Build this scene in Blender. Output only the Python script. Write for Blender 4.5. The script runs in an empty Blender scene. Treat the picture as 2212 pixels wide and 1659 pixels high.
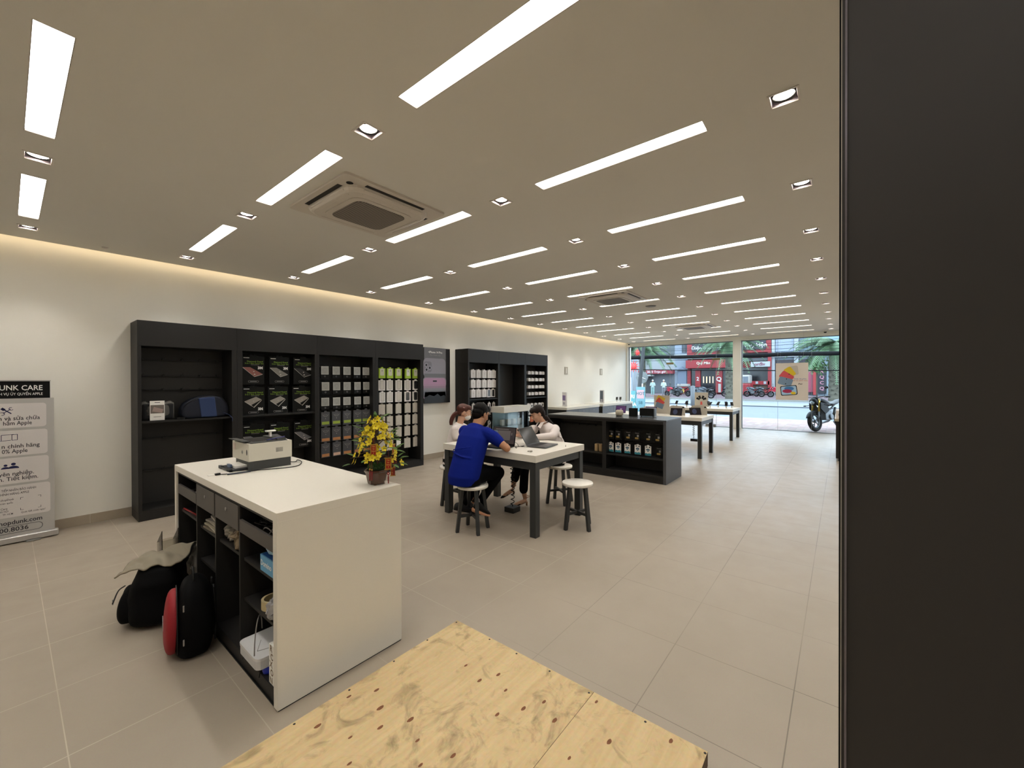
import bpy, math, random
from math import sin, cos, pi, radians, sqrt
from mathutils import Vector, Matrix, Euler, noise
random.seed(7)
SC = bpy.context.scene
COL = SC.collection

# ------------------------------------------------------------------ camera
YAW, PITCH, ROLL, EYE = radians(38.898), radians(-0.303), radians(-0.158), 1.605
cam = bpy.data.cameras.new('camera')
cam.sensor_fit = 'HORIZONTAL'; cam.sensor_width = 36.0
cam.lens = 882.7 / 2212 * 36.0
cam.clip_start = 0.02; cam.clip_end = 400
camera = bpy.data.objects.new('camera', cam); COL.objects.link(camera)
_f = Vector((cos(YAW)*cos(PITCH), sin(YAW)*cos(PITCH), sin(PITCH)))
_r0 = Vector((sin(YAW), -cos(YAW), 0)); _u0 = _r0.cross(_f)
_r = cos(ROLL)*_r0 + sin(ROLL)*_u0; _u = -sin(ROLL)*_r0 + cos(ROLL)*_u0
camera.matrix_world = Matrix(((_r.x, _u.x, -_f.x, 0), (_r.y, _u.y, -_f.y, 0), (_r.z, _u.z, -_f.z, EYE), (0, 0, 0, 1)))
SC.camera = camera

# ------------------------------------------------------------------ sky, sun, exposure
world = bpy.data.worlds.new('sky'); SC.world = world; world.use_nodes = True
wn = world.node_tree; wn.nodes.clear()
wo = wn.nodes.new('ShaderNodeOutputWorld'); wb = wn.nodes.new('ShaderNodeBackground')
wb.inputs['Color'].default_value = (0.70, 0.84, 1.0, 1); wb.inputs['Strength'].default_value = 3.5
wn.links.new(wb.outputs[0], wo.inputs[0])
sun = bpy.data.lights.new('sun', 'SUN'); sun.energy = 0.8; sun.angle = radians(25); sun.color = (1.0, 0.97, 0.92)
sun_o = bpy.data.objects.new('sun', sun); COL.objects.link(sun_o)
sun_o.rotation_euler = (radians(28), radians(-32), 0)
SC.view_settings.view_transform = 'Standard'; SC.view_settings.look = 'None'
SC.view_settings.gamma = 1.0; SC.view_settings.use_curve_mapping = False
SC.view_settings.exposure = 1.15
STRIP_W, SPOT_W, COVE_W = 5.0, 20.0, 3.4
LAMP_COL = (1.0, 0.965, 0.91)
try:
    SC.cycles.max_bounces = 8; SC.cycles.diffuse_bounces = 5; SC.cycles.glossy_bounces = 4
    SC.cycles.transparent_max_bounces = 24; SC.cycles.transmission_bounces = 6
    SC.cycles.sample_clamp_indirect = 6.0; SC.cycles.caustics_reflective = False; SC.cycles.caustics_refractive = False
    SC.cycles.use_denoising = True; SC.cycles.denoising_use_gpu = False
except Exception:
    pass

# ------------------------------------------------------------------ helpers
def lin(c):
    if isinstance(c, str):
        c = tuple(int(c[i:i+2], 16) for i in (0, 2, 4))
    return tuple(((v/255)/12.92 if v/255 <= 0.04045 else ((v/255+0.055)/1.055)**2.4) for v in c) + (1.0,)

MATS = {}
def mat(name, col='808080', rough=0.5, metal=0.0, spec=0.5, noise_amt=0.0, noise_scale=30.0, bump=0.0, bump_scale=200.0,
        emit=0.0, emit_col=None, alpha=1.0, trans=0.0, ior=1.45, coat=0.0, sheen=0.0):
    if name in MATS: return MATS[name]
    m = bpy.data.materials.new(name); m.use_nodes = True
    nt = m.node_tree; b = nt.nodes['Principled BSDF']
    c = lin(col) if not (isinstance(col, tuple) and len(col) == 4) else col
    b.inputs['Base Color'].default_value = c; b.inputs['Roughness'].default_value = rough
    b.inputs['Metallic'].default_value = metal; b.inputs['Specular IOR Level'].default_value = spec
    b.inputs['IOR'].default_value = ior; b.inputs['Transmission Weight'].default_value = trans
    b.inputs['Alpha'].default_value = alpha; b.inputs['Coat Weight'].default_value = coat
    b.inputs['Sheen Weight'].default_value = sheen
    if emit > 0:
        b.inputs['Emission Color'].default_value = lin(emit_col) if emit_col else c
        b.inputs['Emission Strength'].default_value = emit
    tc = None
    if noise_amt > 0 or bump > 0:
        tc = nt.nodes.new('ShaderNodeTexCoord')
    if noise_amt > 0:
        n = nt.nodes.new('ShaderNodeTexNoise'); n.inputs['Scale'].default_value = noise_scale; n.inputs['Detail'].default_value = 5
        nt.links.new(tc.outputs['Object'], n.inputs['Vector'])
        mx = nt.nodes.new('ShaderNodeMix'); mx.data_type = 'RGBA'
        mx.inputs['A'].default_value = tuple(max(0, v*(1-noise_amt)) for v in c[:3]) + (1,)
        mx.inputs['B'].default_value = tuple(min(1, v*(1+noise_amt)) for v in c[:3]) + (1,)
        nt.links.new(n.outputs['Fac'], mx.inputs['Factor']); nt.links.new(mx.outputs['Result'], b.inputs['Base Color'])
    if bump > 0:
        n2 = nt.nodes.new('ShaderNodeTexNoise'); n2.inputs['Scale'].default_value = bump_scale; n2.inputs['Detail'].default_value = 3
        nt.links.new(tc.outputs['Object'], n2.inputs['Vector'])
        bp = nt.nodes.new('ShaderNodeBump'); bp.inputs['Strength'].default_value = bump; bp.inputs['Distance'].default_value = 0.002
        nt.links.new(n2.outputs['Fac'], bp.inputs['Height']); nt.links.new(bp.outputs['Normal'], b.inputs['Normal'])
    MATS[name] = m
    return m

_font_cache = {}
def text_geo(s, size=1.0, align='CENTER', bold=0.0):
    key = (s, align, bold)
    if key not in _font_cache:
        c = bpy.data.curves.new('lettering', 'FONT'); c.body = s; c.size = 1.0; c.align_x = align; c.align_y = 'CENTER'
        c.resolution_u = 2; c.offset = bold; c.fill_mode = 'FRONT'
        o = bpy.data.objects.new('lettering', c); me = o.to_mesh()
        vs = [v.co.copy() for v in me.vertices]; fs = [tuple(p.vertices) for p in me.polygons]
        o.to_mesh_clear(); bpy.data.objects.remove(o); bpy.data.curves.remove(c)
        _font_cache[key] = (vs, fs)
    vs, fs = _font_cache[key]
    return [v*size for v in vs], fs

def frame(origin, xdir, ydir):
    x = Vector(xdir).normalized(); y = Vector(ydir).normalized(); z = x.cross(y)
    o = Vector(origin)
    return Matrix(((x.x, y.x, z.x, o.x), (x.y, y.y, z.y, o.y), (x.z, y.z, z.z, o.z), (0, 0, 0, 1)))
# common faces: text frame on a plane facing -X (seen from smaller x): right of the reader is -Y
def f_negx(x, y, z): return frame((x, y, z), (0, -1, 0), (0, 0, 1))
def f_negy(x, y, z): return frame((x, y, z), (1, 0, 0), (0, 0, 1))
def f_up(x, y, z, rz=0): return Matrix.Translation((x, y, z)) @ Matrix.Rotation(rz, 4, 'Z')

class MB:
    def __init__(s): s.v = []; s.f = []; s.m = []; s.sm = []; s.M = Matrix.Identity(4)
    def add(s, vs, fs, m=0, smooth=False, M=None):
        T = s.M @ M if M is not None else s.M
        n = len(s.v); s.v += [T @ Vector(v) for v in vs]
        s.f += [tuple(n+i for i in f) for f in fs]; s.m += [m]*len(fs); s.sm += [smooth]*len(fs)
        return s
    def box(s, x0, y0, z0, x1, y1, z1, m=0, M=None):
        if x0 > x1: x0, x1 = x1, x0
        if y0 > y1: y0, y1 = y1, y0
        if z0 > z1: z0, z1 = z1, z0
        vs = [(x0,y0,z0),(x1,y0,z0),(x1,y1,z0),(x0,y1,z0),(x0,y0,z1),(x1,y0,z1),(x1,y1,z1),(x0,y1,z1)]
        return s.add(vs, [(0,3,2,1),(4,5,6,7),(0,1,5,4),(1,2,6,5),(2,3,7,6),(3,0,4,7)], m, False, M)
    def cbox(s, c, d, m=0, M=None):
        return s.box(c[0]-d[0]/2, c[1]-d[1]/2, c[2]-d[2]/2, c[0]+d[0]/2, c[1]+d[1]/2, c[2]+d[2]/2, m, M)
    def quad(s, pts, m=0, M=None): return s.add(pts, [tuple(range(len(pts)))], m, False, M)
    def rbox(s, w, h, t, r, m=0, M=None, n=4, z0=0):
        """rounded rectangle plate in XY centred, thickness t from z0"""
        return s.prism(rrect(w, h, r, n), t, m, M, z0)
    def prism(s, poly, t, m=0, M=None, z0=0, smooth=False):
        n = len(poly); vs = [(p[0], p[1], z0) for p in poly] + [(p[0], p[1], z0+t) for p in poly]
        fs = [tuple(range(n-1, -1, -1)), tuple(range(n, 2*n))]
        s.add(vs, fs, m, False, M)
        s.add(vs, [(i, (i+1) % n, n+(i+1) % n, n+i) for i in range(n)], m, smooth, M)
        return s
    def rings(s, rings, m=0, smooth=True, caps=(True, True), M=None, closed=True):
        n = len(rings[0]); vs = [v for r in rings for v in r]; fs = []
        for k in range(len(rings)-1):
            for i in range(n if closed else n-1):
                j = (i+1) % n
                fs.append((k*n+i, k*n+j, (k+1)*n+j, (k+1)*n+i))
        s.add(vs, fs, m, smooth, M)
        base = len(s.v)-len(vs)
        if caps[0]: s.f.append(tuple(base+i for i in range(n-1, -1, -1))); s.m.append(m); s.sm.append(False)
        if caps[1]: s.f.append(tuple(base+(len(rings)-1)*n+i for i in range(n))); s.m.append(m); s.sm.append(False)
        return s
    def lathe(s, prof, n=24, m=0, M=None, smooth=True, caps=(True, True)):
        return s.rings([[(r*cos(2*pi*i/n), r*sin(2*pi*i/n), z) for i in range(n)] for r, z in prof], m, smooth, caps, M)
    def tube(s, pts, rad, n=8, m=0, M=None, caps=(True, True), flat=None, smooth=True):
        pts = [Vector(p) for p in pts]
        if not hasattr(rad, '__len__'): rad = [rad]*len(pts)
        rs = []; prev = None
        for i, p in enumerate(pts):
            t = (pts[min(i+1, len(pts)-1)]-pts[max(i-1, 0)])
            t = t.normalized() if t.length > 1e-9 else Vector((0, 0, 1))
            if prev is None:
                a = Vector((0, 0, 1)) if abs(t.z) < 0.9 else Vector((1, 0, 0))
                u = t.cross(a).normalized()
            else:
                u = prev-t*prev.dot(t)
                u = u.normalized() if u.length > 1e-6 else t.orthogonal().normalized()
            prev = u; w = t.cross(u)
            ra = rad[i]; rb = ra*(flat if flat else 1)
            rs.append([p+u*(ra*cos(2*pi*k/n))+w*(rb*sin(2*pi*k/n)) for k in range(n)])
        return s.rings(rs, m, smooth, caps, M)
    def ball(s, c, r, n=12, m=0, M=None, k=8):
        if not hasattr(r, '__len__'): r = (r, r, r)
        rs = []
        for a in range(k+1):
            th = pi*a/k*0.98+0.01*pi
            rs.append([(c[0]+r[0]*sin(th)*cos(2*pi*i/n), c[1]+r[1]*sin(th)*sin(2*pi*i/n), c[2]-r[2]*cos(th)) for i in range(n)])
        return s.rings(rs, m, True, (True, True), M)
    def ell(s, c, r, rot=None, m=0, n=14, k=10):
        T = Matrix.Translation(Vector(c)) @ (rot.to_4x4() if rot is not None else Matrix.Identity(4))
        return s.ball((0, 0, 0), r, n, m, T, k)
    def text(s, st, size, M, m=0, align='CENTER', bold=0.0, lift=0.0006, fit=0.0):
        vs, fs = text_geo(st, size, align, bold*1.0)
        if fit:
            w_ = max(v.x for v in vs)-min(v.x for v in vs); vs = [Vector((v.x*fit/w_, v.y, 0)) for v in vs]
        return s.add([(v[0], v[1], lift) for v in vs], fs, m, False, M)
    def build(s, name, mats, parent=None, world=False, loc=None, bevel=0.0, seg=2, sub=0, voxel=0.0, smooth_it=0, kind=None, label=None, auto=None, solid=0.0):
        me = bpy.data.meshes.new(name)
        vs = s.v
        if world and parent is not None:
            inv = parent.matrix_basis.inverted() if parent.parent is None else (parent.parent.matrix_basis @ parent.matrix_basis).inverted()
            vs = [inv @ v for v in vs]
        if loc is not None: vs = [v-Vector(loc) for v in vs]
        me.from_pydata([tuple(v) for v in vs], [], s.f)
        if not isinstance(mats, (list, tuple)): mats = [mats]
        for m in mats: me.materials.append(m)
        me.polygons.foreach_set('material_index', [min(i, len(mats)-1) for i in s.m])
        me.polygons.foreach_set('use_smooth', s.sm)
        me.update()
        o = bpy.data.objects.new(name, me); COL.objects.link(o)
        if loc is not None: o.location = loc
        if parent is not None: o.parent = parent
        if bevel > 0:
            b = o.modifiers.new('bevel', 'BEVEL'); b.width = bevel; b.segments = seg; b.limit_method = 'ANGLE'; b.angle_limit = radians(35)
        if voxel > 0:
            r = o.modifiers.new('remesh', 'REMESH'); r.mode = 'VOXEL'; r.voxel_size = voxel; r.use_smooth_shade = True
            if smooth_it:
                q = o.modifiers.new('smooth', 'SMOOTH'); q.factor = 0.6; q.iterations = smooth_it
        if sub: 
            q = o.modifiers.new('sub', 'SUBSURF'); q.levels = sub; q.render_levels = sub
        if solid:
            q = o.modifiers.new('solid', 'SOLIDIFY'); q.thickness = solid; q.offset = 0
        if kind: o['kind'] = kind
        if label: o['label'] = label
        return o

def rrect(w, h, r, n=4):
    pts = []
    for cx, cy, a0 in ((w/2-r, h/2-r, 0), (-w/2+r, h/2-r, pi/2), (-w/2+r, -h/2+r, pi), (w/2-r, -h/2+r, 1.5*pi)):
        for i in range(n+1):
            a = a0+pi/2*i/n; pts.append((cx+r*cos(a), cy+r*sin(a)))
    return pts

def tag(o, label=None, cat=None, group=None, kind=None):
    if label: o['label'] = label
    if cat: o['category'] = cat
    if group: o['group'] = group
    if kind: o['kind'] = kind
    return o
def thing(name, label, cat, loc=(0, 0, 0), rz=0.0, group=None):
    o = bpy.data.objects.new(name, None); COL.objects.link(o); o.empty_display_size = 0.1
    o.matrix_basis = Matrix.Translation(Vector(loc)) @ Matrix.Rotation(rz, 4, 'Z')
    return tag(o, label, cat, group)
def dup(root, loc=None, rz=None, label=None, group=None, M=None):
    r = root.copy(); COL.objects.link(r)
    if M is not None: r.matrix_basis = M
    elif loc is not None:
        r.matrix_basis = Matrix.Translation(Vector(loc)) @ Matrix.Rotation(rz if rz is not None else root.rotation_euler.z, 4, 'Z')
    if label: r['label'] = label
    if group: r['group'] = group
    kids = [c for c in bpy.data.objects if c.parent == root]
    for ch in kids:
        c = ch.copy(); COL.objects.link(c); c.parent = r
        for g in [x for x in bpy.data.objects if x.parent == ch]:
            d = g.copy(); COL.objects.link(d); d.parent = c
    return r
ORD = ['first', 'second', 'third', 'fourth', 'fifth', 'sixth', 'seventh', 'eighth', 'ninth', 'tenth', 'eleventh', 'twelfth', 'thirteenth']
def arc(c, r, a0, a1, n, z=0): return [(c[0]+r*cos(a0+(a1-a0)*i/n), c[1]+r*sin(a0+(a1-a0)*i/n), z) for i in range(n+1)]
def bez(p0, p1, p2, p3, n=12):
    p0, p1, p2, p3 = map(Vector, (p0, p1, p2, p3))
    return [p0*(1-t)**3+p1*3*t*(1-t)**2+p2*3*t*t*(1-t)+p3*t**3 for t in [i/n for i in range(n+1)]]
def spline(pts, n=6):
    P = [Vector(p) for p in pts]; P = [P[0]*2-P[1]]+P+[P[-1]*2-P[-2]]; out = []
    for i in range(1, len(P)-2):
        for k in range(n):
            t = k/n; a, b, c, d = P[i-1], P[i], P[i+1], P[i+2]
            out.append(0.5*((2*b)+(c-a)*t+(2*a-5*b+4*c-d)*t*t+(3*b-a-3*c+d)*t**3))
    out.append(P[-2]); return out

# ------------------------------------------------------------------ shared materials
M_WALL = mat('wall paint', 'ebe9e0', 0.75, noise_amt=0.02, noise_scale=3)
M_CEIL = mat('ceiling paint', 'dcdad3', 0.85, noise_amt=0.02, noise_scale=2)
M_DARK = mat('charcoal laminate', '232221', 0.5, spec=0.3, noise_amt=0.08, noise_scale=40)
M_DARKIN = mat('charcoal back panel', '272624', 0.6, noise_amt=0.12, noise_scale=60)
M_WHITE = mat('white solid surface', 'dbd7cc', 0.32, noise_amt=0.025, noise_scale=120)
M_LEG = mat('charcoal painted wood', '2f3131', 0.45)
M_BLACK = mat('black plastic', '0b0b0b', 0.45, spec=0.3)
M_STEEL = mat('brushed steel', 'b5b5b5', 0.3, metal=1.0)
M_PAPER = mat('white paper', 'f0eee8', 0.6)
M_GREY = mat('grey plastic', '7b7a76', 0.5)
M_GLASS = mat('clear glass', 'ffffff', 0.02, trans=1.0, ior=1.45)
def clear_glass(name, tint=(0.93, 0.97, 0.97), refl=0.06):
    if name in MATS: return MATS[name]
    m = bpy.data.materials.new(name); m.use_nodes = True; nt = m.node_tree; nt.nodes.clear()
    o = nt.nodes.new('ShaderNodeOutputMaterial'); mx = nt.nodes.new('ShaderNodeMixShader')
    t = nt.nodes.new('ShaderNodeBsdfTransparent'); t.inputs[0].default_value = tint+(1,)
    g = nt.nodes.new('ShaderNodeBsdfGlossy'); g.inputs['Roughness'].default_value = 0.02
    fr = nt.nodes.new('ShaderNodeFresnel'); fr.inputs['IOR'].default_value = 1.25
    nt.links.new(fr.outputs[0], mx.inputs[0]); nt.links.new(t.outputs[0], mx.inputs[1]); nt.links.new(g.outputs[0], mx.inputs[2])
    nt.links.new(mx.outputs[0], o.inputs[0]); MATS[name] = m; return m
M_PANE = clear_glass('window glass')
M_VIT = clear_glass('display case glass', (0.93, 0.975, 0.98))
# ------------------------------------------------------------------ room shell
X0, X1, Y0, YW, YC, ZC = -3.0, 15.6, -4.0, 6.70, 6.56, 3.105

# floor: 60 cm porcelain tiles with fine grout joints and a soft sheen
def floor_material():
    m = bpy.data.materials.new('porcelain floor tiles'); m.use_nodes = True; nt = m.node_tree; b = nt.nodes['Principled BSDF']
    N = nt.nodes.new; L = nt.links.new
    tc = N('ShaderNodeTexCoord'); sep = N('ShaderNodeSeparateXYZ'); L(tc.outputs['Object'], sep.inputs[0])
    def joint(out, off, w):
        a = N('ShaderNodeMath'); a.operation = 'SUBTRACT'; L(sep.outputs[out], a.inputs[0]); a.inputs[1].default_value = off
        p = N('ShaderNodeMath'); p.operation = 'PINGPONG'; L(a.outputs[0], p.inputs[0]); p.inputs[1].default_value = 0.3
        c = N('ShaderNodeMath'); c.operation = 'LESS_THAN'; L(p.outputs[0], c.inputs[0]); c.inputs[1].default_value = w
        return c
    jx = joint('X', 2.56, 0.0022); jy = joint('Y', 0.19, 0.0026)
    mx = N('ShaderNodeMath'); mx.operation = 'MAXIMUM'; L(jx.outputs[0], mx.inputs[0]); L(jy.outputs[0], mx.inputs[1])
    n1 = N('ShaderNodeTexNoise'); n1.inputs['Scale'].default_value = 0.9; n1.inputs['Detail'].default_value = 6; L(tc.outputs['Object'], n1.inputs['Vector'])
    n2 = N('ShaderNodeTexNoise'); n2.inputs['Scale'].default_value = 160; n2.inputs['Detail'].default_value = 2; L(tc.outputs['Object'], n2.inputs['Vector'])
    r = N('ShaderNodeValToRGB'); r.color_ramp.elements[0].position = 0.3; r.color_ramp.elements[1].position = 0.7
    r.color_ramp.elements[0].color = lin('978c7d'); r.color_ramp.elements[1].color = lin('a19687'); L(n1.outputs['Fac'], r.inputs[0])
    m2 = N('ShaderNodeMix'); m2.data_type = 'RGBA'; m2.blend_type = 'MULTIPLY'; m2.inputs['Factor'].default_value = 0.12
    L(r.outputs[0], m2.inputs['A']); L(n2.outputs['Color'], m2.inputs['B'])
    # grout: dark on the right side, pale towards the left wall
    n3 = N('ShaderNodeTexNoise'); n3.inputs['Scale'].default_value = 0.7; L(tc.outputs['Object'], n3.inputs['Vector'])
    gr = N('ShaderNodeMapRange'); L(sep.outputs['Y'], gr.inputs['Value']); gr.inputs['From Min'].default_value = 1.3; gr.inputs['From Max'].default_value = 2.3
    g = N('ShaderNodeMix'); g.data_type = 'RGBA'; g.inputs['A'].default_value = lin('5c554c'); g.inputs['B'].default_value = lin('c2b8a8'); L(gr.outputs[0], g.inputs['Factor'])
    fd = N('ShaderNodeMath'); fd.operation = 'MULTIPLY'; L(mx.outputs[0], fd.inputs[0])
    nr = N('ShaderNodeMapRange'); L(n3.outputs['Fac'], nr.inputs['Value']); nr.inputs['From Min'].default_value = 0.3; nr.inputs['From Max'].default_value = 0.6; nr.inputs['To Min'].default_value = 0.08; nr.inputs['To Max'].default_value = 0.75
    L(nr.outputs[0], fd.inputs[1])
    m3 = N('ShaderNodeMix'); m3.data_type = 'RGBA'; L(fd.outputs[0], m3.inputs['Factor']); L(m2.outputs['Result'], m3.inputs['A']); L(g.outputs['Result'], m3.inputs['B'])
    L(m3.outputs['Result'], b.inputs['Base Color'])
    n4 = N('ShaderNodeTexNoise'); n4.inputs['Scale'].default_value = 5; n4.inputs['Detail'].default_value = 8; L(tc.outputs['Object'], n4.inputs['Vector'])
    rr = N('ShaderNodeMapRange'); L(n4.outputs['Fac'], rr.inputs['Value']); rr.inputs['To Min'].default_value = 0.26; rr.inputs['To Max'].default_value = 0.56
    L(rr.outputs[0], b.inputs['Roughness']); b.inputs['Specular IOR Level'].default_value = 0.5
    bp = N('ShaderNodeBump'); bp.inputs['Strength'].default_value = 0.12; bp.inputs['Distance'].default_value = 0.004
    n5 = N('ShaderNodeTexNoise'); n5.inputs['Scale'].default_value = 9; n5.inputs['Detail'].default_value = 7; L(tc.outputs['Object'], n5.inputs['Vector'])
    L(n5.outputs['Fac'], bp.inputs['Height']); L(bp.outputs['Normal'], b.inputs['Normal'])
    return m
MB().box(X0, Y0, -0.12, 15.95, YW+0.2, 0).build('floor', floor_material(), kind='structure')

# ceiling: plasterboard slab with real openings for strips, downlights and cassette units
ROWX = [1.365+1.2258*k for k in range(-2, 12)]             # centre of each strip row
STRIPY = [(4.571, 5.737), (2.594, 3.773), (0.626, 1.819), (-1.35, -0.16), (-3.33, -2.15)]
SW = 0.125
SPOTX = [0.145+1.2265*k for k in range(-2, 13)]
SPOTY = [6.10, 4.165, 2.205, 0.24, -1.73]
SQ = 0.118
ACS = [(1.52, 2.735, 2.46, 3.66), (6.385, 2.735, 7.325, 3.66), (11.28, 2.66, 12.22, 3.585)]
HOLES = []
STRIPS = []
for k, x in enumerate(ROWX):
    for j, (a, b) in enumerate(STRIPY):
        if not (X0 < x-0.2 and x+0.2 < X1): continue
        STRIPS.append((k, j, x, a, b)); HOLES.append((x-SW/2, a, x+SW/2, b))
SPOTS = []
for k, x in enumerate(SPOTX):
    for j, y in enumerate(SPOTY):
        if not (X0 < x-0.2 and x+0.2 < X1): continue
        SPOTS.append((k, j, x, y)); HOLES.append((x-SQ/2, y-SQ/2, x+SQ/2, y+SQ/2))
xs = sorted(set([X0, X1+0.3] + [v for h in HOLES for v in (h[0], h[2])]))
ys = sorted(set([Y0, YC] + [v for h in HOLES for v in (h[1], h[3])]))
ceil = MB(); gv = [(x, y, ZC) for x in xs for y in ys]; gf = []
hs = {}
for i in range(len(xs)-1):
    for j in range(len(ys)-1):
        cx, cy = (xs[i]+xs[i+1])/2, (ys[j]+ys[j+1])/2
        if any(h[0] < cx < h[2] and h[1] < cy < h[3] for h in HOLES): continue
        n = len(ys); gf.append((i*n+j, i*n+j+1, (i+1)*n+j+1, (i+1)*n+j))
ceil.add(gv, gf)
for h in HOLES:
    a, b, c, d = h
    t = 0.05
    ceil.add([(a,b,ZC),(c,b,ZC),(c,d,ZC),(a,d,ZC),(a,b,ZC+t),(c,b,ZC+t),(c,d,ZC+t),(a,d,ZC+t)], [(0,1,5,4),(1,2,6,5),(2,3,7,6),(3,0,4,7)])
ceil.box(X0, YC-0.001, ZC, X1+0.3, YC+0.012, ZC+0.09)      # edge upstand of the light cove
ceil.box(X0, Y0, 3.40, X1+0.3, YW+0.2, 3.45)               # slab above
ceil.build('ceiling', M_CEIL, kind='structure')

# walls
w = MB(); w.box(X0, YW, 0, 15.95, YW+0.2, 3.45)
w.build('wall_left', M_WALL, kind='structure')
MB().box(X0-0.2, Y0, 0, X0, YW+0.2, 3.45).build('wall_back', M_WALL, kind='structure')
MB().box(X0, Y0-0.2, 0, 15.95, Y0, 3.45).build('wall_right', M_WALL, kind='structure')
fw = MB()
fw.box(15.6, Y0, 2.985, 15.95, YW, 3.45)                   # beam over the shop window
fw.box(15.6, 2.655, 0, 15.95, 2.895, 2.985)                # column between the two windows
fw.box(15.6, 6.66, 0, 15.95, YW, 2.985)
fw.box(15.6, Y0, 0, 15.95, Y0+0.1, 2.985)
fw.build('wall_front', M_WALL, kind='structure')
M_BASE = mat('skirting tile', 'a89c8a', 0.4, noise_amt=0.05)
bb = MB()
x = X0
while x < 15.6:
    bb.box(x+0.0015, YW-0.012, 0, min(x+0.6, 15.6)-0.0015, YW, 0.105); x += 0.6
bb.build('baseboard_left', M_BASE, kind='structure')
# window frames and panes
M_FRAME = mat('grey window frame', '5f6a6c', 0.4)
M_GROUT = mat('joint line', '8d9a9c', 0.5)
def glazing(name, y0, y1, joints, X=15.78):
    f = MB()
    f.box(X-0.02, y0, 2.96, X+0.02, y1, 2.985); f.box(X-0.02, y0, 0, X+0.02, y1, 0.015)
    f.box(X-0.02, y0, 0, X+0.02, y0+0.02, 2.985); f.box(X-0.02, y1-0.02, 0, X+0.02, y1, 2.985)
    root = f.build(name, M_FRAME, kind='structure')
    js = [y0+0.02]+joints+[y1-0.02]
    for a, b in zip(js[:-1], js[1:]):
        MB().box(X-0.005, a+0.004, 0.015, X+0.005, b-0.004, 2.96).build('glass_pane', M_PANE, root)
    for j in joints:
        MB().box(X-0.006, j-0.003, 0.015, X+0.006, j+0.003, 2.96).build('glass_joint', M_GROUT, root)
    return root
glazing('window_1', 2.895, 6.66, [3.45, 5.05])
glazing('window_2', -0.6, 2.655, [0.73, 1.62])
glazing('window_3', Y0+0.1, -0.6, [-2.2])
# glass door patch fittings, brass coloured
M_BRASS = mat('brass coloured fitting', '8f8560', 0.35, metal=0.8)
for y, z in ((5.05, 2.28), (3.45, 2.39)):
    o = MB().cbox((15.78, y, z), (0.05, 0.26, 0.07)).build('glass_clamp', M_BRASS, loc=(15.78, y, z))
    tag(o, 'brass patch clamp joining glass panes, %s' % ('beside the street tree' if y > 4 else 'nearer the white column'), 'fitting')
# door pivot at the foot of the left window
o = MB().cbox((15.72, 3.62, 0.05), (0.05, 0.34, 0.09)).build('floor_clamp', M_STEEL, loc=(15.72, 3.62, 0.05))
tag(o, 'steel clamp at the foot of the glass left of the column', 'fitting')

# dark clad partition at the right, close to the camera
M_PART = mat('dark bronze laminate', '302d2b', 0.42, noise_amt=0.05, noise_scale=8)
M_EDGE = mat('polished metal edge', '8a8792', 0.25, metal=1.0)
pt = MB().box(0.92, -3.9, 0, 1.00, 0.0, ZC-0.001).build('wall_partition', M_PART, kind='structure')
MB().box(0.915, -0.007, 0, 0.92, -0.004, ZC-0.001).build('metal_strip', M_EDGE, pt)
MB().box(0.995, 0.0, 0, 1.03, 0.004, ZC-0.001).build('rubber_seal', M_BLACK, pt)
MB().box(0.92, 0.0, 0, 0.932, 0.0012, ZC-0.001).build('edge_strip', mat('pale edge tape','b9b4a6',0.5), pt)

# cove light: LED line lying on the upstand behind the ceiling edge
M_COVE = mat('cove led', 'ffe2b0', 0.5, emit=COVE_W, emit_col='ffe6c0')
MB().box(X0+0.05, YC+0.03, ZC+0.03, X1-0.1, YC+0.045, ZC+0.042).build('trim_1', M_COVE, kind='structure')

# ------------------------------------------------------------------ ceiling lamps
M_DIFF = mat('strip light diffuser', 'ffffff', 0.5, emit=STRIP_W, emit_col='fffaf4')
M_TRAY = mat('strip light trim', '8e867c', 0.5)
cols = ['nearest the left wall', 'in the second column from the left wall', 'in the third column from the left wall', 'in the fourth column, right of the dark partition edge', 'in the fifth column, beside the right wall']
rowname = {}
proto_s = {}
for k, j, x, a, b in STRIPS:
    L = b-a
    lab = 'recessed ceiling light strip %s, %s row counted from the camera end' % (['by the left wall', 'left of centre', 'right of centre', 'behind the dark partition', 'by the right wall'][j], ORD[k-1])
    if k == 0: lab = 'recessed ceiling light strip %s, behind the camera' % ['by the left wall', 'left of centre', 'right of centre', 'behind the dark partition', 'by the right wall'][j]
    if j not in proto_s:
        r = thing('ceiling_light_strip', lab, 'ceiling light', (x, (a+b)/2, ZC), 0, 'recessed ceiling light strips')
        f = MB(); e = 0.006
        f.box(-SW/2, -L/2, 0.0, -SW/2+0.003, L/2, 0.03); f.box(SW/2-0.003, -L/2, 0.0, SW/2, L/2, 0.03)
        f.box(-SW/2, -L/2, 0.0, SW/2, -L/2+0.003, 0.03); f.box(-SW/2, L/2-0.003, 0.0, SW/2, L/2, 0.03)
        f.build('frame', M_TRAY, r)
        MB().box(-SW/2+0.003, -L/2+0.003, 0.012, SW/2-0.003, L/2-0.003, 0.02).build('diffuser', M_DIFF, r)
        proto_s[j] = r
    else:
        dup(proto_s[j], (x, (a+b)/2, ZC), 0, label=lab)

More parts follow.
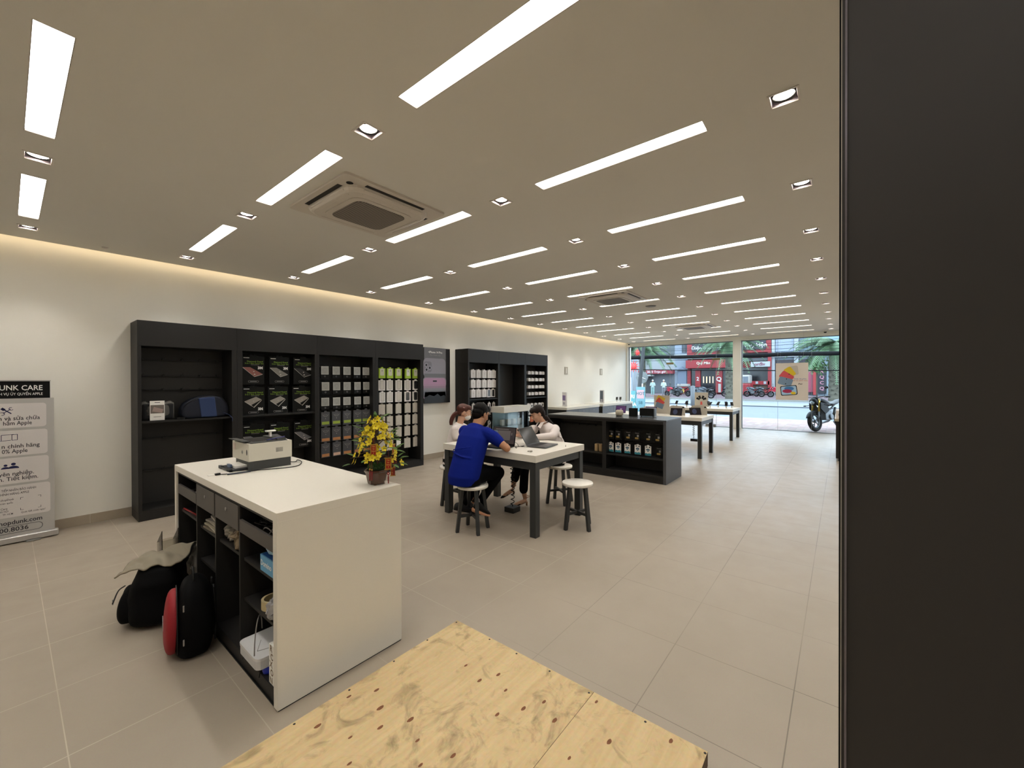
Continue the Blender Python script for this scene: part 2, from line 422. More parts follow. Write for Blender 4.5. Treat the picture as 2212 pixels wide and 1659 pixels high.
M_RIM = mat('downlight rim white', 'd8d2cc', 0.35)
M_CAN = mat('downlight grey housing', '9c94a0', 0.4)
M_LED = mat('downlight lens', 'ffffff', 0.3, emit=14.0, emit_col='fff0da')
proto_d = None
for k, j, x, y in SPOTS:
    lab = 'square recessed downlight %s, %s row counted from the camera end' % (['beside the left wall', 'left of the ceiling centre', 'at the ceiling centre', 'beside the dark partition edge', 'right of the dark partition'][j], ORD[max(0, k-2)])
    if k < 2: lab = 'square recessed downlight %s, %s row behind the camera' % (['beside the left wall', 'left of the ceiling centre', 'at the ceiling centre', 'beside the dark partition edge', 'right of the dark partition'][j], ['second', 'first'][k])
    if proto_d is None:
        r = thing('recessed_downlight', lab, 'downlight', (x, y, ZC), 0, 'square recessed downlights'); proto_d = r
        h = SQ/2; f = MB()
        for sx in (-1, 1):
            f.box(sx*h, -h-0.012, -0.004, sx*(h+0.012), h+0.012, 0.0); f.box(-h, sx*h, -0.004, h, sx*(h+0.012), 0.0)
        f.build('rim', M_RIM, r, bevel=0.001)
        c = MB()
        c.add([(-h,-h,0),(h,-h,0),(h,h,0),(-h,h,0),(-h*.8,-h*.8,0.045),(h*.8,-h*.8,0.045),(h*.8,h*.8,0.045),(-h*.8,h*.8,0.045)], [(0,1,5,4),(1,2,6,5),(2,3,7,6),(3,0,4,7),(4,5,6,7)])
        c.build('housing', M_CAN, r)
        c = MB(); c.lathe([(0.056, 0.03), (0.056, 0.012), (0.052, 0.010), (0.049, 0.020), (0.047, 0.03)], 24)
        c.build('lamp_ring', M_BLACK, r)
        MB().lathe([(0.046, 0.028), (0.046, 0.017), (0.034, 0.012), (0.004, 0.011)], 20).build('lens', M_LED, r)
        ld = bpy.data.lights.new('downlight_beam', 'SPOT'); ld.energy = SPOT_W; ld.color = LAMP_COL; ld.spot_size = radians(96); ld.spot_blend = 0.9; ld.shadow_soft_size = 0.02
        lo = bpy.data.objects.new('downlight_beam', ld); COL.objects.link(lo); lo.parent = r; lo.location = (0, 0, 0.006)
    else:
        dup(proto_d, (x, y, ZC), 0, label=lab)

# ceiling cassette air conditioners
def make_ac(x0, y0, x1, y1, label):
    W, D = x1-x0, y1-y0
    r = thing('ceiling_air_conditioner', label, 'air conditioner', ((x0+x1)/2, (y0+y1)/2, ZC), 0, 'ceiling cassette air conditioners')
    M_AC = mat('cassette white plastic', 'cfc8be', 0.45)
    M_SLOT = mat('air outlet dark', '1b1715', 0.6)
    M_MESH = ac_mesh()
    b = MB(); b.rbox(W, D, 0.018, 0.03, 0, z0=-0.018); b.build('panel', M_AC, r, bevel=0.006, seg=3)
    # raised square body with rounded corners
    b = MB(); rs = []
    for s, z in ((0.83, -0.018), (0.82, -0.034), (0.79, -0.048), (0.76, -0.055)):
        rs.append([(p[0], p[1], z) for p in rrect(W*s, D*s, 0.13, 6)])
    b.rings(rs, 0, False, (False, True)); b.build('intake_cover', M_AC, r)
    b = MB()
    for i in range(4):
        T = Matrix.Rotation(i*pi/2, 4, 'Z'); ww = (W if i % 2 == 0 else D); dd = (D if i % 2 == 0 else W)
        b.box(-ww*0.29, dd*0.40, -0.020, ww*0.29, dd*0.452, -0.016, M=T)
    b.build('air_outlet', M_SLOT, r)
    for i in range(4):
        T = Matrix.Rotation(i*pi/2, 4, 'Z'); ww = (W if i % 2 == 0 else D); dd = (D if i % 2 == 0 else W)
        MB().add([(-ww*.27, dd*.345, -0.054), (ww*.27, dd*.345, -0.054), (ww*.29, dd*.41, -0.036), (-ww*.29, dd*.41, -0.036),
                  (-ww*.27, dd*.345, -0.060), (ww*.27, dd*.345, -0.060), (ww*.29, dd*.412, -0.042), (-ww*.29, dd*.412, -0.042)],
                 [(0,1,2,3),(7,6,5,4),(0,4,5,1),(1,5,6,2),(2,6,7,3),(3,7,4,0)], M=T).build('louvre', M_AC, r, bevel=0.003)
    MB().rbox(W*0.60, D*0.60, 0.006, 0.09, 0, z0=-0.061).build('filter_frame', M_AC, r, bevel=0.002)
    MB().rbox(W*0.50, D*0.50, 0.004, 0.07, 0, z0=-0.0645).build('grille', M_MESH, r)
    MB().lathe([(0.026, -0.0195), (0.024, -0.0185)], 16, M=Matrix.Translation((-W*0.40, -D*0.38, 0))).build('sensor', M_BLACK, r)
    for q in range(7):
        a = pi+pi/2*(q+0.5)/7
    return r
def ac_mesh():
    if 'ac mesh' in MATS: return MATS['ac mesh']
    m = mat('ac mesh', '79716a', 0.6); nt = m.node_tree; N = nt.nodes.new; L = nt.links.new
    tc = N('ShaderNodeTexCoord'); mp = N('ShaderNodeMapping'); mp.inputs['Rotation'].default_value = (0, 0, radians(45))
    L(tc.outputs['Object'], mp.inputs[0]); ck = N('ShaderNodeTexChecker'); ck.inputs['Scale'].default_value = 70
    ck.inputs['Color1'].default_value = lin('8f877e'); ck.inputs['Color2'].default_value = lin('4f4841'); L(mp.outputs[0], ck.inputs['Vector'])
    L(ck.outputs['Color'], nt.nodes['Principled BSDF'].inputs['Base Color']); return m
for q, a in enumerate(ACS):
    make_ac(*a, ['white ceiling cassette air conditioner above the left cabinets, nearest the camera', 'white ceiling cassette air conditioner above the dark island counter', 'white ceiling cassette air conditioner nearest the shop window'][q])

# round speaker, cameras, sprinkler
o = MB().lathe([(0.10, ZC-0.006), (0.095, ZC-0.012), (0.02, ZC-0.012)], 24, M=Matrix.Translation((8.05, 2.95, 0))).build('ceiling_speaker', mat('speaker mesh', '6f6e6a', 0.6), loc=(8.05, 2.95, ZC))
tag(o, 'round grey ceiling speaker beyond the middle air conditioner', 'speaker')
def dome(x, y, label):
    r = thing('dome_camera', label, 'security camera', (x, y, ZC))
    MB().lathe([(0.055, 0), (0.055, -0.03), (0.045, -0.05)], 18).build('housing', M_WHITE, r)
    MB().ball((0, 0, -0.05), (0.04, 0.04, 0.035), 14).build('lens_dome', M_BLACK, r)
dome(15.25, 6.45, 'white dome camera in the far left ceiling corner'); dome(15.2, 0.38, 'white dome camera over the shop window at the right')
dome(-0.13, 6.1, 'dome camera cut by the left edge of the photo')
for x, y in ((0.7, 6.35),):
    o = MB().lathe([(0.03, ZC), (0.028, ZC-0.01), (0.008, ZC-0.02)], 14, M=Matrix.Translation((x, y, 0))).build('smoke_sensor', M_RIM, loc=(x, y, ZC))
    tag(o, 'small round ceiling sensor above the banner side of the wall', 'sensor')
# ------------------------------------------------------------------ wall shelving units
YF, YB = 6.29, 6.69
M_HOOK = mat('black wire hook', '1a1a1a', 0.35, metal=0.6)
def shelf_unit(label, x0, x1, o0, o1, shelves=(), rails=(), H=2.33, oz=2.035, group='charcoal wall shelving units', z0=0.105, ribs=False):
    T = thing('shelving_unit', label, 'shelving unit', ((x0+x1)/2, YF, 0), 0, group); g = 0.0008
    MB().box(x0+g, YF+0.002, 0.095, o0, YB, oz).build('side_panel', M_DARK, T, world=True, bevel=0.001)
    MB().box(o1, YF+0.002, 0.095, x1-g, YB, oz).build('side_panel', M_DARK, T, world=True, bevel=0.001)
    MB().box(x0+g, YF, oz, x1-g, YB, H).build('fascia', M_DARK, T, world=True, bevel=0.0015)
    MB().box(x0+g, YF+0.004, 0, x1-g, YB, 0.092).build('plinth', M_DARK, T, world=True, bevel=0.001)
    MB().box(o0, YF+0.006, 0.092, o1, YB-0.012, z0+0.012).build('bottom_board', M_DARK, T, world=True)
    MB().box(o0, YB-0.012, z0, o1, YB, oz).build('back_panel', M_DARKIN, T, world=True)
    for z in shelves:
        MB().box(o0, YF+0.02, z-0.022, o1, YB-0.012, z).build('shelf', M_DARK, T, world=True, bevel=0.001)
    for z in rails:
        b = MB(); b.box(o0+0.01, YB-0.04, z-0.012, o1-0.01, YB-0.012, z+0.006)
        if ribs:
            n = 5
            for i in range(n):
                x = o0+0.07+(o1-o0-0.14)*i/(n-1)
                b.box(x-0.012, YB-0.075, z-0.004, x+0.012, YB-0.04, z+0.012); b.tube([(x, YB-0.07, z+0.01), (x, YB-0.08, z+0.025)], 0.003, 6)
        else:
            b.box(o0+0.01, YB-0.045, z-0.004, o1-0.01, YB-0.04, z+0.006)
        b.build('hanging_rail', M_DARK, T, world=True)
    # perforated slot strip in the back corner
    b = MB()
    for i in range(44): b.box(o1-0.0015, YB-0.05, 0.2+i*0.042, o1-0.0005, YB-0.044, 0.215+i*0.042)
    b.build('slot_strip', M_BLACK, T, world=True)
    return T
U = {}
U[1] = shelf_unit('wide charcoal shelving unit at the left end, holding a clear bag and a blue backpack', 0.95, 1.945, 0.985, 1.885, (1.155,), (1.895, 1.695, 1.52, 0.915, 0.525), ribs=True)
U[2] = shelf_unit('charcoal shelving unit hung with large black laptop cover packs', 1.945, 3.015, 2.008, 2.982, (1.155,), (2.01, 1.575, 1.05))
U[3] = shelf_unit('charcoal shelving unit hung with small white-topped and grey packs', 3.015, 4.03, 3.05, 3.977, (), (1.89, 1.64, 1.39, 1.175, 0.925, 0.68))
U[4] = shelf_unit('charcoal shelving unit hung with pale phone case packs behind the flowers', 4.03, 5.07, 4.083, 5.0, (), (1.895, 1.68, 1.465, 1.245, 1.02, 0.81, 0.585))
U[5] = shelf_unit('charcoal shelving unit hung with white case boxes behind the seated man', 6.285, 7.31, 6.328, 7.278, (1.225,), (1.91, 1.685, 1.47, 1.16, 0.73))
U[6] = shelf_unit('empty tall charcoal shelving unit behind the glass display case', 7.31, 8.345, 7.345, 8.305, (), ())
U[7] = shelf_unit('charcoal shelving unit with small white boxes behind the woman facing left', 8.345, 9.36, 8.384, 9.313, (1.20,), (1.90, 1.72, 1.53, 1.35, 1.055, 0.875, 0.72))

hook_me = None
def hook(unit, x, z, l=0.2):
    global hook_me
    if hook_me is None:
        b = MB(); b.tube([(0, 0, 0), (0, -0.225, 0), (0, -0.245, 0.008), (0, -0.25, 0.028)], 0.0028, 6); b.box(-0.012, -0.006, -0.012, 0.012, 0.0, 0.012)
        o = b.build('hook', M_HOOK); hook_me = o.data
    else:
        o = bpy.data.objects.new('hook', hook_me); COL.objects.link(o)
    o.parent = unit; o.location = (x-unit.matrix_basis.translation.x, YB-0.045-YF, z)
# ------------------------------------------------------------------ packs
M_PK = mat('pack black card', '0a0b0a', 0.5, spec=0.25); M_GRN = mat('pack green ink', '7fa32c', 0.5); M_WINK = mat('white ink', 'e8e8e4', 0.5)
M_GINK = mat('grey ink', '8d8d8b', 0.5); M_HIDE = mat('pack dark grey card', '45464a', 0.5, noise_amt=0.05)
M_LIME = mat('lime band', '8fa33a', 0.5); M_ORNG = mat('orange tan band', 'b07a4c', 0.5); M_PALEO = mat('pale pink band', 'c9a793', 0.5)
M_WIN = mat('pale pack window', 'b9bab4', 0.35, noise_amt=0.06); M_LIMEB = mat('lime box card', 'a4c43c', 0.5); M_CASE = mat('phone case grey', '8c877f', 0.5)
M_CARD = mat('pale printed card', 'c4bfb4', 0.5, noise_amt=0.28, noise_scale=90); M_WCARD = mat('white box card', 'dedad6', 0.45)
def tabbed(w, h, t, notch=True):
    """front outline with hang tab, local x right, z up, top of tab at z=0, thickness along +y"""
    tw = w*0.34; th = min(0.022, h*0.1)
    return [(-w/2, -h), (w/2, -h), (w/2, -th), (tw/2, -th), (tw/2*0.8, 0), (-tw/2*0.8, 0), (-tw/2, -th), (-w/2, -th)]
XZ = Matrix(((1, 0, 0, 0), (0, 0, -1, 0), (0, 1, 0, 0), (0, 0, 0, 1)))     # prism XY -> XZ, extruded towards -y
def art(b, m, poly, lift=0.0006, t=0.0):
    b.add([(p[0], -t-lift, p[1]) for p in poly], [tuple(range(len(poly)))], m)
def rect(x, z, w, h): return [(x-w/2, z-h/2), (x+w/2, z-h/2), (x+w/2, z+h/2), (x-w/2, z+h/2)]
def ring(b, m, cx, cz, r, wd, t, n=20, a0=0, a1=2*pi, lift=0.0007):
    P = [(cx+(r)*cos(a0+(a1-a0)*i/n), cz+(r)*sin(a0+(a1-a0)*i/n)) for i in range(n+1)]; Q = [(cx+(r-wd)*cos(a0+(a1-a0)*i/n), cz+(r-wd)*sin(a0+(a1-a0)*i/n)) for i in range(n+1)]
    for i in range(n): art(b, m, [P[i], P[i+1], Q[i+1], Q[i]], lift, t)
def big_pack(kind):
    w, h, t = 0.275, 0.415, 0.018
    T = thing('cover_pack', 'x', 'product pack', group='large black laptop cover packs')
    b = MB(); b.prism([(-w/2, -h), (w/2, -h), (w/2, -0.02), (0.045, -0.02), (0.04, 0), (-0.04, 0), (-0.045, -0.02), (-w/2, -0.02)], t, 0, XZ)
    b.build('box', M_PK, T, bevel=0.001)
    p = MB(); tf = lambda x, z: frame((x, -t-0.0004, z), (1, 0, 0), (0, 0, 1))
    p.text('Diamond Guard', 0.030, tf(0.02, -0.095), 0, bold=0.01); p.text('5-in-1 Skin Cover Set', 0.0265, tf(0.01, -0.122), 0, bold=0.01)
    p.text('3M', 0.05, tf(0.085, -0.185 if kind < 3 else -0.33), 1, bold=0.05)
    art(p, 1, rect(-0.085, -0.045, 0.07, 0.008), t=t); art(p, 2, rect(0.02, -0.142, 0.10, 0.004), t=t)
    zc = -0.375
    o = rrect(0.13, 0.026, 0.012, 4); q = rrect(0.125, 0.021, 0.010, 4)
    for i in range(len(o)):
        j = (i+1) % len(o); art(p, 2, [(o[i][0], zc+o[i][1]), (o[j][0], zc+o[j][1]), (q[j][0], zc+q[j][1]), (q[i][0], zc+q[i][1])], t=t)
    art(p, 2, rect(0, zc, 0.08, 0.006), t=t)
    p.build('lettering', [M_GRN, M_WINK, M_GINK], T)
    cols = ['8d5a52', '7f7d76', '232324', '9b968d', '9b968d', '9b968d', '77777a', '77777a', '6b6b6f']
    m1 = mat('laptop print %s' % cols[kind], cols[kind], 0.35); m2 = mat('laptop print light', 'b8b4ac', 0.4)
    p = MB()
    if kind < 3 or kind > 5:
        art(p, 0, [(-0.13, -0.175), (-0.04, -0.175), (0.115, -0.27), (0.01, -0.305)], t=t)
        art(p, 1, [(-0.13, -0.175), (0.01, -0.305), (0.012, -0.311), (-0.128, -0.185)], t=t, lift=0.0009); art(p, 1, [(0.01, -0.305), (0.115, -0.27), (0.115, -0.276), (0.012, -0.311)], t=t, lift=0.0009)
        art(p, 1, rect(0.005, -0.235, 0.016, 0.012), t=t, lift=0.0012)
        art(p, 1, [(0.0, -0.285), (0.03, -0.278), (0.012, -0.262)], t=t, lift=0.0012)
    else:
        art(p, 0, [(-0.11, -0.215), (0.03, -0.155), (0.10, -0.195), (-0.03, -0.27)], t=t)
        art(p, 1, [(-0.11, -0.215), (-0.03, -0.27), (0.005, -0.31), (0.10, -0.21), (0.10, -0.20), (0.0, -0.30), (-0.035, -0.278), (-0.11, -0.222)], t=t, lift=0.0009)
        art(p, 1, rect(0.0, -0.215, 0.014, 0.01), t=t, lift=0.0012)
    p.build('laptop_picture', [m1, m2], T)
    return T
YP = 6.44
names3 = ['left', 'middle', 'right']; rown = ['top', 'second', 'bottom']
kdesc = ['with a red laptop print', 'with a grey laptop print', 'with a black laptop print', 'with a silver laptop print', 'with a silver laptop print', 'with a silver laptop print', 'half hidden by the printer', 'half hidden by the printer', 'with a flat grey laptop print']
for k in range(9):
    r, c = divmod(k, 3); T = big_pack(k)
    T.matrix_basis = Matrix.Translation((2.185+0.34*c+[0, -0.02, 0][r]*(1 if c else 0), YP, [1.995, 1.56, 1.03][r])) @ Matrix.Rotation(radians([-3, 2, -2][c]), 4, 'Z')
    T['label'] = 'large black pack %s, %s in the %s row' % (kdesc[k], names3[c], rown[r])
    hook(U[2], 2.185+0.34*c, [2.0, 1.565, 1.035][r]-0.012)
# generic small packs
def small_pack(style):
    T = thing('hanging_pack', 'x', 'product pack')
    b = MB(); p = MB(); t = 0.02
    if style == 'white_top':
        w, h = 0.125, 0.20
        b.prism(tabbed(w, h, t), t, 0, XZ); b.build('box', M_PK, T, bevel=0.0008)
        art(p, 0, rect(0, -0.075, w*0.98, 0.13), t=t); art(p, 1, rect(0, -0.075, w*0.84, 0.108), t=t, lift=0.0009)
        ring(p, 2, 0, -0.072, 0.032, 0.003, t, lift=0.0012); ring(p, 2, 0, -0.072, 0.024, 0.002, t, lift=0.0012); art(p, 2, rect(0, -0.117, 0.05, 0.004), t=t, lift=0.0012)
        ring(p, 2, 0, -0.17, 0.012, 0.003, t); p.build('window', [M_WIN, mat('pack print silver', '9b9c97', 0.4, noise_amt=0.1), M_GINK], T)
    elif style in ('lime_band', 'orange_band', 'pale_band'):
        w, h = 0.145, 0.245
        b.prism(tabbed(w, h, t), t, 0, XZ); b.build('box', M_HIDE, T, bevel=0.0008)
        q_ = MB(); art(q_, 0, rect(0, -0.195 if style == 'lime_band' else -0.21, w*0.86, 0.046), t=t); q_.build('printed_band', {'lime_band': M_LIME, 'orange_band': M_ORNG, 'pale_band': M_PALEO}[style], T)
        ring(p, 1, 0, -0.045, 0.05, 0.005, t, 14, pi*1.08, pi*1.92); ring(p, 1, -0.016, -0.075, 0.014, 0.004, t, 8, pi*0.1, pi*0.8); ring(p, 1, 0.016, -0.075, 0.014, 0.004, t, 8, pi*0.2, pi*0.9)
        art(p, 1, rect(0, -0.125, 0.012, 0.012), t=t); p.build('printed_logo', [M_LIME, M_GINK], T)
    elif style == 'lime_box':
        w, h = 0.13, 0.20; t = 0.03
        b.prism(tabbed(w, h, t), t, 0, XZ); b.build('box', M_LIMEB, T, bevel=0.001)
        art(p, 0, [(v[0], -0.09+v[1]) for v in rrect(w*0.62, 0.125, 0.015, 3)], t=t); art(p, 1, rect(0, -0.065, 0.03, 0.03), t=t, lift=0.001)
        p.build('window', [mat('lime pack window', 'cfcdbd', 0.3), mat('lime pack print', 'a8a89a', 0.4)], T)
    elif style in ('case_white', 'case_black', 'case_grey'):
        w, h = 0.13, 0.205; t = 0.025
        b.prism(tabbed(w, h, t), t, 0, XZ); b.build('box', M_WCARD, T, bevel=0.001)
        q = [(v[0], -0.108+v[1]) for v in rrect(w*0.60, 0.155, 0.018, 3)]
        art(p, 0, q, t=t); art(p, 1, [(v[0], -0.108+v[1]) for v in rrect(w*0.52, 0.145, 0.015, 3)], t=t, lift=0.0009)
        if style != 'case_white': art(p, 0, rect(-0.016, -0.055, 0.02, 0.026), t=t, lift=0.0012)
        c1 = {'case_white': ('8a877f', 'cbc7be'), 'case_black': ('111111', '1c1c1e'), 'case_grey': ('6e6e6e', '505456')}[style]
        p.build('case_window', [mat('case edge '+style, c1[0], 0.4), mat('case face '+style, c1[1], 0.35)], T)
    elif style == 'speckled':
        w, h = 0.125, 0.20; t = 0.02
        b.prism(tabbed(w, h, t), t, 0, XZ); b.build('box', M_CARD, T, bevel=0.0008)
        art(p, 0, rect(0, -0.012, 0.03, 0.008), t=t); art(p, 1, rect(-0.01, -0.19, 0.05, 0.006), t=t); p.build('print', [M_BLACK, M_GINK], T)
    elif style == 'white_card':
        w, h = 0.095, 0.165; t = 0.01
        b.prism(tabbed(w, h, t), t, 0, XZ); b.build('box', M_PAPER, T, bevel=0.0008)
    elif style == 'white_case_box':
        w, h = 0.135, 0.195; t = 0.05
        b.prism(tabbed(w, h, t), t, 0, XZ); b.build('box', M_WCARD, T, bevel=0.001)
        art(p, 0, [(v[0], -0.115+v[1]) for v in rrect(0.075, 0.13, 0.015, 3)], t=t); art(p, 1, rect(0, -0.10, 0.016, 0.018), t=t, lift=0.001)
        p.build('print', [mat('case print', 'd2cdc9', 0.5), mat('faint grey ink', 'aaa6a2', 0.5)], T)
    elif style == 'slim_strap':
        w, h = 0.085, 0.30; t = 0.02
        b.prism(tabbed(w, h, t), t, 0, XZ); b.build('box', M_WCARD, T, bevel=0.001)
        art(p, 0, rrect(0.02, 0.0, 0, 0) if False else [(v[0], -0.15+v[1]) for v in rrect(0.026, 0.20, 0.012, 3)], t=t); p.build('print', [M_BLACK], T)
    elif style == 'small_box':
        w, h = 0.10, 0.085; t = 0.06
        b.prism(tabbed(w, h, t), t, 0, XZ); b.build('box', M_WCARD, T, bevel=0.001)
        art(p, 0, rect(-0.0, -0.05, 0.02, 0.03), t=t); p.build('print', [mat('faint grey ink', 'aaa6a2', 0.5)], T)
    elif style == 'earbud_box':
        w, h = 0.115, 0.125; t = 0.03
        b.prism(tabbed(w, h, t), t, 0, XZ); b.build('box', M_WCARD, T, bevel=0.001)
        art(p, 0, [(-0.025, -0.06), (0.0, -0.04), (0.03, -0.06), (0.0, -0.10), (-0.03, -0.09)], t=t); p.build('print', [M_BLACK], T)
    elif style == 'orange_box':
        w, h = 0.125, 0.155; t = 0.03
        b.prism(tabbed(w, h, t), t, 0, XZ); b.build('box', mat('orange card', 'b5581e', 0.5), T, bevel=0.001)
    elif style == 'green_box':
        w, h = 0.125, 0.155; t = 0.03
        b.prism(tabbed(w, h, t), t, 0, XZ); b.build('box', mat('green card', '4d6b3a', 0.5), T, bevel=0.001)
    return T
protos = {}
posn5 = ['leftmost', 'second from left', 'middle', 'second from right', 'rightmost']
def place(style, unit, x, z, desc, row, col, group, y=6.41, rot=0.0, hz=None):
    if style not in protos: T = small_pack(style); protos[style] = T
    else: T = dup(protos[style], (0, 0, 0), 0)
    T.matrix_basis = Matrix.Translation((x, y, z)) @ Matrix.Rotation(radians(rot), 4, 'Z')
    T['label'] = '%s, %s, %s' % (desc, posn5[col], row); T['group'] = group
    if unit: hook(unit, x, z-0.012)
rr = random.Random(3)
XB3 = [3.19, 3.375, 3.56, 3.745, 3.91]
for r, (z, st, ds) in enumerate([(1.87, 'white_top', 'black pack with pale square window'), (1.617, 'white_top', 'black pack with pale square window'), (1.37, 'white_top', 'black pack with pale square window'),
                                 (1.152, 'lime_band', 'dark grey pack with lime band'), (0.902, 'orange_band', 'dark grey pack with orange band'), (0.655, 'orange_band', 'dark grey pack with orange band')]):
    for c, x in enumerate(XB3):
        s2, d2 = (st, ds)
        if r == 5 and c == 1: s2, d2 = 'pale_band', 'dark grey pack with pale pink band'
        place(s2, U[3], x+rr.uniform(-.006, .006), z, d2, ['top row, third shelving unit', 'second row, third shelving unit', 'third row, third shelving unit', 'fourth row, third shelving unit', 'fifth row, third shelving unit', 'bottom row, third shelving unit'][r], c, 'small packs hung in the third shelving unit', rot=rr.uniform(-5, 5))
XB4 = [4.22, 4.385, 4.575, 4.775, 4.96]
grid4 = [['lime_box']*5, ['case_white', 'case_white', 'case_white', 'case_white', 'case_black'], ['case_white', 'case_white', 'case_white', 'case_grey', 'case_black'], ['speckled']*5, ['speckled']*5, ['speckled']*5, ['speckled', 'speckled', 'white_card', 'speckled', 'speckled']]
dd = {'lime_box': 'lime green phone case box', 'case_white': 'white box with a pale phone case', 'case_black': 'white box with a black phone case', 'case_grey': 'white box with a dark grey phone case', 'speckled': 'pale speckled card pack', 'white_card': 'plain white card pack'}
rw = ['top row', 'second row', 'third row', 'fourth row', 'fifth row', 'sixth row', 'bottom row']
for r, row in enumerate(grid4):
    for c, st in enumerate(row):
        place(st, U[4], XB4[c]+rr.uniform(-.006, .006), [1.875, 1.66, 1.445, 1.225, 1.005, 0.792, 0.567][r], dd[st], rw[r]+', fourth shelving unit', c, 'phone case packs in the fourth shelving unit', rot=rr.uniform(-7, 7))
XB5 = [6.515, 6.69, 6.88, 7.06, 7.21]
for r, z in enumerate([1.89, 1.668, 1.452]):
    for c, x in enumerate(XB5):
        st = 'case_black' if (r == 2 and c == 4) else ('case_grey' if (r == 2 and c == 3) else 'white_case_box')
        ds = {'case_black': 'white box with a black phone case', 'case_grey': 'white box with a dark grey case', 'white_case_box': 'white phone case box'}[st]
        place(st, U[5], x, z, ds, rw[r]+', fifth shelving unit', c, 'white boxes hung in the fifth shelving unit', rot=rr.uniform(-3, 6))
for r, z in enumerate([1.14, 0.715]):
    for c, x in enumerate([6.55, 6.70, 6.88, 7.08, 7.235]):
        if r == 1 and c < 3: continue
        place('slim_strap', U[5], x, z, 'slim white strap box', ['row below the shelf', 'lowest row'][r]+', fifth shelving unit', c, 'slim strap boxes in the fifth shelving unit')
XB7 = [8.60, 8.745, 8.925, 9.11, 9.24]
for r, z in enumerate([1.885, 1.705, 1.515, 1.335]):
    for c, x in enumerate(XB7):
        place('small_box', U[7], x, z, 'tiny white accessory box', rw[r]+', last shelving unit', c, 'tiny white boxes in the last shelving unit', rot=rr.uniform(-6, 6) if r < 3 else rr.uniform(-15, 15))
for r, z in enumerate([1.042, 0.865]):
    for c, x in enumerate(XB7):
        place('earbud_box', U[7], x, z, 'small white earphone box', ['row below the shelf', 'row above the orange boxes'][r]+', last shelving unit', c, 'earphone boxes in the last shelving unit')
for c, x in enumerate(XB7[:4]):
    place('orange_box' if c in (1,) else ('green_box' if c == 3 else 'earbud_box'), U[7], x, 0.70, ['small white box', 'orange box', 'small white box', 'green box'][c], 'low row behind the woman facing left', c, 'low boxes in the last shelving unit')

# things on the left unit's shelf
T = thing('packed_garment', 'clear plastic bag with a white printed label lying on the left shelf', 'plastic bag', (1.15, 6.42, 1.155))
M_FILM = mat('clear plastic film', 'a5a29b', 0.12, trans=0.0, alpha=0.25, bump=1.0, bump_scale=45)
b = MB(); rs = []
for i in range(9):
    t = i/8; x = -0.155+0.31*t; hh = 0.22+0.02*sin(i*2.1); dp = 0.045*(sin(pi*t)**0.5)+0.006
    rs.append([(x, dp*cos(a)+0.006*sin(i*3+a*2), hh/2+hh/2*sin(a)*0.98+0.004) for a in [2*pi*k/14 for k in range(14)]])
b.rings(rs, 0, True); b.build('film', M_FILM, T)
MB().box(-0.14, -0.035, 0.01, 0.145, 0.035, 0.20).build('contents', mat('black cloth','17181a',0.9), T, bevel=0.02)
b = MB(); b.box(-0.08, -0.054, 0.003, 0.055, -0.05, 0.235); b.build('label_card', M_PAPER, T)
b = MB(); art(b, 0, rect(-0.0125, 0.135, 0.125, 0.10), t=0.0545); b.quad([(-0.06, -0.0552, 0.11), (0.03, -0.0552, 0.09), (0.045, -0.0552, 0.13), (-0.045, -0.0552, 0.165)], 1); art(b, 2, rect(-0.0125, 0.215, 0.05, 0.006), t=0.0545); art(b, 2, rect(-0.0125, 0.045, 0.07, 0.004), t=0.0545)
b.build('label_print', [mat('label photo', '6e655f', 0.5), mat('label photo light', '9e8a82', 0.5), M_BLACK], T)
T = thing('backpack', 'dark blue backpack lying on the left unit shelf', 'backpack', (1.63, 6.45, 1.155))
M_NAVY = mat('navy nylon', '0d1322', 0.75, bump=0.4, bump_scale=300); M_BLUEP = mat('blue mesh pocket', '24365c', 0.75, bump=0.5, bump_scale=400)
b = MB(); prof = [(-0.27, 0.02), (-0.275, 0.13), (-0.21, 0.22), (-0.10, 0.275), (0.05, 0.30), (0.16, 0.27), (0.235, 0.19), (0.26, 0.06), (0.24, 0.01), (0.0, 0.0), (-0.2, 0.0)]
rs = []
for s, y in ((0.80, -0.12), (0.95, -0.09), (1.0, -0.03), (1.0, 0.05), (0.95, 0.10), (0.8, 0.12)):
    rs.append([(p[0]*s, y, 0.145+(p[1]-0.145)*s if p[1] > 0.03 else 0.004) for p in prof])
b.rings(rs); b.build('bag_body', M_NAVY, T, sub=2)
b = MB(); b.add([(-0.10, -0.125, 0.25), (0.075, -0.125, 0.262), (0.10, -0.128, 0.012), (-0.07, -0.128, 0.012), (-0.10, -0.10, 0.26), (0.075, -0.10, 0.27), (0.10, -0.09, 0.008), (-0.07, -0.09, 0.008)], [(0,1,2,3)[::-1], (4,5,6,7), (0,4,5,1)[::-1], (1,5,6,2)[::-1], (2,6,7,3)[::-1], (3,7,4,0)[::-1]])
b.build('front_pocket', M_BLUEP, T, bevel=0.012)
b = MB(); b.tube(spline([(0.16, -0.10, 0.06), (0.22, -0.13, 0.03), (0.235, -0.175, 0.006), (0.25, -0.178, -0.02), (0.25, -0.179, -0.06)]), 0.009, 8, flat=0.35); b.build('strap', mat('blue strap','1c2c4e',0.7), T)
b = MB(); b.tube(spline([(-0.26, -0.06, 0.10), (-0.20, -0.10, 0.20), (-0.05, -0.125, 0.275), (0.12, -0.12, 0.27), (0.22, -0.09, 0.18)]), 0.004, 6); b.build('zip', M_BLACK, T)
o = MB().box(1.315, 6.33, 1.155, 1.395, 6.37, 1.178).build('small_box', M_BLACK, loc=(1.35, 6.35, 1.155), bevel=0.003); tag(o, 'small black gadget between the clear bag and the backpack', 'box')
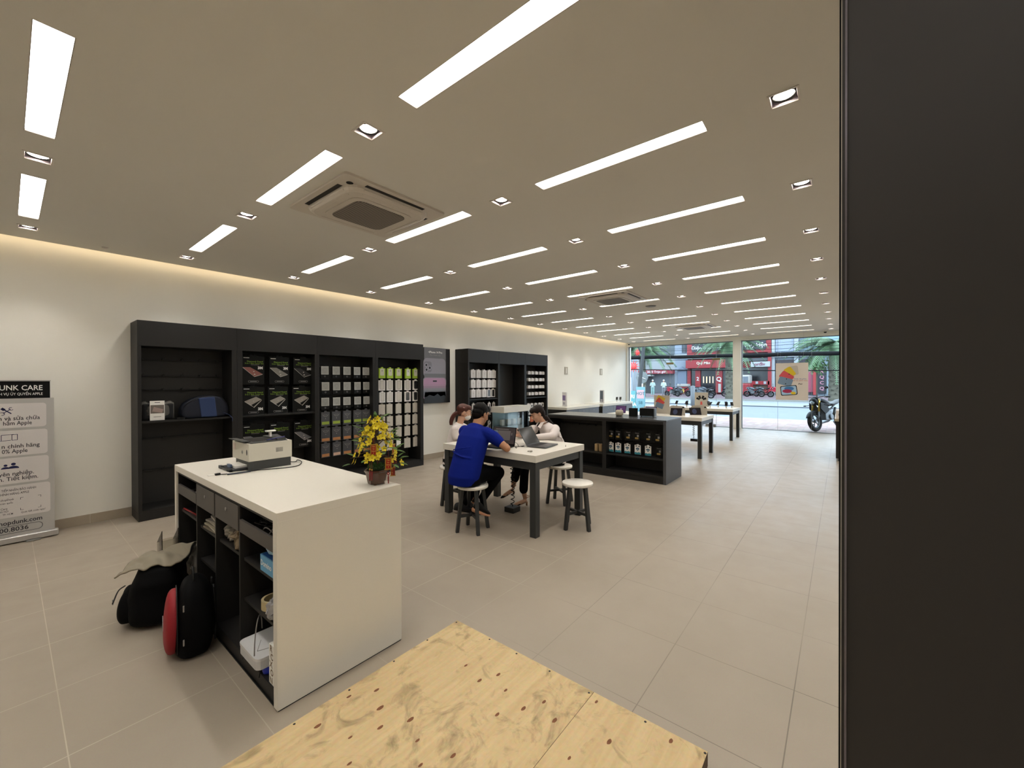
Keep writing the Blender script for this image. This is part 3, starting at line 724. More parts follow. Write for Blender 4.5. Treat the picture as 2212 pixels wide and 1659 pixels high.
b = MB(); b.M = Matrix.Translation((2.83, 6.34, 0.1175)) @ Matrix.Rotation(radians(-12), 4, 'X'); b.box(-0.13, 0, 0, 0.13, 0.012, 0.20)
T = thing('sign_card', 'white card lettered Clara standing at the foot of the black packs', 'card', (2.83, 6.34, 0.117)); b.build('card', mat('ivory card','cfc9bb',0.5), T, world=True)
b = MB(); b.M = Matrix.Translation((2.83, 6.34, 0.1175)) @ Matrix.Rotation(radians(-12), 4, 'X'); b.text('iClara', 0.085, frame((0, -0.001, 0.11), (1, 0, 0), (0, 0, 1)), bold=0.02); b.build('lettering', M_BLACK, T, world=True)

# ------------------------------------------------------------------ wall poster (light box) between the shelving units
T = thing('wall_poster', 'framed phone poster in grey and violet on the left wall', 'poster', (5.72, 6.66, 1.165))
MB().box(5.36, 6.63, 1.165, 6.07, 6.695, 2.32).build('frame', mat('poster black frame', '151515', 0.25), T, world=True, bevel=0.002)
b = MB(); M_P1 = mat('poster grey', '67666a', 0.35)
def pq(x0, z0, x1, z1, m, l=0.0): b.quad([(x0, 6.6294-l, z0), (x1, 6.6294-l, z0), (x1, 6.6294-l, z1), (x0, 6.6294-l, z1)], m)
pq(5.365, 1.17, 5.95, 2.315, 0); pq(5.95, 1.17, 6.065, 2.315, 1)
def prr(cx, cz, w, h, r, m, l): b.add([(cx+p[0], 6.6294-l, cz+p[1]) for p in rrect(w, h, r, 5)], [tuple(range(24))], m)
prr(5.645, 1.90, 0.60, 0.40, 0.09, 2, 0.0004); pq(5.365, 1.56, 5.95, 1.78, 0, 0.0006); prr(5.46, 1.92, 0.20, 0.22, 0.05, 3, 0.0008)
for cx, cz in ((5.42, 1.955), (5.51, 1.90), (5.425, 1.86)):
    prr(cx, cz, 0.085, 0.085, 0.042, 4, 0.001); prr(cx, cz, 0.05, 0.05, 0.024, 1, 0.0012)
prr(5.645, 1.60, 0.62, 0.20, 0.06, 2, 0.0009); prr(5.645, 1.46, 0.60, 0.46, 0.08, 5, 0.001)
for k_ in range(5): b.quad([(5.345, 6.6283-k_*0.0001, 1.30), (5.945, 6.6283-k_*0.0001, 1.30), (5.945, 6.6283-k_*0.0001, 1.56-k_*0.04), (5.345, 6.6283-k_*0.0001, 1.56-k_*0.04)], 7+k_)
pq(5.365, 1.17, 5.95, 1.30, 1, 0.0013); b.quad([(5.365, 6.6279, 1.30), (5.95, 6.6279, 1.30), (5.93, 6.6279, 1.42), (5.39, 6.6279, 1.42)], 6)
b.add([(5.365, 6.6276, 1.27), (5.95, 6.6276, 1.27), (5.90, 6.6276, 1.33), (5.80, 6.6276, 1.30), (5.72, 6.6276, 1.36), (5.62, 6.6276, 1.31), (5.5, 6.6276, 1.34)], [(0,1,2,3,4,5,6)], 1)
prr(5.645, 1.625, 0.11, 0.03, 0.014, 1, 0.0014)
b.build('print', [M_P1, mat('poster black', '17171a', 0.35), mat('poster lilac grey', '86838c', 0.35), mat('poster bump', '736f78', 0.35), mat('poster ring', '94909a', 0.35), mat('poster pink', 'a9829e', 0.35), mat('poster greyblue', '6e6e76', 0.35)]+[mat('poster fade %d' % k_, ['a38299', '937c8f', '848088', '777a80', '6d7078'][k_], 0.35) for k_ in range(5)], T, world=True)
b = MB(); b.text('\u2022iPhone 14 Pro', 0.062, frame((5.66, 6.6285, 2.225), (1, 0, 0), (0, 0, 1)), 0, bold=0.015); b.text('Pro. Vượt trội.', 0.048, frame((5.66, 6.6285, 2.165), (1, 0, 0), (0, 0, 1)), 1)
b.build('lettering', [M_WINK, M_GINK], T, world=True)
# wall sockets
for x, w in ((10.99, 'nearer the shelving units'), (13.37, 'nearer the shop window')):
    T = thing('wall_switch', 'beige wall plate %s' % w, 'wall plate', (x, 6.70, 1.95))
    MB().box(x-0.09, 6.685, 1.835, x+0.09, 6.70, 2.065).build('plate', mat('beige plate', 'a7a08f', 0.5), T, world=True, bevel=0.003)
    MB().box(x-0.02, 6.682, 1.87, x+0.02, 6.686, 2.03).build('rocker', M_WHITE, T, world=True, bevel=0.002)

# ------------------------------------------------------------------ glass display case
T = thing('display_case', 'white topped glass display case in front of the empty unit', 'display case', (7.5, 6.08, 0))
MB().box(7.0, 5.88, 0.905, 8.0, 6.27, 1.04).build('top', M_WHITE, T, world=True, bevel=0.003)
MB().box(7.02, 5.90, 0, 7.98, 6.26, 0.30).build('base', M_DARK, T, world=True, bevel=0.002)
for x in (7.02, 7.97): MB().box(x, 5.90, 0.30, x+0.008, 6.26, 0.905).build('glass_side', M_VIT, T, world=True)
for x0_, x1_ in ((7.03, 7.495), (7.505, 7.97)): MB().box(x0_, 5.90, 0.30, x1_, 5.906, 0.905).build('glass_door', M_VIT, T, world=True)
MB().box(7.03, 5.92, 0.60, 7.97, 6.24, 0.608).build('glass_shelf', M_VIT, T, world=True)
MB().box(7.03, 6.245, 0.30, 7.97, 6.258, 0.905).build('back_panel', mat('case back', 'a3afb0', 0.3, metal=0.2), T, world=True)  # pale grey-blue back colour stands in for light reflections in the case glass
for i, x in enumerate((7.2, 7.42, 7.62, 7.84)):
    o = MB().cbox((x, 6.10, 0.668), (0.10, 0.06, 0.12)).build('product_box', M_WCARD, loc=(x, 6.10, 0.608), bevel=0.002)
    tag(o, 'small white box on the glass shelf of the display case, %s' % ['leftmost', 'second from left', 'second from right', 'rightmost'][i], 'box', 'boxes inside the glass display case')

# ------------------------------------------------------------------ dark island counter
T = thing('island_counter', 'dark grey island counter with open shelves of blue and white packs', 'counter', (6.785, 3.2, 0))
xf, xb, ya, yb = 6.40, 7.17, 2.11, 4.30
MB().box(xf-0.004, ya-0.004, 0.975, xb+0.004, yb+0.004, 1.0).build('worktop', mat('grey laminate top','454648',0.25), T, world=True, bevel=0.0015)
MB().box(xf, ya, 0.0, xb, ya+0.045, 0.975).build('end_panel', mat('grey blue laminate', '45474b', 0.45), T, world=True, bevel=0.001)
MB().box(xf, yb-0.045, 0.0, xb, yb, 0.975).build('end_panel', M_DARK, T, world=True, bevel=0.001)
MB().box(xf, ya+0.045, 0.93, xb, yb-0.045, 0.975).build('top_rail', M_DARK, T, world=True, bevel=0.001)
MB().box(xf+0.006, ya+0.045, 0.0, xb, yb-0.045, 0.085).build('plinth', M_DARK, T, world=True)
MB().box(xf, ya+0.045, 0.088, xb, yb-0.045, 0.125).build('bottom_rail', M_DARK, T, world=True, bevel=0.001)
MB().box(xf, 3.115, 0.125, xf+0.38, 3.185, 0.93).build('divider', M_DARK, T, world=True, bevel=0.001)
MB().box(xf+0.38, ya+0.045, 0.125, xf+0.395, yb-0.045, 0.93).build('back_panel', M_DARKIN, T, world=True)
MB().box(xf+0.01, ya+0.045, 0.365, xf+0.38, 3.115, 0.388).build('shelf', M_DARK, T, world=True, bevel=0.001)
MB().box(xf+0.01, 3.185, 0.365, xf+0.38, yb-0.045, 0.388).build('shelf', M_DARK, T, world=True, bevel=0.001)
b = MB(); b.box(xf+0.35, 3.2, 0.80, xf+0.378, 4.24, 0.82)
for i in range(6): b.box(xf+0.31, 3.3+i*0.17, 0.80, xf+0.35, 3.33+i*0.17, 0.822)
b.build('hanging_rail', M_DARK, T, world=True)
b = MB(); b.box(xf+0.35, 2.17, 0.785, xf+0.378, 3.10, 0.80); b.box(xf+0.35, 2.17, 0.585, xf+0.378, 3.10, 0.60); b.build('hanging_rail', M_DARK, T, world=True)
def ipack(style):
    """pack facing -x"""
    T2 = thing('hanging_pack', 'x', 'product pack'); RR = Matrix.Rotation(radians(-90), 4, 'Z')
    if style == 'gold':
        MB().prism(tabbed(0.105, 0.165, 0.012), 0.012, 0, RR @ XZ).build('card', M_PK, T2)
        b = MB(); b.M = RR
        b.text('PowerBeats', 0.012, frame((0.0, -0.0125, -0.03), (1, 0, 0), (0, 0, 1)), 0) if False else art(b, 0, rect(0.0, -0.03, 0.07, 0.006), t=0.012)
        art(b, 0, rect(0.015, -0.075, 0.03, 0.035), t=0.012); art(b, 1, [(v[0]-0.005, -0.115+v[1]) for v in rrect(0.06, 0.03, 0.012, 4)], t=0.012)
        b.build('print', [M_GINK, mat('gold ink', 'a98f52', 0.35, metal=0.4)], T2)
    else:
        MB().prism(tabbed(0.10, 0.17, 0.012), 0.012, 0, RR @ XZ).build('card', M_PAPER, T2)
        b = MB(); b.M = RR
        art(b, 0, [(-0.032, -0.075), (-0.018, -0.06), (0.018, -0.06), (0.032, -0.075), (0.0, -0.112)], t=0.012)
        art(b, 2, [(-0.018, -0.078), (0.018, -0.078), (0.0, -0.098)], t=0.012, lift=0.0009)
        art(b, 1, [(-0.05, -0.17), (0.05, -0.17), (0.05, -0.138), (0.02, -0.130), (-0.01, -0.14), (-0.03, -0.13), (-0.05, -0.14)], t=0.012)
        art(b, 3, rect(-0.022, -0.032, 0.03, 0.014), t=0.012); art(b, 3, rect(0.025, -0.036, 0.024, 0.016), t=0.012)
        b.build('print', [mat('diamond blue', '35566c', 0.4), mat('teal print', '3c93a5', 0.5), mat('pale blue print', '9fb8c0', 0.5), M_BLACK], T2)
    return T2
pg = ipack('gold'); pd = ipack('diamond'); first = {'g': pg, 'd': pd}; used = set()
def put(k, y, z, lab):
    T2 = first[k] if k not in used else dup(first[k], (0, 0, 0), 0)
    used.add(k); T2.matrix_basis = Matrix.Translation((6.53, y, z)); T2['label'] = lab; T2['group'] = 'packs hung in the island counter'
    MB().tube([(6.75, y, z-0.01), (6.515, y, z-0.01), (6.505, y, z+0.004)], 0.0025, 6).build('hook', M_HOOK, T, world=True)
T = bpy.data.objects['island_counter']
p6 = ['leftmost', 'second from left', 'third from left', 'third from right', 'second from right', 'rightmost']
for i, y in enumerate((3.08, 2.95, 2.77, 2.62, 2.43, 2.28)): put('g', y, 0.785, 'black pack with gold print in the upper island row, %s' % p6[i])
for i, y in enumerate((3.087, 2.95, 2.787, 2.61, 2.437)): put('d', y, 0.575, 'white pack with a blue diamond in the island, %s' % ['leftmost', 'second from left', 'middle', 'second from right', 'rightmost'][i])
put('g', 2.26, 0.565, 'black pack with gold print right of the blue diamond packs')
for i, y in enumerate((3.34, 3.265)):
    b = MB(); b.box(6.47+i*0.01, y-0.033, 0.388, 6.56, y+0.03, 0.52+0.0*i); 
    o = b.build('gold_box', mat('champagne gold card', 'a88f68', 0.35, metal=0.3), loc=(6.51, y, 0.388), bevel=0.012); tag(o, 'champagne gold box on the island shelf, %s' % ['left one of the pair', 'right one of the pair'][i], 'box', 'gold boxes in the island counter')
# things on the island
T = thing('smart_speaker', 'small rounded cream speaker on the island counter', 'speaker', (6.75, 3.03, 1.0))
b = MB(); b.lathe([(0.03, 0.008), (0.058, 0.012), (0.066, 0.03), (0.067, 0.075), (0.060, 0.10), (0.045, 0.108), (0.01, 0.110)], 28); b.build('body', mat('cream mesh', 'b9b19d', 0.8, bump=0.5, bump_scale=500), T)
MB().lathe([(0.045, 0.0), (0.045, 0.009)], 20).build('base', M_GREY, T)
for i in range(3):
    a = 2*pi*i/3; MB().lathe([(0.006, 0), (0.006, 0.012)], 8, M=Matrix.Translation((0.05*cos(a), 0.05*sin(a), 0))).build('foot', M_GREY, T)
o = MB().box(6.80, 2.74, 1.0, 6.86, 2.88, 1.145).build('black_box', M_PK, loc=(6.83, 2.81, 1.0), bevel=0.003); tag(o, 'upright black box beside the cream speaker on the island', 'box')
o.rotation_euler = (0, 0, radians(8))
T = thing('boombox_speaker', 'black box speaker with rounded grey sides on the island counter', 'speaker', (6.95, 2.62, 1.0)); T.matrix_basis = Matrix.Translation((6.95, 2.60, 1.0)) @ Matrix.Rotation(radians(6), 4, 'Z')
MB().box(-0.07, -0.125, 0.01, 0.10, 0.125, 0.15).build('cabinet', mat('grey speaker case', '4c4d50', 0.4), T, bevel=0.012, seg=3)
MB().box(-0.075, -0.11, 0.018, -0.069, 0.118, 0.142).build('grille', M_BLACK, T, bevel=0.002)
for sy in (-0.1, 0.1): MB().lathe([(0.01, 0), (0.01, 0.012)], 10, M=Matrix.Translation((-0.05, sy, 0))).build('foot', M_BLACK, T)

# ------------------------------------------------------------------ work table
def demo_table(name, label, x0, x1, y0, y1, H=0.85, th=0.072, group=None):
    T = thing(name, label, 'table', ((x0+x1)/2, (y0+y1)/2, 0), 0, group)
    MB().box(x0, y0, H-th, x1, y1, H).build('tabletop', M_WHITE, T, world=True, bevel=0.002)
    s = 0.075; e = 0.012
    for ax in (x0+e, x1-e-s):
        for ay in (y0+e, y1-e-s):
            MB().box(ax, ay, 0, ax+s, ay+s, H-th).build('leg', M_LEG, T, world=True, bevel=0.002)
    za, zb = H-th-0.085, H-th
    for c in ((x0+e+s, y0+e+.01, x1-e-s, y0+e+.055), (x0+e+s, y1-e-.055, x1-e-s, y1-e-.01), (x0+e+.01, y0+e+s, x0+e+.055, y1-e-s), (x1-e-.055, y0+e+s, x1-e-.01, y1-e-s)):
        MB().box(c[0], c[1], za, c[2], c[3], zb).build('apron', M_LEG, T, world=True, bevel=0.001)
    return T
demo_table('work_table', 'white topped table with dark legs where three people sit', 3.38, 4.385, 2.42, 3.82)
demo_table('display_table', 'white display table with tablets beyond the island counter', 8.98, 10.0, 2.235, 4.35, group='display tables')
demo_table('display_table', 'white display table with phones nearest the shop window', 12.25, 13.25, 2.27, 4.7, group='display tables')

def stool(x, y, rz, label):
    T = thing('stool', label, 'stool', (x, y, 0), rz, 'round white stools with dark legs')
    MB().lathe([(0.01, 0.466), (0.160, 0.466), (0.168, 0.470), (0.170, 0.478), (0.170, 0.492), (0.167, 0.498), (0.160, 0.500), (0.01, 0.500)], 40).build('seat', mat('glossy white seat', 'e8e4da', 0.15), T)
    for i in range(4):
        a = pi/4+i*pi/2; b = MB(); top = Vector((0.115*cos(a), 0.115*sin(a), 0.466)); bot = Vector((0.175*cos(a), 0.175*sin(a), 0.0))
        w = 0.0165; rs = []
        for p, k in ((bot, w*1.0), (bot.lerp(top, 0.04), w*1.06), (top, w*1.06)):
            rs.append([(p.x+k*(cos(a)*sx-sin(a)*sy), p.y+k*(sin(a)*sx+cos(a)*sy), p.z) for sx, sy in ((-1, -1), (1, -1), (1, 1), (-1, 1))])
        b.rings(rs, 0, False); b.build('leg', M_LEG, T, bevel=0.002)
    for i in range(2):
        a = pi/4+i*pi/2; b = MB(); b.M = Matrix.Rotation(a, 4, 'Z'); b.box(-0.15, -0.014, 0.155+i*0.0, 0.15, 0.014, 0.182); b.build('stretcher', M_LEG, T, bevel=0.001)
    return T
stool(3.17, 3.11, radians(18), 'round white stool under the man in the blue shirt')
stool(3.96, 2.27, radians(28), 'empty round white stool at the near table corner')
stool(4.62, 2.92, radians(10), 'round white stool on the far side, used by the woman facing left')
stool(3.72, 4.02, radians(40), 'round white stool at the back, mostly hidden behind the blue-shirted man')

# ------------------------------------------------------------------ left wall display counters (far)
def wall_counter(x0, x1, y0, label):
    T = thing('wall_counter', label, 'counter', ((x0+x1)/2, 6.4, 0), 0, 'white topped wall counters')
    MB().box(x0, y0, 0.80, x1, 6.695, 0.87).build('worktop', M_WHITE, T, world=True, bevel=0.002)
    MB().box(x0+0.01, y0+0.03, 0, x1-0.01, 6.69, 0.08).build('plinth', M_DARK, T, world=True)
    MB().box(x0+0.01, y0+0.03, 0.08, x1-0.01, 6.69, 0.80).build('carcass', M_DARK, T, world=True)
    n = 3; w = (x1-x0-0.02)/n
    for i in range(n):
        d = MB().box(x0+0.01+i*w+0.003, y0+0.015, 0.09, x0+0.01+(i+1)*w-0.003, y0+0.03, 0.79).build('door', mat('grey blue laminate 2', '5d6066', 0.4), T, world=True, bevel=0.001)
        b = MB(); b.lathe([(0.010, 0), (0.010, 0.004), (0.004, 0.005)], 12, M=frame((x0+0.01+(i+0.5)*w, y0+0.015, 0.72), (1, 0, 0), (0, 0, 1))); b.build('lock', M_STEEL, T, world=True)
    return T
wall_counter(9.95, 11.95, 6.04, 'white topped wall counter left of the far corner, nearer the camera'); wall_counter(12.15, 14.6, 6.02, 'white topped wall counter in the far left corner by the window')
# counter at the right edge behind the partition
T = thing('right_counter', 'dark counter with a white top cut off by the dark partition', 'counter', (11.2, -0.6, 0))
MB().box(10.37, -1.2, 0.80, 12.2, 0.11, 0.85).build('worktop', mat('pale wood edge', 'a89c84', 0.4), T, world=True, bevel=0.002)
MB().box(10.40, -1.17, 0.06, 12.17, 0.09, 0.80).build('body', M_DARK, T, world=True, bevel=0.002)
MB().box(10.46, -1.10, 0, 12.10, 0.05, 0.06).build('plinth', M_BLACK, T, world=True)
for i in range(3):
    T = thing('white_box', 'white boxed product at the edge of the right counter, %s' % ['nearest', 'middle one', 'farthest'][i], 'box', (10.55+i*0.28, 0.02, 0.85), 0, 'boxes on the right counter')
    MB().box(-0.09, -0.1, 0, 0.09, 0.07, 0.16).build('box', M_WCARD, T, bevel=0.002); MB().box(-0.091, -0.05, 0.06, -0.0905, 0.03, 0.10).build('print', M_GINK, T)
# ------------------------------------------------------------------ white reception counter
CX0, CX1, CY0, CY1, CZ = 0.82, 1.54, 2.13, 4.03, 0.97
T = thing('reception_counter', 'white waterfall counter with a charcoal shelf interior', 'counter', (1.18, 3.08, 0))
MB().box(CX0, CY0, 0.925, CX1, CY1, CZ).build('worktop', M_WHITE, T, world=True, bevel=0.0015)
MB().box(CX0, CY0, 0.006, CX1, CY0+0.045, 0.925).build('end_panel', M_WHITE, T, world=True, bevel=0.0015)
MB().box(CX0, CY1-0.045, 0.006, CX1, CY1, 0.925).build('end_panel', M_WHITE, T, world=True, bevel=0.0015)
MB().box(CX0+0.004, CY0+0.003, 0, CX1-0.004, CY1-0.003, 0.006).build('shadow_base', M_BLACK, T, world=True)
ia, ib, xi = CY0+0.045, CY1-0.045, CX0+0.012
MB().box(xi, ia, 0.905, CX1-0.03, ib, 0.925).build('top_rail', M_DARK, T, world=True)
MB().box(xi, ia, 0.006, CX1-0.03, ib, 0.075).build('base_board', M_DARK, T, world=True)
MB().box(CX1-0.03, ia, 0.006, CX1, ib, 0.925).build('back_panel', M_DARKIN, T, world=True)
MB().box(CX0+0.42, ia, 0.075, CX0+0.43, ib, 0.905).build('inner_back', M_DARKIN, T, world=True)
D = [ib, 3.50, 3.095, 2.67, ia]
MB().box(xi, ia, 0.075, CX0+0.42, ia+0.016, 0.905).build('divider', M_DARK, T, world=True)
MB().box(xi, ib-0.016, 0.075, CX0+0.42, ib, 0.905).build('divider', M_DARK, T, world=True)
for y in D[1:4]:
    MB().box(xi, y-0.009, 0.075, CX0+0.42, y+0.009, 0.905).build('divider', M_DARK, T, world=True, bevel=0.0008)
M_DRW = mat('grey brown drawer front', '4a4744', 0.45, noise_amt=0.05)
for k in (1, 2):
    y1_, y0_ = D[k]-0.010, D[k+1]+0.010
    dr = MB().box(xi-0.004, y0_, 0.757, xi+0.012, y1_, 0.903).build('drawer', M_DRW, T, world=True, bevel=0.001)
    yc_ = (y0_+y1_)/2
    b = MB(); b.lathe([(0.011, 0), (0.011, 0.003), (0.009, 0.004), (0.006, 0.002), (0.001, 0.002)], 18, M=frame((xi-0.004, yc_, 0.845), (0, -1, 0), (0, 0, 1))); b.build('lock', M_STEEL, dr, world=True)
for k in (0, 3):
    MB().box(xi-0.002, D[k+1]+0.009, 0.757, xi+0.012, D[k]-0.009 if k == 0 else D[k]-0.009, 0.828).build('tray_front', M_DRW, T, world=True, bevel=0.001)
    MB().box(xi+0.012, D[k+1]+0.01, 0.76, CX0+0.42, D[k]-0.01, 0.77).build('tray', M_DARK, T, world=True)
def cshelf(k, z, inset=0.02): MB().box(xi+inset, D[k+1]+0.009, z-0.018, CX0+0.42, D[k]-0.009, z).build('shelf', M_DARK, T, world=True, bevel=0.001)
for k, z in ((0, 0.63), (1, 0.61), (1, 0.38), (2, 0.61), (3, 0.605), (3, 0.375)): cshelf(k, z)

def put1(b, name, m, loc, label, cat, group=None, **kw):
    o = b.build(name, m, loc=loc, **kw); return tag(o, label, cat, group)
# objects in the counter
b = MB(); b.tube([(0.86, 3.98-0.03, 0.636), (0.88, 3.60, 0.636)], 0.006, 8); put1(b, 'red_pen', mat('red plastic', '8f1a22', 0.35), (0.87, 3.8, 0.63), 'red pen on the first shelf of the white counter', 'pen')
b = MB(); b.tube([(0.90+0.045*cos(a), 3.62+0.085*sin(a), 0.634+0.012*sin(a*1.5)) for a in [i*2*pi/30*1.1 for i in range(31)]], 0.003, 6); put1(b, 'red_cable', mat('red cable', 'a03a2c', 0.45), (0.90, 3.62, 0.63), 'thin orange red cable loop on the shelf beside the red pen', 'cable')
o = MB().box(0.86, 3.62, 0.77, 0.96, 3.76, 0.79).build('white_card', M_PAPER, loc=(0.91, 3.69, 0.77), bevel=0.001); tag(o, 'white card in the open tray left of the drawers', 'card')
for i in range(6):
    b = MB(); b.M = Matrix.Translation((0.96+0.004*i, 3.28-0.006*i, 0.611+0.0125*i)) @ Matrix.Rotation(radians([3, -4, 6, -2, 8, -5][i]), 4, 'Z'); b.box(-0.105, -0.14, 0, 0.105, 0.14, 0.0118)
    put1(b, 'paper_stack' if i > 2 else 'magazine', mat('paper tone %d' % i, ['6f6557', 'a8a190', '8f8878', 'b4ad9e', '97928a', 'c2bdb2'][i], 0.6), (0.96, 3.28, 0.611+0.0125*i), ['bottom magazine of the pile under the first drawer', 'second lowest magazine of the pile under the first drawer', 'third lowest magazine of the pile under the first drawer', 'third highest paper stack of the pile under the first drawer', 'second highest paper stack of the pile under the first drawer', 'topmost paper stack of the pile under the first drawer'][i], 'papers', 'paper pile in the counter')
def crumple(name, label, cat, c, r, m, seed=0, amp=0.35, parent=None):
    b = MB(); n, k = 22, 14; rs = []
    for a in range(k+1):
        th = pi*(a+0.2)/(k+0.4); ring_ = []
        for i in range(n):
            ph = 2*pi*i/n; d = Vector((sin(th)*cos(ph), sin(th)*sin(ph), -cos(th)))
            q = 1+amp*noise.noise(d*2.3+Vector((seed, 0, 0)))+amp*0.6*noise.noise(d*6+Vector((0, seed, 0)))
            p = Vector((d.x*r[0]*q, d.y*r[1]*q, d.z*r[2]*q)); ring_.append((p.x, p.y, max(p.z, -r[2]*0.95)))
        rs.append(ring_)
    b.rings(rs, 0, False); b.M = Matrix.Identity(4)
    b.v = [v+Vector((c[0], c[1], c[2]+r[2]*0.95+0.001)) for v in b.v]
    o = b.build(name, m, loc=c); tag(o, label, cat); return o
M_BAGC = mat('crumpled clear bag', 'a9a398', 0.15, alpha=0.75, spec=0.8)
crumple('plastic_bag', 'crumpled clear plastic bag under the second drawer', 'plastic bag', (0.93, 3.0, 0.61), (0.07, 0.08, 0.06), M_BAGC, 1)
crumple('plastic_bag', 'brown tinted crumpled bag beside the clear bag in the third bay', 'plastic bag', (0.90, 2.80, 0.61), (0.06, 0.07, 0.065), mat('brownish film', '8a7a62', 0.2, alpha=0.85), 4)
crumple('plastic_bag', 'crumpled silver plastic bag leaning in the far bay behind the black bag', 'plastic bag', (0.93, 3.74, 0.076), (0.09, 0.17, 0.16), M_BAGC, 7, 0.25)
b = MB(); rp = random.Random(5)
for i in range(9):
    p = [(0.87+rp.uniform(0, .14), 2.25+rp.uniform(0, .33), 0.778+rp.uniform(0, .07)) for _ in range(6)]; b.tube(spline(p, 5), 0.003, 5)
put1(b, 'cable_tangle', M_BLACK, (0.93, 2.42, 0.775), 'black cable tangle in the open tray at the near end', 'cables')
b = MB(); b.tube(spline([(0.87, 2.46, 0.785), (0.86, 2.36, 0.84), (0.89, 2.30, 0.80), (0.87, 2.24, 0.87), (0.92, 2.21, 0.86)], 6), 0.0035, 6); b.tube(spline([(0.87, 2.36, 0.80), (0.88, 2.29, 0.85), (0.90, 2.25, 0.79)], 6), 0.0035, 6)
put1(b, 'grey_cable', mat('grey cable', '85807a', 0.5), (0.88, 2.34, 0.785), 'grey cable on top of the black tangle in the tray', 'cable')
M_BLUE1 = mat('sky blue carton', '5f9cc4', 0.45); M_BLUE2 = mat('deep blue carton', '1f4d92', 0.45)
T2 = thing('tissue_box', 'sky blue tissue box on the upper shelf near the white end panel', 'box', (0.90, 2.31, 0.605))
MB().box(-0.05, -0.11, 0, 0.06, 0.11, 0.085).build('carton', [M_BLUE1], T2, bevel=0.002)
b = MB(); b.box(-0.045, -0.10, 0.085, 0.055, 0.10, 0.086); b.build('top_print', M_BLUE2, T2)
b = MB(); b.text('Domino', 0.042, f_negx(-0.051, 0.03, 0.045), 0, bold=0.02); b.build('lettering', M_WINK, T2)
b = MB(); rs = []
T3 = thing('tissue_pack', 'blue and white soft tissue pack stacked on the blue tissue box', 'tissue', (0.90, 2.31, 0.692))
for i in range(9):
    t = i/8; y = 0.10-0.2*t; s = 0.55+0.45*sin(pi*min(1, t*1.1+0.05)); rs.append([(0.045*s*cos(a), y, 0.034+0.034*s*sin(a)+0.004*sin(i*2+a*3)) for a in [2*pi*k/12 for k in range(12)]])
b.rings(rs, 0, False); b.build('wrapper', mat('blue white wrapper', '8fb4cf', 0.35, noise_amt=0.5, noise_scale=40), T3)
crumple('tan_pouch', 'tan pouch behind the tissue packs on the upper shelf', 'pouch', (1.0, 2.46, 0.605), (0.06, 0.06, 0.055), mat('tan paper', '8a6a3c', 0.7), 12, 0.2)
b = MB(); b.lathe([(0.060, 0.0), (0.060, 0.048), (0.047, 0.048), (0.047, 0.0), (0.060, 0.0)], 36, caps=(False, False), smooth=False); b.v = [v+Vector((0.92, 2.43, 0.376)) for v in b.v]
put1(b, 'masking_tape_roll', mat('cream masking tape', 'b5a67f', 0.6, noise_amt=0.06, noise_scale=300), (0.92, 2.43, 0.375), 'cream masking tape roll on the lower shelf at the near end', 'tape')
crumple('plastic_bag', 'small crumpled silver wrapper right of the masking tape roll', 'wrapper', (0.88, 2.29, 0.376), (0.045, 0.05, 0.055), mat('silver film', 'a6a6aa', 0.15, metal=0.5), 20)
put1(MB().box(0.95, 2.24, 0.376, 1.03, 2.36, 0.45), 'navy_box', mat('navy card', '1a2146', 0.5), (0.99, 2.3, 0.376), 'navy box behind the silver wrapper', 'box', bevel=0.003)
T2 = thing('lidded_box', 'white plastic box with a rounded lid at the bottom of the near bay', 'box', (0.90, 2.46, 0.12))
b = MB(); b.rbox(0.20, 0.26, 0.045, 0.03, 0, z0=0.0); b.build('box_body', mat('translucent white', 'c9c9c9', 0.3), T2, bevel=0.004)
b = MB(); b.rbox(0.205, 0.265, 0.014, 0.032, 0, z0=0.045); b.build('lid', mat('white lid', 'd8d8d8', 0.3), T2, bevel=0.004)
b = MB(); 
for p, q in (((-.07, -.05), (.04, -.09)), ((.04, -.09), (.06, .02)), ((-.07, -.05), (-.02, .04))): b.tube([(p[0], p[1], 0.0605), (q[0], q[1], 0.0605)], 0.0012, 5)
b.build('wire_print', M_GREY, T2)
b = MB()
for sx, sy in ((-1, 1), (1, 1), (-1, -1), (1, -1)): b.tube([(sx*0.07, sy*0.10, 0.0), (sx*0.085, sy*0.115, -0.043)], 0.003, 5)
b.build('stand', M_BLACK, T2)
b = MB(); b.tube([(0.86+0.06*cos(a), 2.48+0.13*cos(a)*0.9, 0.19+0.13*sin(a)) for a in [pi*i/16 for i in range(17)]], 0.003, 6)
put1(b, 'wire_loop', mat('grey cable', '85807a', 0.5), (0.9, 2.5, 0.18), 'grey wire loop standing behind the lidded box', 'cable')
b = MB(); b.lathe([(0.025, 0), (0.028, 0.01), (0.028, 0.035), (0.02, 0.04)], 16, M=Matrix.Translation((0.865, 2.36, 0.076))); put1(b, 'blue_cap', mat('blue plastic', '1c2fae', 0.35), (0.865, 2.36, 0.076), 'blue plastic cap under the lidded box', 'cap')
T2 = thing('printed_carton', 'tall narrow white carton with brown lettering pattern in the near bay', 'box', (0.865, 2.24, 0.076))
MB().box(-0.028, -0.035, 0, 0.028, 0.035, 0.20).build('carton', M_PAPER, T2, bevel=0.001)
b = MB()
for i, s in enumerate(('N', 'O', 'X', 'C', 'R')): b.text(s, 0.045, f_negx(-0.0285, 0.008-0.01*(i % 2), 0.02+0.04*i), 0, bold=0.03)
b.build('lettering', mat('brown ink', '7a6650', 0.5), T2)
T2 = thing('water_bottle', 'small clear water bottle with a white label at the bottom of the third bay', 'bottle', (0.90, 2.72, 0.076))
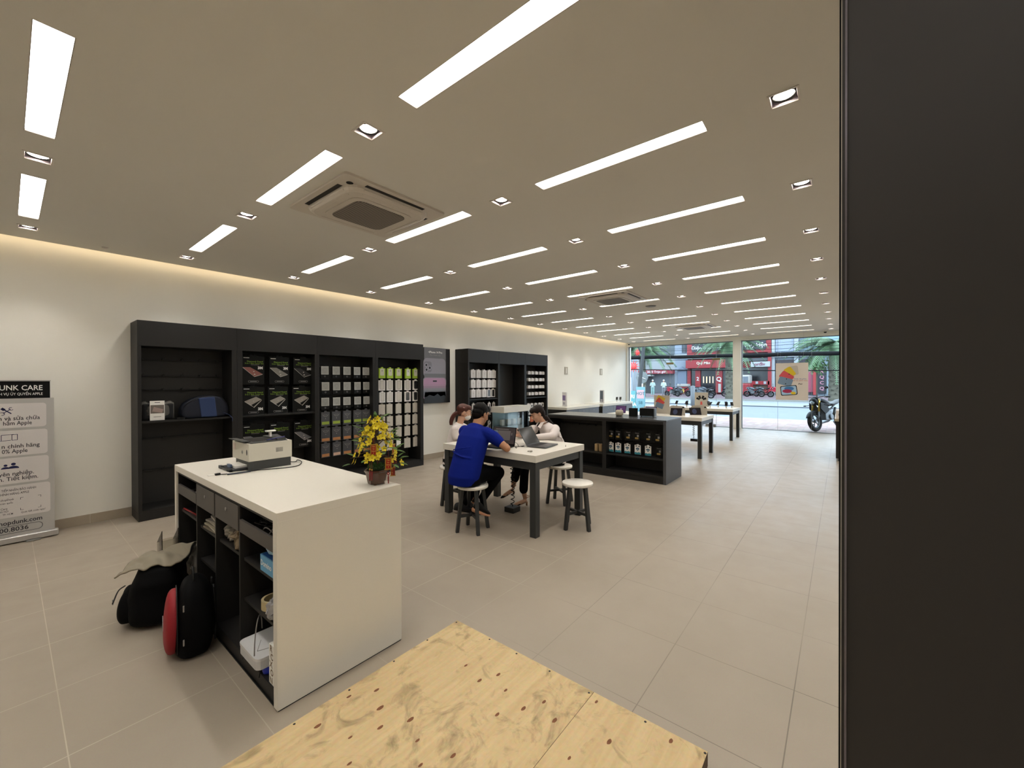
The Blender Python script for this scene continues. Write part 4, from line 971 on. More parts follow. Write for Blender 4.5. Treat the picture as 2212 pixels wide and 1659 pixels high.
MB().lathe([(0.028, 0), (0.031, 0.01), (0.029, 0.03), (0.031, 0.05), (0.031, 0.13), (0.028, 0.15), (0.013, 0.185), (0.012, 0.20)], 20).build('bottle_body', mat('clear bottle plastic', 'b8bec0', 0.1, alpha=0.5), T2)
MB().lathe([(0.0318, 0.07), (0.0318, 0.12)], 20, caps=(False, False)).build('label_band', M_PAPER, T2); MB().lathe([(0.0145, 0.19), (0.0145, 0.208), (0.002, 0.208)], 14).build('cap', M_WHITE, T2)
o = MB().box(0.97, 3.13, 0.076, 1.05, 3.30, 0.30).build('cardboard_box', mat('brown cardboard', '6f5232', 0.8), loc=(1.0, 3.2, 0.076), bevel=0.002); tag(o, 'brown cardboard box at the bottom of the second bay', 'box')

# ------------------------------------------------------------------ printer
T = thing('laser_printer', 'white and dark grey laser printer on the reception counter', 'printer', (1.24, 3.46, CZ))
PX0, PX1, PY0, PY1 = 1.088, 1.385, 3.30, 3.63
M_PW = mat('printer white', 'cbc7b9', 0.4, noise_amt=0.02); M_PD = mat('printer charcoal', '3a3c3b', 0.5)
MB().box(PX0+0.02, PY0+0.006, CZ, PX1-0.006, PY1-0.01, 1.035).build('base_housing', M_PD, T, world=True, bevel=0.002)
MB().box(PX0+0.004, PY0+0.0, CZ+0.0, PX0+0.03, PY0+0.03, 1.035).build('front_post', M_PD, T, world=True, bevel=0.002)
MB().box(PX0, PY0, 1.035, PX1, PY1, 1.163).build('upper_housing', M_PW, T, world=True, bevel=0.003)
b = MB(); b.box(PX0+0.015, PY0+0.005, 1.163, PX1-0.03, PY1-0.01, 1.170); b.box(PX0+0.2, PY0+0.02, 1.170, PX1-0.035, PY1-0.03, 1.182); b.build('top_cover', M_PD, T, world=True, bevel=0.002)
MB().box(PX0+0.05, PY0+0.06, 1.1705, PX0+0.195, PY1-0.06, 1.172).build('output_tray', M_BLACK, T, world=True)
b = MB(); b.add([(PX0+0.03, PY0+0.05, 1.172), (PX0-0.02, PY0+0.06, 1.176), (PX0-0.04, PY1-0.05, 1.183), (PX0+0.02, PY1-0.03, 1.176), (PX0+0.03, PY0+0.05, 1.177), (PX0-0.02, PY0+0.06, 1.181), (PX0-0.04, PY1-0.05, 1.188), (PX0+0.02, PY1-0.03, 1.181)], [(3,2,1,0), (4,5,6,7), (0,1,5,4), (1,2,6,5), (2,3,7,6), (3,0,4,7)])
b.build('paper_stop', M_PD, T, world=True)
b = MB()
for i in range(12):
    for j in range(7): b.box(1.27+i*0.0042, PY0-0.0012, 1.085+j*0.0048, 1.2725+i*0.0042, PY0+0.0005, 1.0878+j*0.0048)
b.build('vent_grille', M_GREY, T, world=True)
b = MB(); b.lathe([(0.012, 0.0), (0.0135, 0.001), (0.0135, 0.0015)], 24, M=frame((PX0, 3.42, 1.095), (0, -1, 0), (0, 0, 1)), caps=(False, False)); b.text('hp', 0.018, f_negx(PX0-0.0005, 3.42, 1.096), 0, bold=0.02); b.build('logo', mat('logo grey', '4b5257', 0.4), T, world=True)
b = MB(); b.ell((PX0, 3.335, 1.10), (0.001, 0.011, 0.021)); b.build('power_button', M_BLACK, T, world=True)
b = MB(); b.box(PX0-0.001, 3.56, 1.10, PX0, 3.61, 1.15); b.build('sticker', mat('sticker', 'c9b8ae', 0.5), T, world=True)
b = MB(); b.box(PX0-0.10, 3.36, CZ+0.004, PX0+0.06, 3.60, CZ+0.016); b.box(PX0-0.10, 3.36, CZ, PX0-0.08, 3.42, CZ+0.022); b.box(PX0-0.10, 3.54, CZ, PX0-0.08, 3.60, CZ+0.022); b.build('paper_tray', mat('tray black', '25272b', 0.35), T, world=True, bevel=0.002)
MB().box(PX0-0.055, 3.39, CZ+0.017, PX0+0.05, 3.57, CZ+0.033).build('paper_ream', M_PAPER, T, world=True)
MB().box(PX0-0.075, 3.44, CZ+0.017, PX0-0.058, 3.50, CZ+0.042).build('paper_guide', mat('blue grey guide', '5c6b85', 0.4), T, world=True, bevel=0.004)
b = MB(); b.tube(spline([(PX1, 3.50, 1.0), (1.43, 3.52, 0.985), (1.50, 3.60, 1.02), (1.52, 3.70, 1.10), (1.44, 3.72, 1.15), (1.39, 3.60, 1.12)], 8), 0.0035, 6)
b.build('power_cord', M_BLACK, T, world=True)
b = MB(); b.tube(spline([(PX1-0.01, 3.45, 0.982), (1.44, 3.38, 0.975), (1.49, 3.45, 0.975), (1.47, 3.33, 0.975), (1.38, 3.20, 0.975), (1.28, 3.21, 0.974), (1.15, 3.27, 0.974), (1.02, 3.29, 0.974), (0.95, 3.31, 0.974), (0.915, 3.33, 0.976)], 8), 0.003, 6)
b.box(0.895, 3.322, 0.971, 0.925, 3.342, 0.983)
put1(b, 'usb_cable', M_BLACK, (1.2, 3.28, 0.97), 'black cable lying on the counter in front of the printer', 'cable')
b = MB(); b.tube([(0.949, 3.271, 0.9765), (0.975, 3.268, 0.977), (1.085, 3.254, 0.976)], [0.005, 0.0055, 0.0035], 8); put1(b, 'stylus_pen', mat('dark blue pen', '2b3040', 0.3), (1.02, 3.262, 0.97), 'dark blue pen lying in front of the printer', 'pen')
b = MB(); b.box(0.86, 3.335, 0.9705, 0.90, 3.365, 0.975); put1(b, 'white_connector', M_PAPER, (0.88, 3.35, 0.97), 'white connector at the end of the black cable', 'connector')
b = MB(); b.M = Matrix.Translation((1.30, 3.48, 1.182)); b.box(-0.01, -0.012, 0, 0.006, 0.012, 0.038); b.box(-0.035, -0.016, 0.038, 0.035, 0.016, 0.050)
put1(b, 'white_stand', M_PAPER, (1.30, 3.48, 1.182), 'small white T shaped stand on top of the printer', 'stand', bevel=0.003)
b = MB(); b.tube([(1.22, 3.335, 1.176), (1.35, 3.345, 1.189)], [0.005, 0.005], 8); put1(b, 'marker_pen', mat('blue silver pen', '4a4a78', 0.25, metal=0.4), (1.28, 3.34, 1.17), 'blue and silver pen on the printer cover edge', 'pen')

# ------------------------------------------------------------------ bonsai of yellow flowers
BX, BY = 1.455, 2.265
T = thing('flower_pot', 'potted yellow apricot blossom hung with red lucky tags', 'potted plant', (BX, BY, CZ))
b = MB(); n = 8
prof = [(0.052, 0.006), (0.055, 0.016), (0.063, 0.055), (0.068, 0.078), (0.075, 0.082), (0.075, 0.092), (0.066, 0.092), (0.062, 0.08)]
b.rings([[(r*cos(pi/8+2*pi*i/8), r*sin(pi/8+2*pi*i/8), z) for i in range(8)] for r, z in prof], 0, False)
for i in range(4):
    a = pi/4+i*pi/2; b.cbox((0.04*cos(a), 0.04*sin(a), 0.004), (0.014, 0.014, 0.008))
b.build('pot', mat('brown glazed pot', '4f2f1c', 0.2, coat=0.5, noise_amt=0.15, noise_scale=20), T, bevel=0.002)
rp = random.Random(11)
b = MB()
for i in range(260):
    a = rp.uniform(0, 2*pi); r = 0.055*sqrt(rp.random()); x, y = r*cos(a), r*sin(a); z = 0.10+0.02*(1-(r/0.055)**2)
    h = rp.uniform(0.012, 0.026); d = rp.uniform(0, pi); t = 0.004
    b.add([(x-t*cos(d), y-t*sin(d), z), (x+t*cos(d), y+t*sin(d), z), (x+rp.uniform(-.012, .012), y+rp.uniform(-.012, .012), z+h)], [(0, 1, 2)])
mo = b.build('moss', mat('moss green', '31501f', 0.8, noise_amt=0.4), T)
MB().lathe([(0.054, 0.09), (0.05, 0.105), (0.01, 0.112)], 16).build('soil', mat('dark soil moss', '23331a', 0.9), T)
M_BARK = mat('plant bark', '4a3322', 0.8)
b = MB(); b.tube(spline([(0, 0, 0.09), (0.01, -0.01, 0.18), (-0.012, 0.008, 0.27), (0.008, 0.0, 0.36), (0.01, 0.0, 0.42)], 5), [0.011-0.0004*i for i in range(21)], 8); tips = []
for i in range(22):
    z = 0.13+0.27*i/21; a = i*2.4; L = 0.135*(1-((z-0.13)/0.33))**0.7+0.025
    e = Vector((L*cos(a), L*sin(a), z+0.02)); b.tube([Vector((0, 0, z)), e*0.5+Vector((0, 0, z*0.5+0.02)), e], [0.004, 0.003, 0.0015], 5); tips.append(e); tips.append(e*0.62+Vector((0, 0, z*0.38+0.015)))
b.build('branches', M_BARK, T)
M_PET = mat('yellow petal', 'd8c418', 0.5); M_PET2 = mat('petal centre', 'a06a10', 0.6)
def flower(b, c, nrm, r):
    z = nrm.normalized(); x = z.orthogonal().normalized(); y = z.cross(x)
    for k in range(5):
        a = 2*pi*k/5; d = x*cos(a)+y*sin(a); s = x*-sin(a)+y*cos(a)
        p = [c, c+d*r*0.45+s*r*0.36+z*r*0.18, c+d*r*0.85+s*r*0.30+z*r*0.30, c+d*r*1.0+z*r*0.28, c+d*r*0.85-s*r*0.30+z*r*0.30, c+d*r*0.45-s*r*0.36+z*r*0.18]
        b.add(p, [(0, 1, 2, 3), (0, 3, 4, 5)], 0, True)
    b.ball(c+z*r*0.14, r*0.14, 6, 1, None, 4)
nf = 0; view = Vector((-0.53, -0.85, 0.1))
for i in range(74):
    t = rp.random(); z = 0.125+0.285*t; a = rp.uniform(0, 2*pi); R = (0.115*(1-t)**0.75+0.03)*rp.uniform(0.75, 1.08)
    c = Vector((R*cos(a), R*sin(a), z)); nrm = Vector((cos(a), sin(a), 0.35))+view*0.35
    b = MB(); flower(b, c, nrm, rp.uniform(0.017, 0.025)); b.build('blossom', [M_PET, M_PET2], T)
M_LEAF = mat('glossy leaf', '44661f', 0.4, noise_amt=0.3)
for i in range(46):
    t = rp.random(); z = 0.12+0.30*t; a = rp.uniform(0, 2*pi); R = 0.125*(1-t)**0.8+0.03; c = Vector((R*cos(a), R*sin(a), z)); d = Vector((cos(a), sin(a), rp.uniform(-.2, .9))).normalized(); s = d.cross(Vector((0, 0, 1))).normalized(); L = rp.uniform(0.04, 0.075); w_ = L*0.2; u = s.cross(d)
    if i < 3: c = Vector((0.0, 0.0, 0.40)); d = Vector((rp.uniform(-.5, .5), rp.uniform(-.5, .5), 0.8)).normalized()
    b = MB(); P = [c, c+d*L*.3+s*w_+u*.003, c+d*L*.7+s*w_*.8, c+d*L+u*-.006, c+d*L*.7-s*w_*.8, c+d*L*.3-s*w_+u*.003, c+d*L*.5-u*.004]
    b.add(P, [(0, 1, 6), (1, 2, 6), (2, 3, 6), (3, 4, 6), (4, 5, 6), (5, 0, 6)], 0, True); b.build('leaf', M_LEAF, T, solid=0.0006)
M_RED = mat('lucky red', '9c1410', 0.5); M_GOLD = mat('gold paper', 'b08a3a', 0.35, metal=0.5); M_CORD = mat('red tassel', '7a1016', 0.7)
def lucky(x, y, z, h, rz, tl, n):
    a = MB(); a.M = Matrix.Translation((x, y, z)) @ Matrix.Rotation(rz, 4, 'Z')
    w_ = h*0.56; a.box(-w_/2, -0.001, -h, w_/2, 0.001, 0, 0); a.box(-w_/2*1.2, -0.003, -0.004, w_/2*1.2, 0.003, 0.002, 0); a.box(-w_/2*1.2, -0.003, -h-0.003, w_/2*1.2, 0.003, -h+0.003, 0)
    a.box(-w_*0.33, -0.0018, -h*0.93, w_*0.33, 0.0018, -h*0.07, 1)
    for i, s in enumerate(('Vạn', 'Sự', 'Như', 'Ý')): a.text(s, h*0.17, frame((0, -0.0022, -h*(0.18+0.21*i)), (1, 0, 0), (0, 0, 1)), 2, bold=0.02)
    p = a.build('lucky_tag', [M_GOLD, M_RED, mat('gold ink bright', 'd9b25a', 0.4)], T)
    b = MB(); b.M = a.M
    b.tube([(0, 0, 0.0), (0, 0, 0.05)], 0.0012, 5); 
    if tl: b.tube([(0, 0, -h), (0, 0, -h-0.018)], 0.0012, 5); b.lathe([(0.009, -0.001), (0.009, 0.001), (0.004, 0.001), (0.004, -0.001), (0.009, -0.001)], 12, M=Matrix.Translation((0, 0, -h-0.026)) @ Matrix.Rotation(pi/2, 4, 'X'), caps=(False, False)); b.tube([(0, 0, -h-0.034), (0, 0, -h-0.036-tl*0.3), (0, 0, -h-0.036-tl)], [0.0015, 0.004, 0.003], 8)
    c = b.build('tassel', M_CORD, p)
F_ = radians(-32)
lucky(-0.075, -0.085, 0.262, 0.066, F_+0.1, 0.0, 0); lucky(0.0, -0.125, 0.175, 0.068, F_-.05, 0.05, 1)
lucky(0.09, -0.05, 0.24, 0.06, F_+1.0, 0.03, 2); lucky(0.105, -0.02, 0.085, 0.05, F_, 0.0, 3)
for i, (x, y, z, L) in enumerate(((-0.10, -0.085, 0.18, 0.13), (-0.088, -0.088, 0.17, 0.12), (0.088, -0.06, 0.16, 0.11), (0.075, -0.075, 0.15, 0.10), (0.13, -0.02, 0.17, 0.06))):
    b = MB(); b.tube([(x, y, z), (x, y, z-L*0.45)], 0.0011, 5); b.ball((x, y, z-L*0.48), 0.005, 8, 1, None, 6); b.tube([(x, y, z-L*0.52), (x, y, z-L*0.6), (x, y, z-L)], [0.0015, 0.0045, 0.0035], 8); b.build('hanging_tassel', [M_CORD, M_GOLD], T)

# ------------------------------------------------------------------ roll-up banner
T = thing('roll_up_banner', 'grey and white roll-up banner with service texts at the left wall', 'banner', (-0.1, 6.46, 0))
M_BG = mat('banner grey', 'b0aeaa', 0.5); M_BW = mat('banner white', 'cfcac7', 0.5); M_BB = mat('banner black', '070607', 0.6, spec=0.2); M_NAV = mat('banner navy ink', '15174a', 0.5)
MB().box(-0.55, 6.425, 0.008, 0.345, 6.50, 0.072).build('base', mat('silver anodised', 'b9b7b4', 0.35, metal=0.6), T, world=True, bevel=0.012, seg=3)
for x in (-0.4, 0.17): MB().box(x-0.05, 6.40, 0, x+0.05, 6.53, 0.01).build('foot', M_GREY, T, world=True, bevel=0.004)
MB().box(-0.53, 6.455, 0.072, 0.318, 6.458, 1.452).build('lower_panel', M_BG, T, world=True)
MB().box(-0.53, 6.455, 1.452, 0.292, 6.458, 1.628).build('header_panel', M_BB, T, world=True)
MB().box(-0.53, 6.45, 1.625, 0.296, 6.463, 1.637).build('top_bar', mat('silver anodised', 'b9b7b4', 0.35, metal=0.6), T, world=True)
yb_ = 6.4545
PN = []
for k, (xr, z0_, z1_) in enumerate(((0.265, 1.158, 1.402), (0.272, 0.878, 1.132), (0.279, 0.60, 0.857), (0.288, 0.265, 0.578))):
    b = MB(); w_ = xr+0.51; b.prism([(p[0]+xr-w_/2, p[1]) for p in rrect(w_, z1_-z0_, 0.025, 5)], 0.0008, 0, Matrix.Translation((0, yb_, (z0_+z1_)/2)) @ XZ); PN.append(b.build('text_panel', M_BW, T, world=True))
def bt(s, x, z, size, m, bold=0.0, al='RIGHT'):
    b = MB(); b.text(s, size, f_negy(x, yb_-0.001, z), 0, align=al, bold=bold); return b
b = MB()
b.text('SHOPDUNK CARE', 0.072, f_negy(0.242, 6.4542, 1.556), 0, align='RIGHT', bold=0.012, fit=0.47); b.text('TRUNG TÂM DỊCH VỤ ỦY QUYỀN APPLE', 0.036, f_negy(0.242, 6.4542, 1.495), 0, align='RIGHT', bold=0.004, fit=0.49); b.build('header_text', M_WINK, T, world=True)
fr = lambda x, z: f_negy(x, yb_-0.0012, z)
for s, x, z in (('n và sửa chữa', 0.222, 1.252), ('hẩm Apple', 0.168, 1.203), ('n chính hãng', 0.218, 0.973), ('0% Apple', 0.138, 0.923), ('yên nghiệp.', 0.18, 0.698), ('m. Tiết kiệm.', 0.208, 0.648)):
    b = MB(); b.text(s, 0.056, fr(x, z), 0, align='RIGHT', bold=0.008, fit=len(s)*0.0205); b.build('text_line', mat('banner ink', '26242c', 0.5), PN[0 if z > 1.15 else (1 if z > .9 else 2)], world=True)
for s, x, z, c in (('TIẾP NHẬN BẢO HÀNH', 0.192, 0.535, 0.040), ('CHÍNH HÃNG APPLE', 0.145, 0.498, 0.040), ('shopDunk', 0.046, 0.444, 0.034), ('toàn quốc', 0.041, 0.411, 0.03), ('Care', 0.005, 0.357, 0.034), ('NG NỘI', 0.01, 0.330, 0.03), ('TP. HCM', 0.04, 0.300, 0.03), ('Quét QR code ngay!', 0.254, 0.300, 0.029)):
    b = MB(); b.text(s, c*0.8, fr(x, z), 0, align='RIGHT', bold=0.004, fit=len(s)*c*0.31); b.build('text_line', mat('banner ink', '26242c', 0.5), PN[3], world=True)
b = MB(); b.text('shopdunk.com', 0.060, fr(0.233, 0.212), 0, align='RIGHT', bold=0.014, fit=0.30); b.text('1900.8036', 0.060, fr(0.14, 0.140), 0, align='RIGHT', bold=0.014, fit=0.235)
o_ = rrect(0.62, 0.075, 0.036, 6); q_ = rrect(0.612, 0.067, 0.033, 6)
for i in range(len(o_)):
    j = (i+1) % len(o_); b.add([(-0.075+v[0], yb_-0.0008, 0.140+v[1]) for v in (o_[i], o_[j], q_[j], q_[i])], [(0, 1, 2, 3)])
b.build('contact_text', mat('banner ink', '26242c', 0.5), T, world=True)
b = MB()   # icons: crossed tools, devices, two people
def seg(p, q, w_, m=0):
    p, q = Vector((p[0], 0, p[1])), Vector((q[0], 0, q[1])); d = (q-p).normalized(); s = Vector((-d.z, 0, d.x))*w_/2
    b.add([(v.x, yb_-0.0014, v.z) for v in (p-s, q-s, q+s, p+s)], [(0, 1, 2, 3)], m)
seg((-0.018, 1.305), (0.03, 1.345), 0.006); seg((-0.02, 1.35), (0.035, 1.30), 0.009); seg((-0.028, 1.356), (-0.008, 1.338), 0.022)
for cx, cz, a0 in ((0.034, 1.349, 1.2), (-0.022, 1.301, 4.3)):
    P = [(cx+0.014*cos(a0+i*0.45), cz+0.014*sin(a0+i*0.45)) for i in range(11)]
    for p, q in zip(P[:-1], P[1:]): seg(p, q, 0.005)
for a, c in (((-0.03, 1.09), (0.05, 1.093)), ((-0.03, 1.09), (-0.03, 1.035)), ((-0.04, 1.032), (0.03, 1.036)), ((0.037, 1.09), (0.072, 1.092)), ((0.072, 1.092), (0.072, 1.036)), ((0.072, 1.036), (0.037, 1.034)), ((0.037, 1.034), (0.037, 1.09))): seg(a, c, 0.004)
for cx, s in ((0.045, 1.0), (-0.005, 0.8)):
    b.add([(cx+0.0155*s*cos(t), yb_-0.0014, 0.795+0.014*s*sin(t)-(1-s)*0.04) for t in [2*pi*i/16 for i in range(16)]], [tuple(range(16))])
    b.add([(cx+0.037*s*cos(t), yb_-0.0014, 0.752+0.026*s*sin(t)) for t in [pi*i/12 for i in range(13)]], [tuple(range(13))])
b.build('icons', M_NAV, T, world=True)
b = MB(); 
for sx, sz in ((0, 0), (1, 0), (0, 1), (1, 1)):
    x_, z_ = 0.088+0.135*sx, 0.325+0.125*sz; dx, dz = (0.02 if sx == 0 else -0.02), (0.02 if sz == 0 else -0.02); seg((x_, z_), (x_+dx, z_), 0.003); seg((x_, z_), (x_, z_+dz), 0.003)
b.build('corner_marks', mat('banner ink', '26242c', 0.5), T, world=True)

# ------------------------------------------------------------------ plywood board on the floor
def plywood():
    m = bpy.data.materials.new('construction plywood'); m.use_nodes = True; nt = m.node_tree; b = nt.nodes['Principled BSDF']; N = nt.nodes.new; L = nt.links.new
    tc = N('ShaderNodeTexCoord'); mp = N('ShaderNodeMapping'); mp.inputs['Scale'].default_value = (1.2, 14, 1); L(tc.outputs['Object'], mp.inputs[0])
    n1 = N('ShaderNodeTexNoise'); n1.inputs['Scale'].default_value = 2.2; n1.inputs['Detail'].default_value = 8; n1.inputs['Distortion'].default_value = 0.6; L(mp.outputs[0], n1.inputs['Vector'])
    r = N('ShaderNodeValToRGB'); r.color_ramp.elements[0].position = 0.3; r.color_ramp.elements[1].position = 0.72; r.color_ramp.elements[0].color = lin('c4aa7c'); r.color_ramp.elements[1].color = lin('d3bb8d'); L(n1.outputs['Fac'], r.inputs[0])
    # dirt: scuffed grey stains, thickest along the counter side and the far corner
    n2 = N('ShaderNodeTexNoise'); n2.inputs['Scale'].default_value = 5.5; n2.inputs['Detail'].default_value = 10; n2.inputs['Distortion'].default_value = 1.6; n2.inputs['Roughness'].default_value = 0.65; L(tc.outputs['Object'], n2.inputs['Vector'])
    sp = N('ShaderNodeSeparateXYZ'); L(tc.outputs['Object'], sp.inputs[0])
    g = N('ShaderNodeMapRange'); L(sp.outputs['Y'], g.inputs['Value']); g.inputs['From Min'].default_value = 1.35; g.inputs['From Max'].default_value = 1.85; g.inputs['To Min'].default_value = -0.04; g.inputs['To Max'].default_value = 0.24
    a = N('ShaderNodeMath'); L(n2.outputs['Fac'], a.inputs[0]); L(g.outputs[0], a.inputs[1])
    d = N('ShaderNodeMapRange'); L(a.outputs[0], d.inputs['Value']); d.inputs['From Min'].default_value = 0.47; d.inputs['From Max'].default_value = 0.74; d.inputs['To Max'].default_value = 0.85
    mx = N('ShaderNodeMix'); mx.data_type = 'RGBA'; L(d.outputs[0], mx.inputs['Factor']); L(r.outputs[0], mx.inputs['A']); mx.inputs['B'].default_value = lin('5e5138')
    n3 = N('ShaderNodeTexNoise'); n3.inputs['Scale'].default_value = 55; n3.inputs['Detail'].default_value = 4; L(tc.outputs['Object'], n3.inputs['Vector'])
    m2 = N('ShaderNodeMix'); m2.data_type = 'RGBA'; m2.blend_type = 'MULTIPLY'; m2.inputs['Factor'].default_value = 0.25; L(mx.outputs['Result'], m2.inputs['A']); L(n3.outputs['Color'], m2.inputs['B'])
    L(m2.outputs['Result'], b.inputs['Base Color']); b.inputs['Roughness'].default_value = 0.7
    bp = N('ShaderNodeBump'); bp.inputs['Strength'].default_value = 0.25; bp.inputs['Distance'].default_value = 0.002; L(n1.outputs['Fac'], bp.inputs['Height']); L(bp.outputs['Normal'], b.inputs['Normal'])
    return m
M_PLY = plywood(); M_PLYE = mat('plywood edge', '5b4a38', 0.8, noise_amt=0.4, noise_scale=60)
M_KNOT = mat('wood knot', '6e4223', 0.7, noise_amt=0.4, noise_scale=80); M_SCR = mat('screw head', '14110f', 0.5)
def board(label, y0, y1, knots, screws):
    T = thing('plywood_sheet', label, 'plywood', (0.6, (y0+y1)/2, 0), 0, 'plywood sheets on the floor')
    b = MB(); b.box(-0.9, y0, 0.0, 1.83, y1, 0.0, 1) if False else None
    b = MB()
    b.add([(-0.9, y0, 0.0), (1.83, y0, 0.0), (1.83, y1, 0.0), (-0.9, y1, 0.0), (-0.9, y0, 0.06), (1.83, y0, 0.06), (1.83, y1, 0.06), (-0.9, y1, 0.06)], [(0, 3, 2, 1), (0, 1, 5, 4), (1, 2, 6, 5), (2, 3, 7, 6), (3, 0, 4, 7)], 1)
    b.add([(-0.9, y0, 0.06), (1.83, y0, 0.06), (1.83, y1, 0.06), (-0.9, y1, 0.06)], [(0, 1, 2, 3)], 0)
    b.build('board', [M_PLY, M_PLYE], T, world=True)
    rk = random.Random(int(y0*100))
    for x, y in knots:
        r = rk.uniform(0.006, 0.011); b = MB(); b.add([(x+1.7*r*cos(a)*(1+0.1*sin(3*a)), y+r*0.9*sin(a), 0.0604) for a in [2*pi*i/14 for i in range(14)]], [tuple(range(14))]); b.build('knot', M_KNOT, T, world=True)
    for x, y in screws:
        b = MB(); b.lathe([(0.0055, 0.0595), (0.0055, 0.0607), (0.001, 0.0607)], 12, M=Matrix.Translation((x, y, 0))); b.build('screw', M_SCR, T, world=True)
ka = [(0.872,1.831),(1.16,1.814),(1.107,1.701),(1.044,1.605),(1.155,1.534),(1.106,1.421),(1.153,1.248),(1.042,1.32),(0.933,1.662),(0.866,1.55),(1.051,1.883),(1.566,1.592),(1.531,1.456),(1.624,1.408),(1.564,1.308),(1.529,1.169),(1.623,1.116),(1.564,1.017),(1.425,1.243),(0.7,1.2),(0.5,1.5),(0.9,1.05)]
kb = [(1.444,0.868),(1.617,0.774),(1.781,0.919),(1.786,0.569),(1.2,0.7),(0.9,0.55),(0.5,0.8)]
board('large stained plywood sheet with knots beside the white counter', 0.959, 1.938, ka, [(1.815, 1.212), (1.815, 1.437), (1.815, 1.643), (1.811, 1.926), (1.577, 1.929), (1.341, 1.927), (1.075, 1.922), (0.811, 1.925), (1.81, 0.975), (0.5, 1.925)])
board('narrower plywood sheet at the right of the seam', 0.433, 0.957, kb, [(1.816, 0.44), (1.815, 0.692), (1.55, 0.445), (1.3, 0.445)])

# ------------------------------------------------------------------ bags
M_BK = mat('black nylon', '050506', 0.8, spec=0.15, bump=0.5, bump_scale=250); M_BK2 = mat('black webbing', '0c0c0d', 0.6); M_TAB = mat('zip pull silver', '9d9d9d', 0.3, metal=0.8)
def blob(name, prof_fn, m, T, n=26, k=16, seed=0, amp=0.012, sub=1):
    b = MB(); rs = []
    for i in range(k+1):
        t = i/k; rs.append([])
        for j in range(n):
            p = prof_fn(t, 2*pi*j/n); q = Vector(p); d = noise.noise(q*6+Vector((seed, seed, 0)))*amp+noise.noise(q*18+Vector((0, seed, 3)))*amp*0.35
            c = Vector((0, 0, p[2])); nn = (q-c); nn = nn.normalized() if nn.length > 1e-6 else Vector((0, 0, 1)); rs[-1].append(q+nn*d)
    b.rings(rs); return b.build(name, m, T, sub=sub)
def sq(a, w, d, e=0.55): return (w*abs(cos(a))**e*(1 if cos(a) > 0 else -1), d*abs(sin(a))**e*(1 if sin(a) > 0 else -1))
# large bag with a grey jacket
T = thing('travel_backpack', 'large black backpack with a grey jacket draped on it, beside the counter', 'backpack', (0.63, 3.66, 0)); T.matrix_basis = Matrix.Translation((0.655, 3.67, 0)) @ Matrix.Rotation(radians(-20), 4, 'Z')
def pf(t, a):
    z = 0.005+0.40*t; s = (min(1, t*12+0.75))*(1-0.35*max(0, t-0.7)/0.3 - (0.55 if t > 0.99 else 0)); x, y = sq(a, 0.135*s, 0.20*s); return (x+0.04*t*t*0.5, y, z)
blob('bag_body', pf, M_BK, T, seed=2, amp=0.025)
def pf2(t, a):
    z = 0.03+0.20*t; s = sin(pi*min(1, max(0, t*0.9+0.08)))**0.35; x, y = sq(a, 0.05*s, 0.15*s); return (x-0.145, y, z)
blob('front_pocket', pf2, M_BK, T, seed=4, amp=0.012)
b = MB(); b.tube(spline([(-0.20, -0.14, 0.20), (-0.205, 0.0, 0.222), (-0.20, 0.13, 0.20)], 6), 0.004, 6); b.build('zip', M_BK2, T)
b = MB(); b.box(-0.212, -0.10, 0.175, -0.206, -0.092, 0.21); b.build('zip_pull', M_TAB, T, bevel=0.002)
b = MB(); b.tube(spline([(-0.10, 0.20, 0.33), (-0.14, 0.25, 0.27), (-0.12, 0.235, 0.2), (-0.15, 0.26, 0.13), (-0.155, 0.262, 0.06)], 6), 0.008, 8, flat=0.35); b.tube(spline([(-0.08, 0.20, 0.34), (-0.11, 0.235, 0.30), (-0.09, 0.22, 0.24)], 6), 0.006, 8, flat=0.4); b.build('strap', M_BK2, T)
T = thing('grey_jacket', 'grey olive jacket draped over the large black backpack', 'jacket', (0.655, 3.72, 0.322))
b = MB(); nx, ny = 26, 20; vs = []
for i in range(nx):
    for j in range(ny):
        u, v = i/(nx-1), j/(ny-1)
        x = -0.155+0.36*u; y = -0.19+0.37*v
        z = 0.085-0.32*max(0, -x-0.02)-0.55*max(0, -x-0.15)-0.25*max(0, y-0.08)-0.35*max(0, -y-0.12)+0.10*max(0, x-0.02)
        z += 0.030*noise.noise(Vector((x*9+y*5, y*7, 2)))+0.016*noise.noise(Vector((x*30+y*20, y*10, 5)))+0.006*sin((x*1.2+y)*40)
        vs.append((x+0.01*sin(v*7), y+0.012*sin(u*11), z))
b.add(vs, [(i*ny+j, (i+1)*ny+j, (i+1)*ny+j+1, i*ny+j+1) for i in range(nx-1) for j in range(ny-1)], 0, True)
b.M = Matrix.Identity(4); b.v = [Matrix.Rotation(radians(-30), 4, 'Z') @ v for v in b.v]
b.build('cloth', mat('grey olive cloth', '857d6c', 0.85, bump=0.4, bump_scale=300), T, solid=0.008, sub=1)
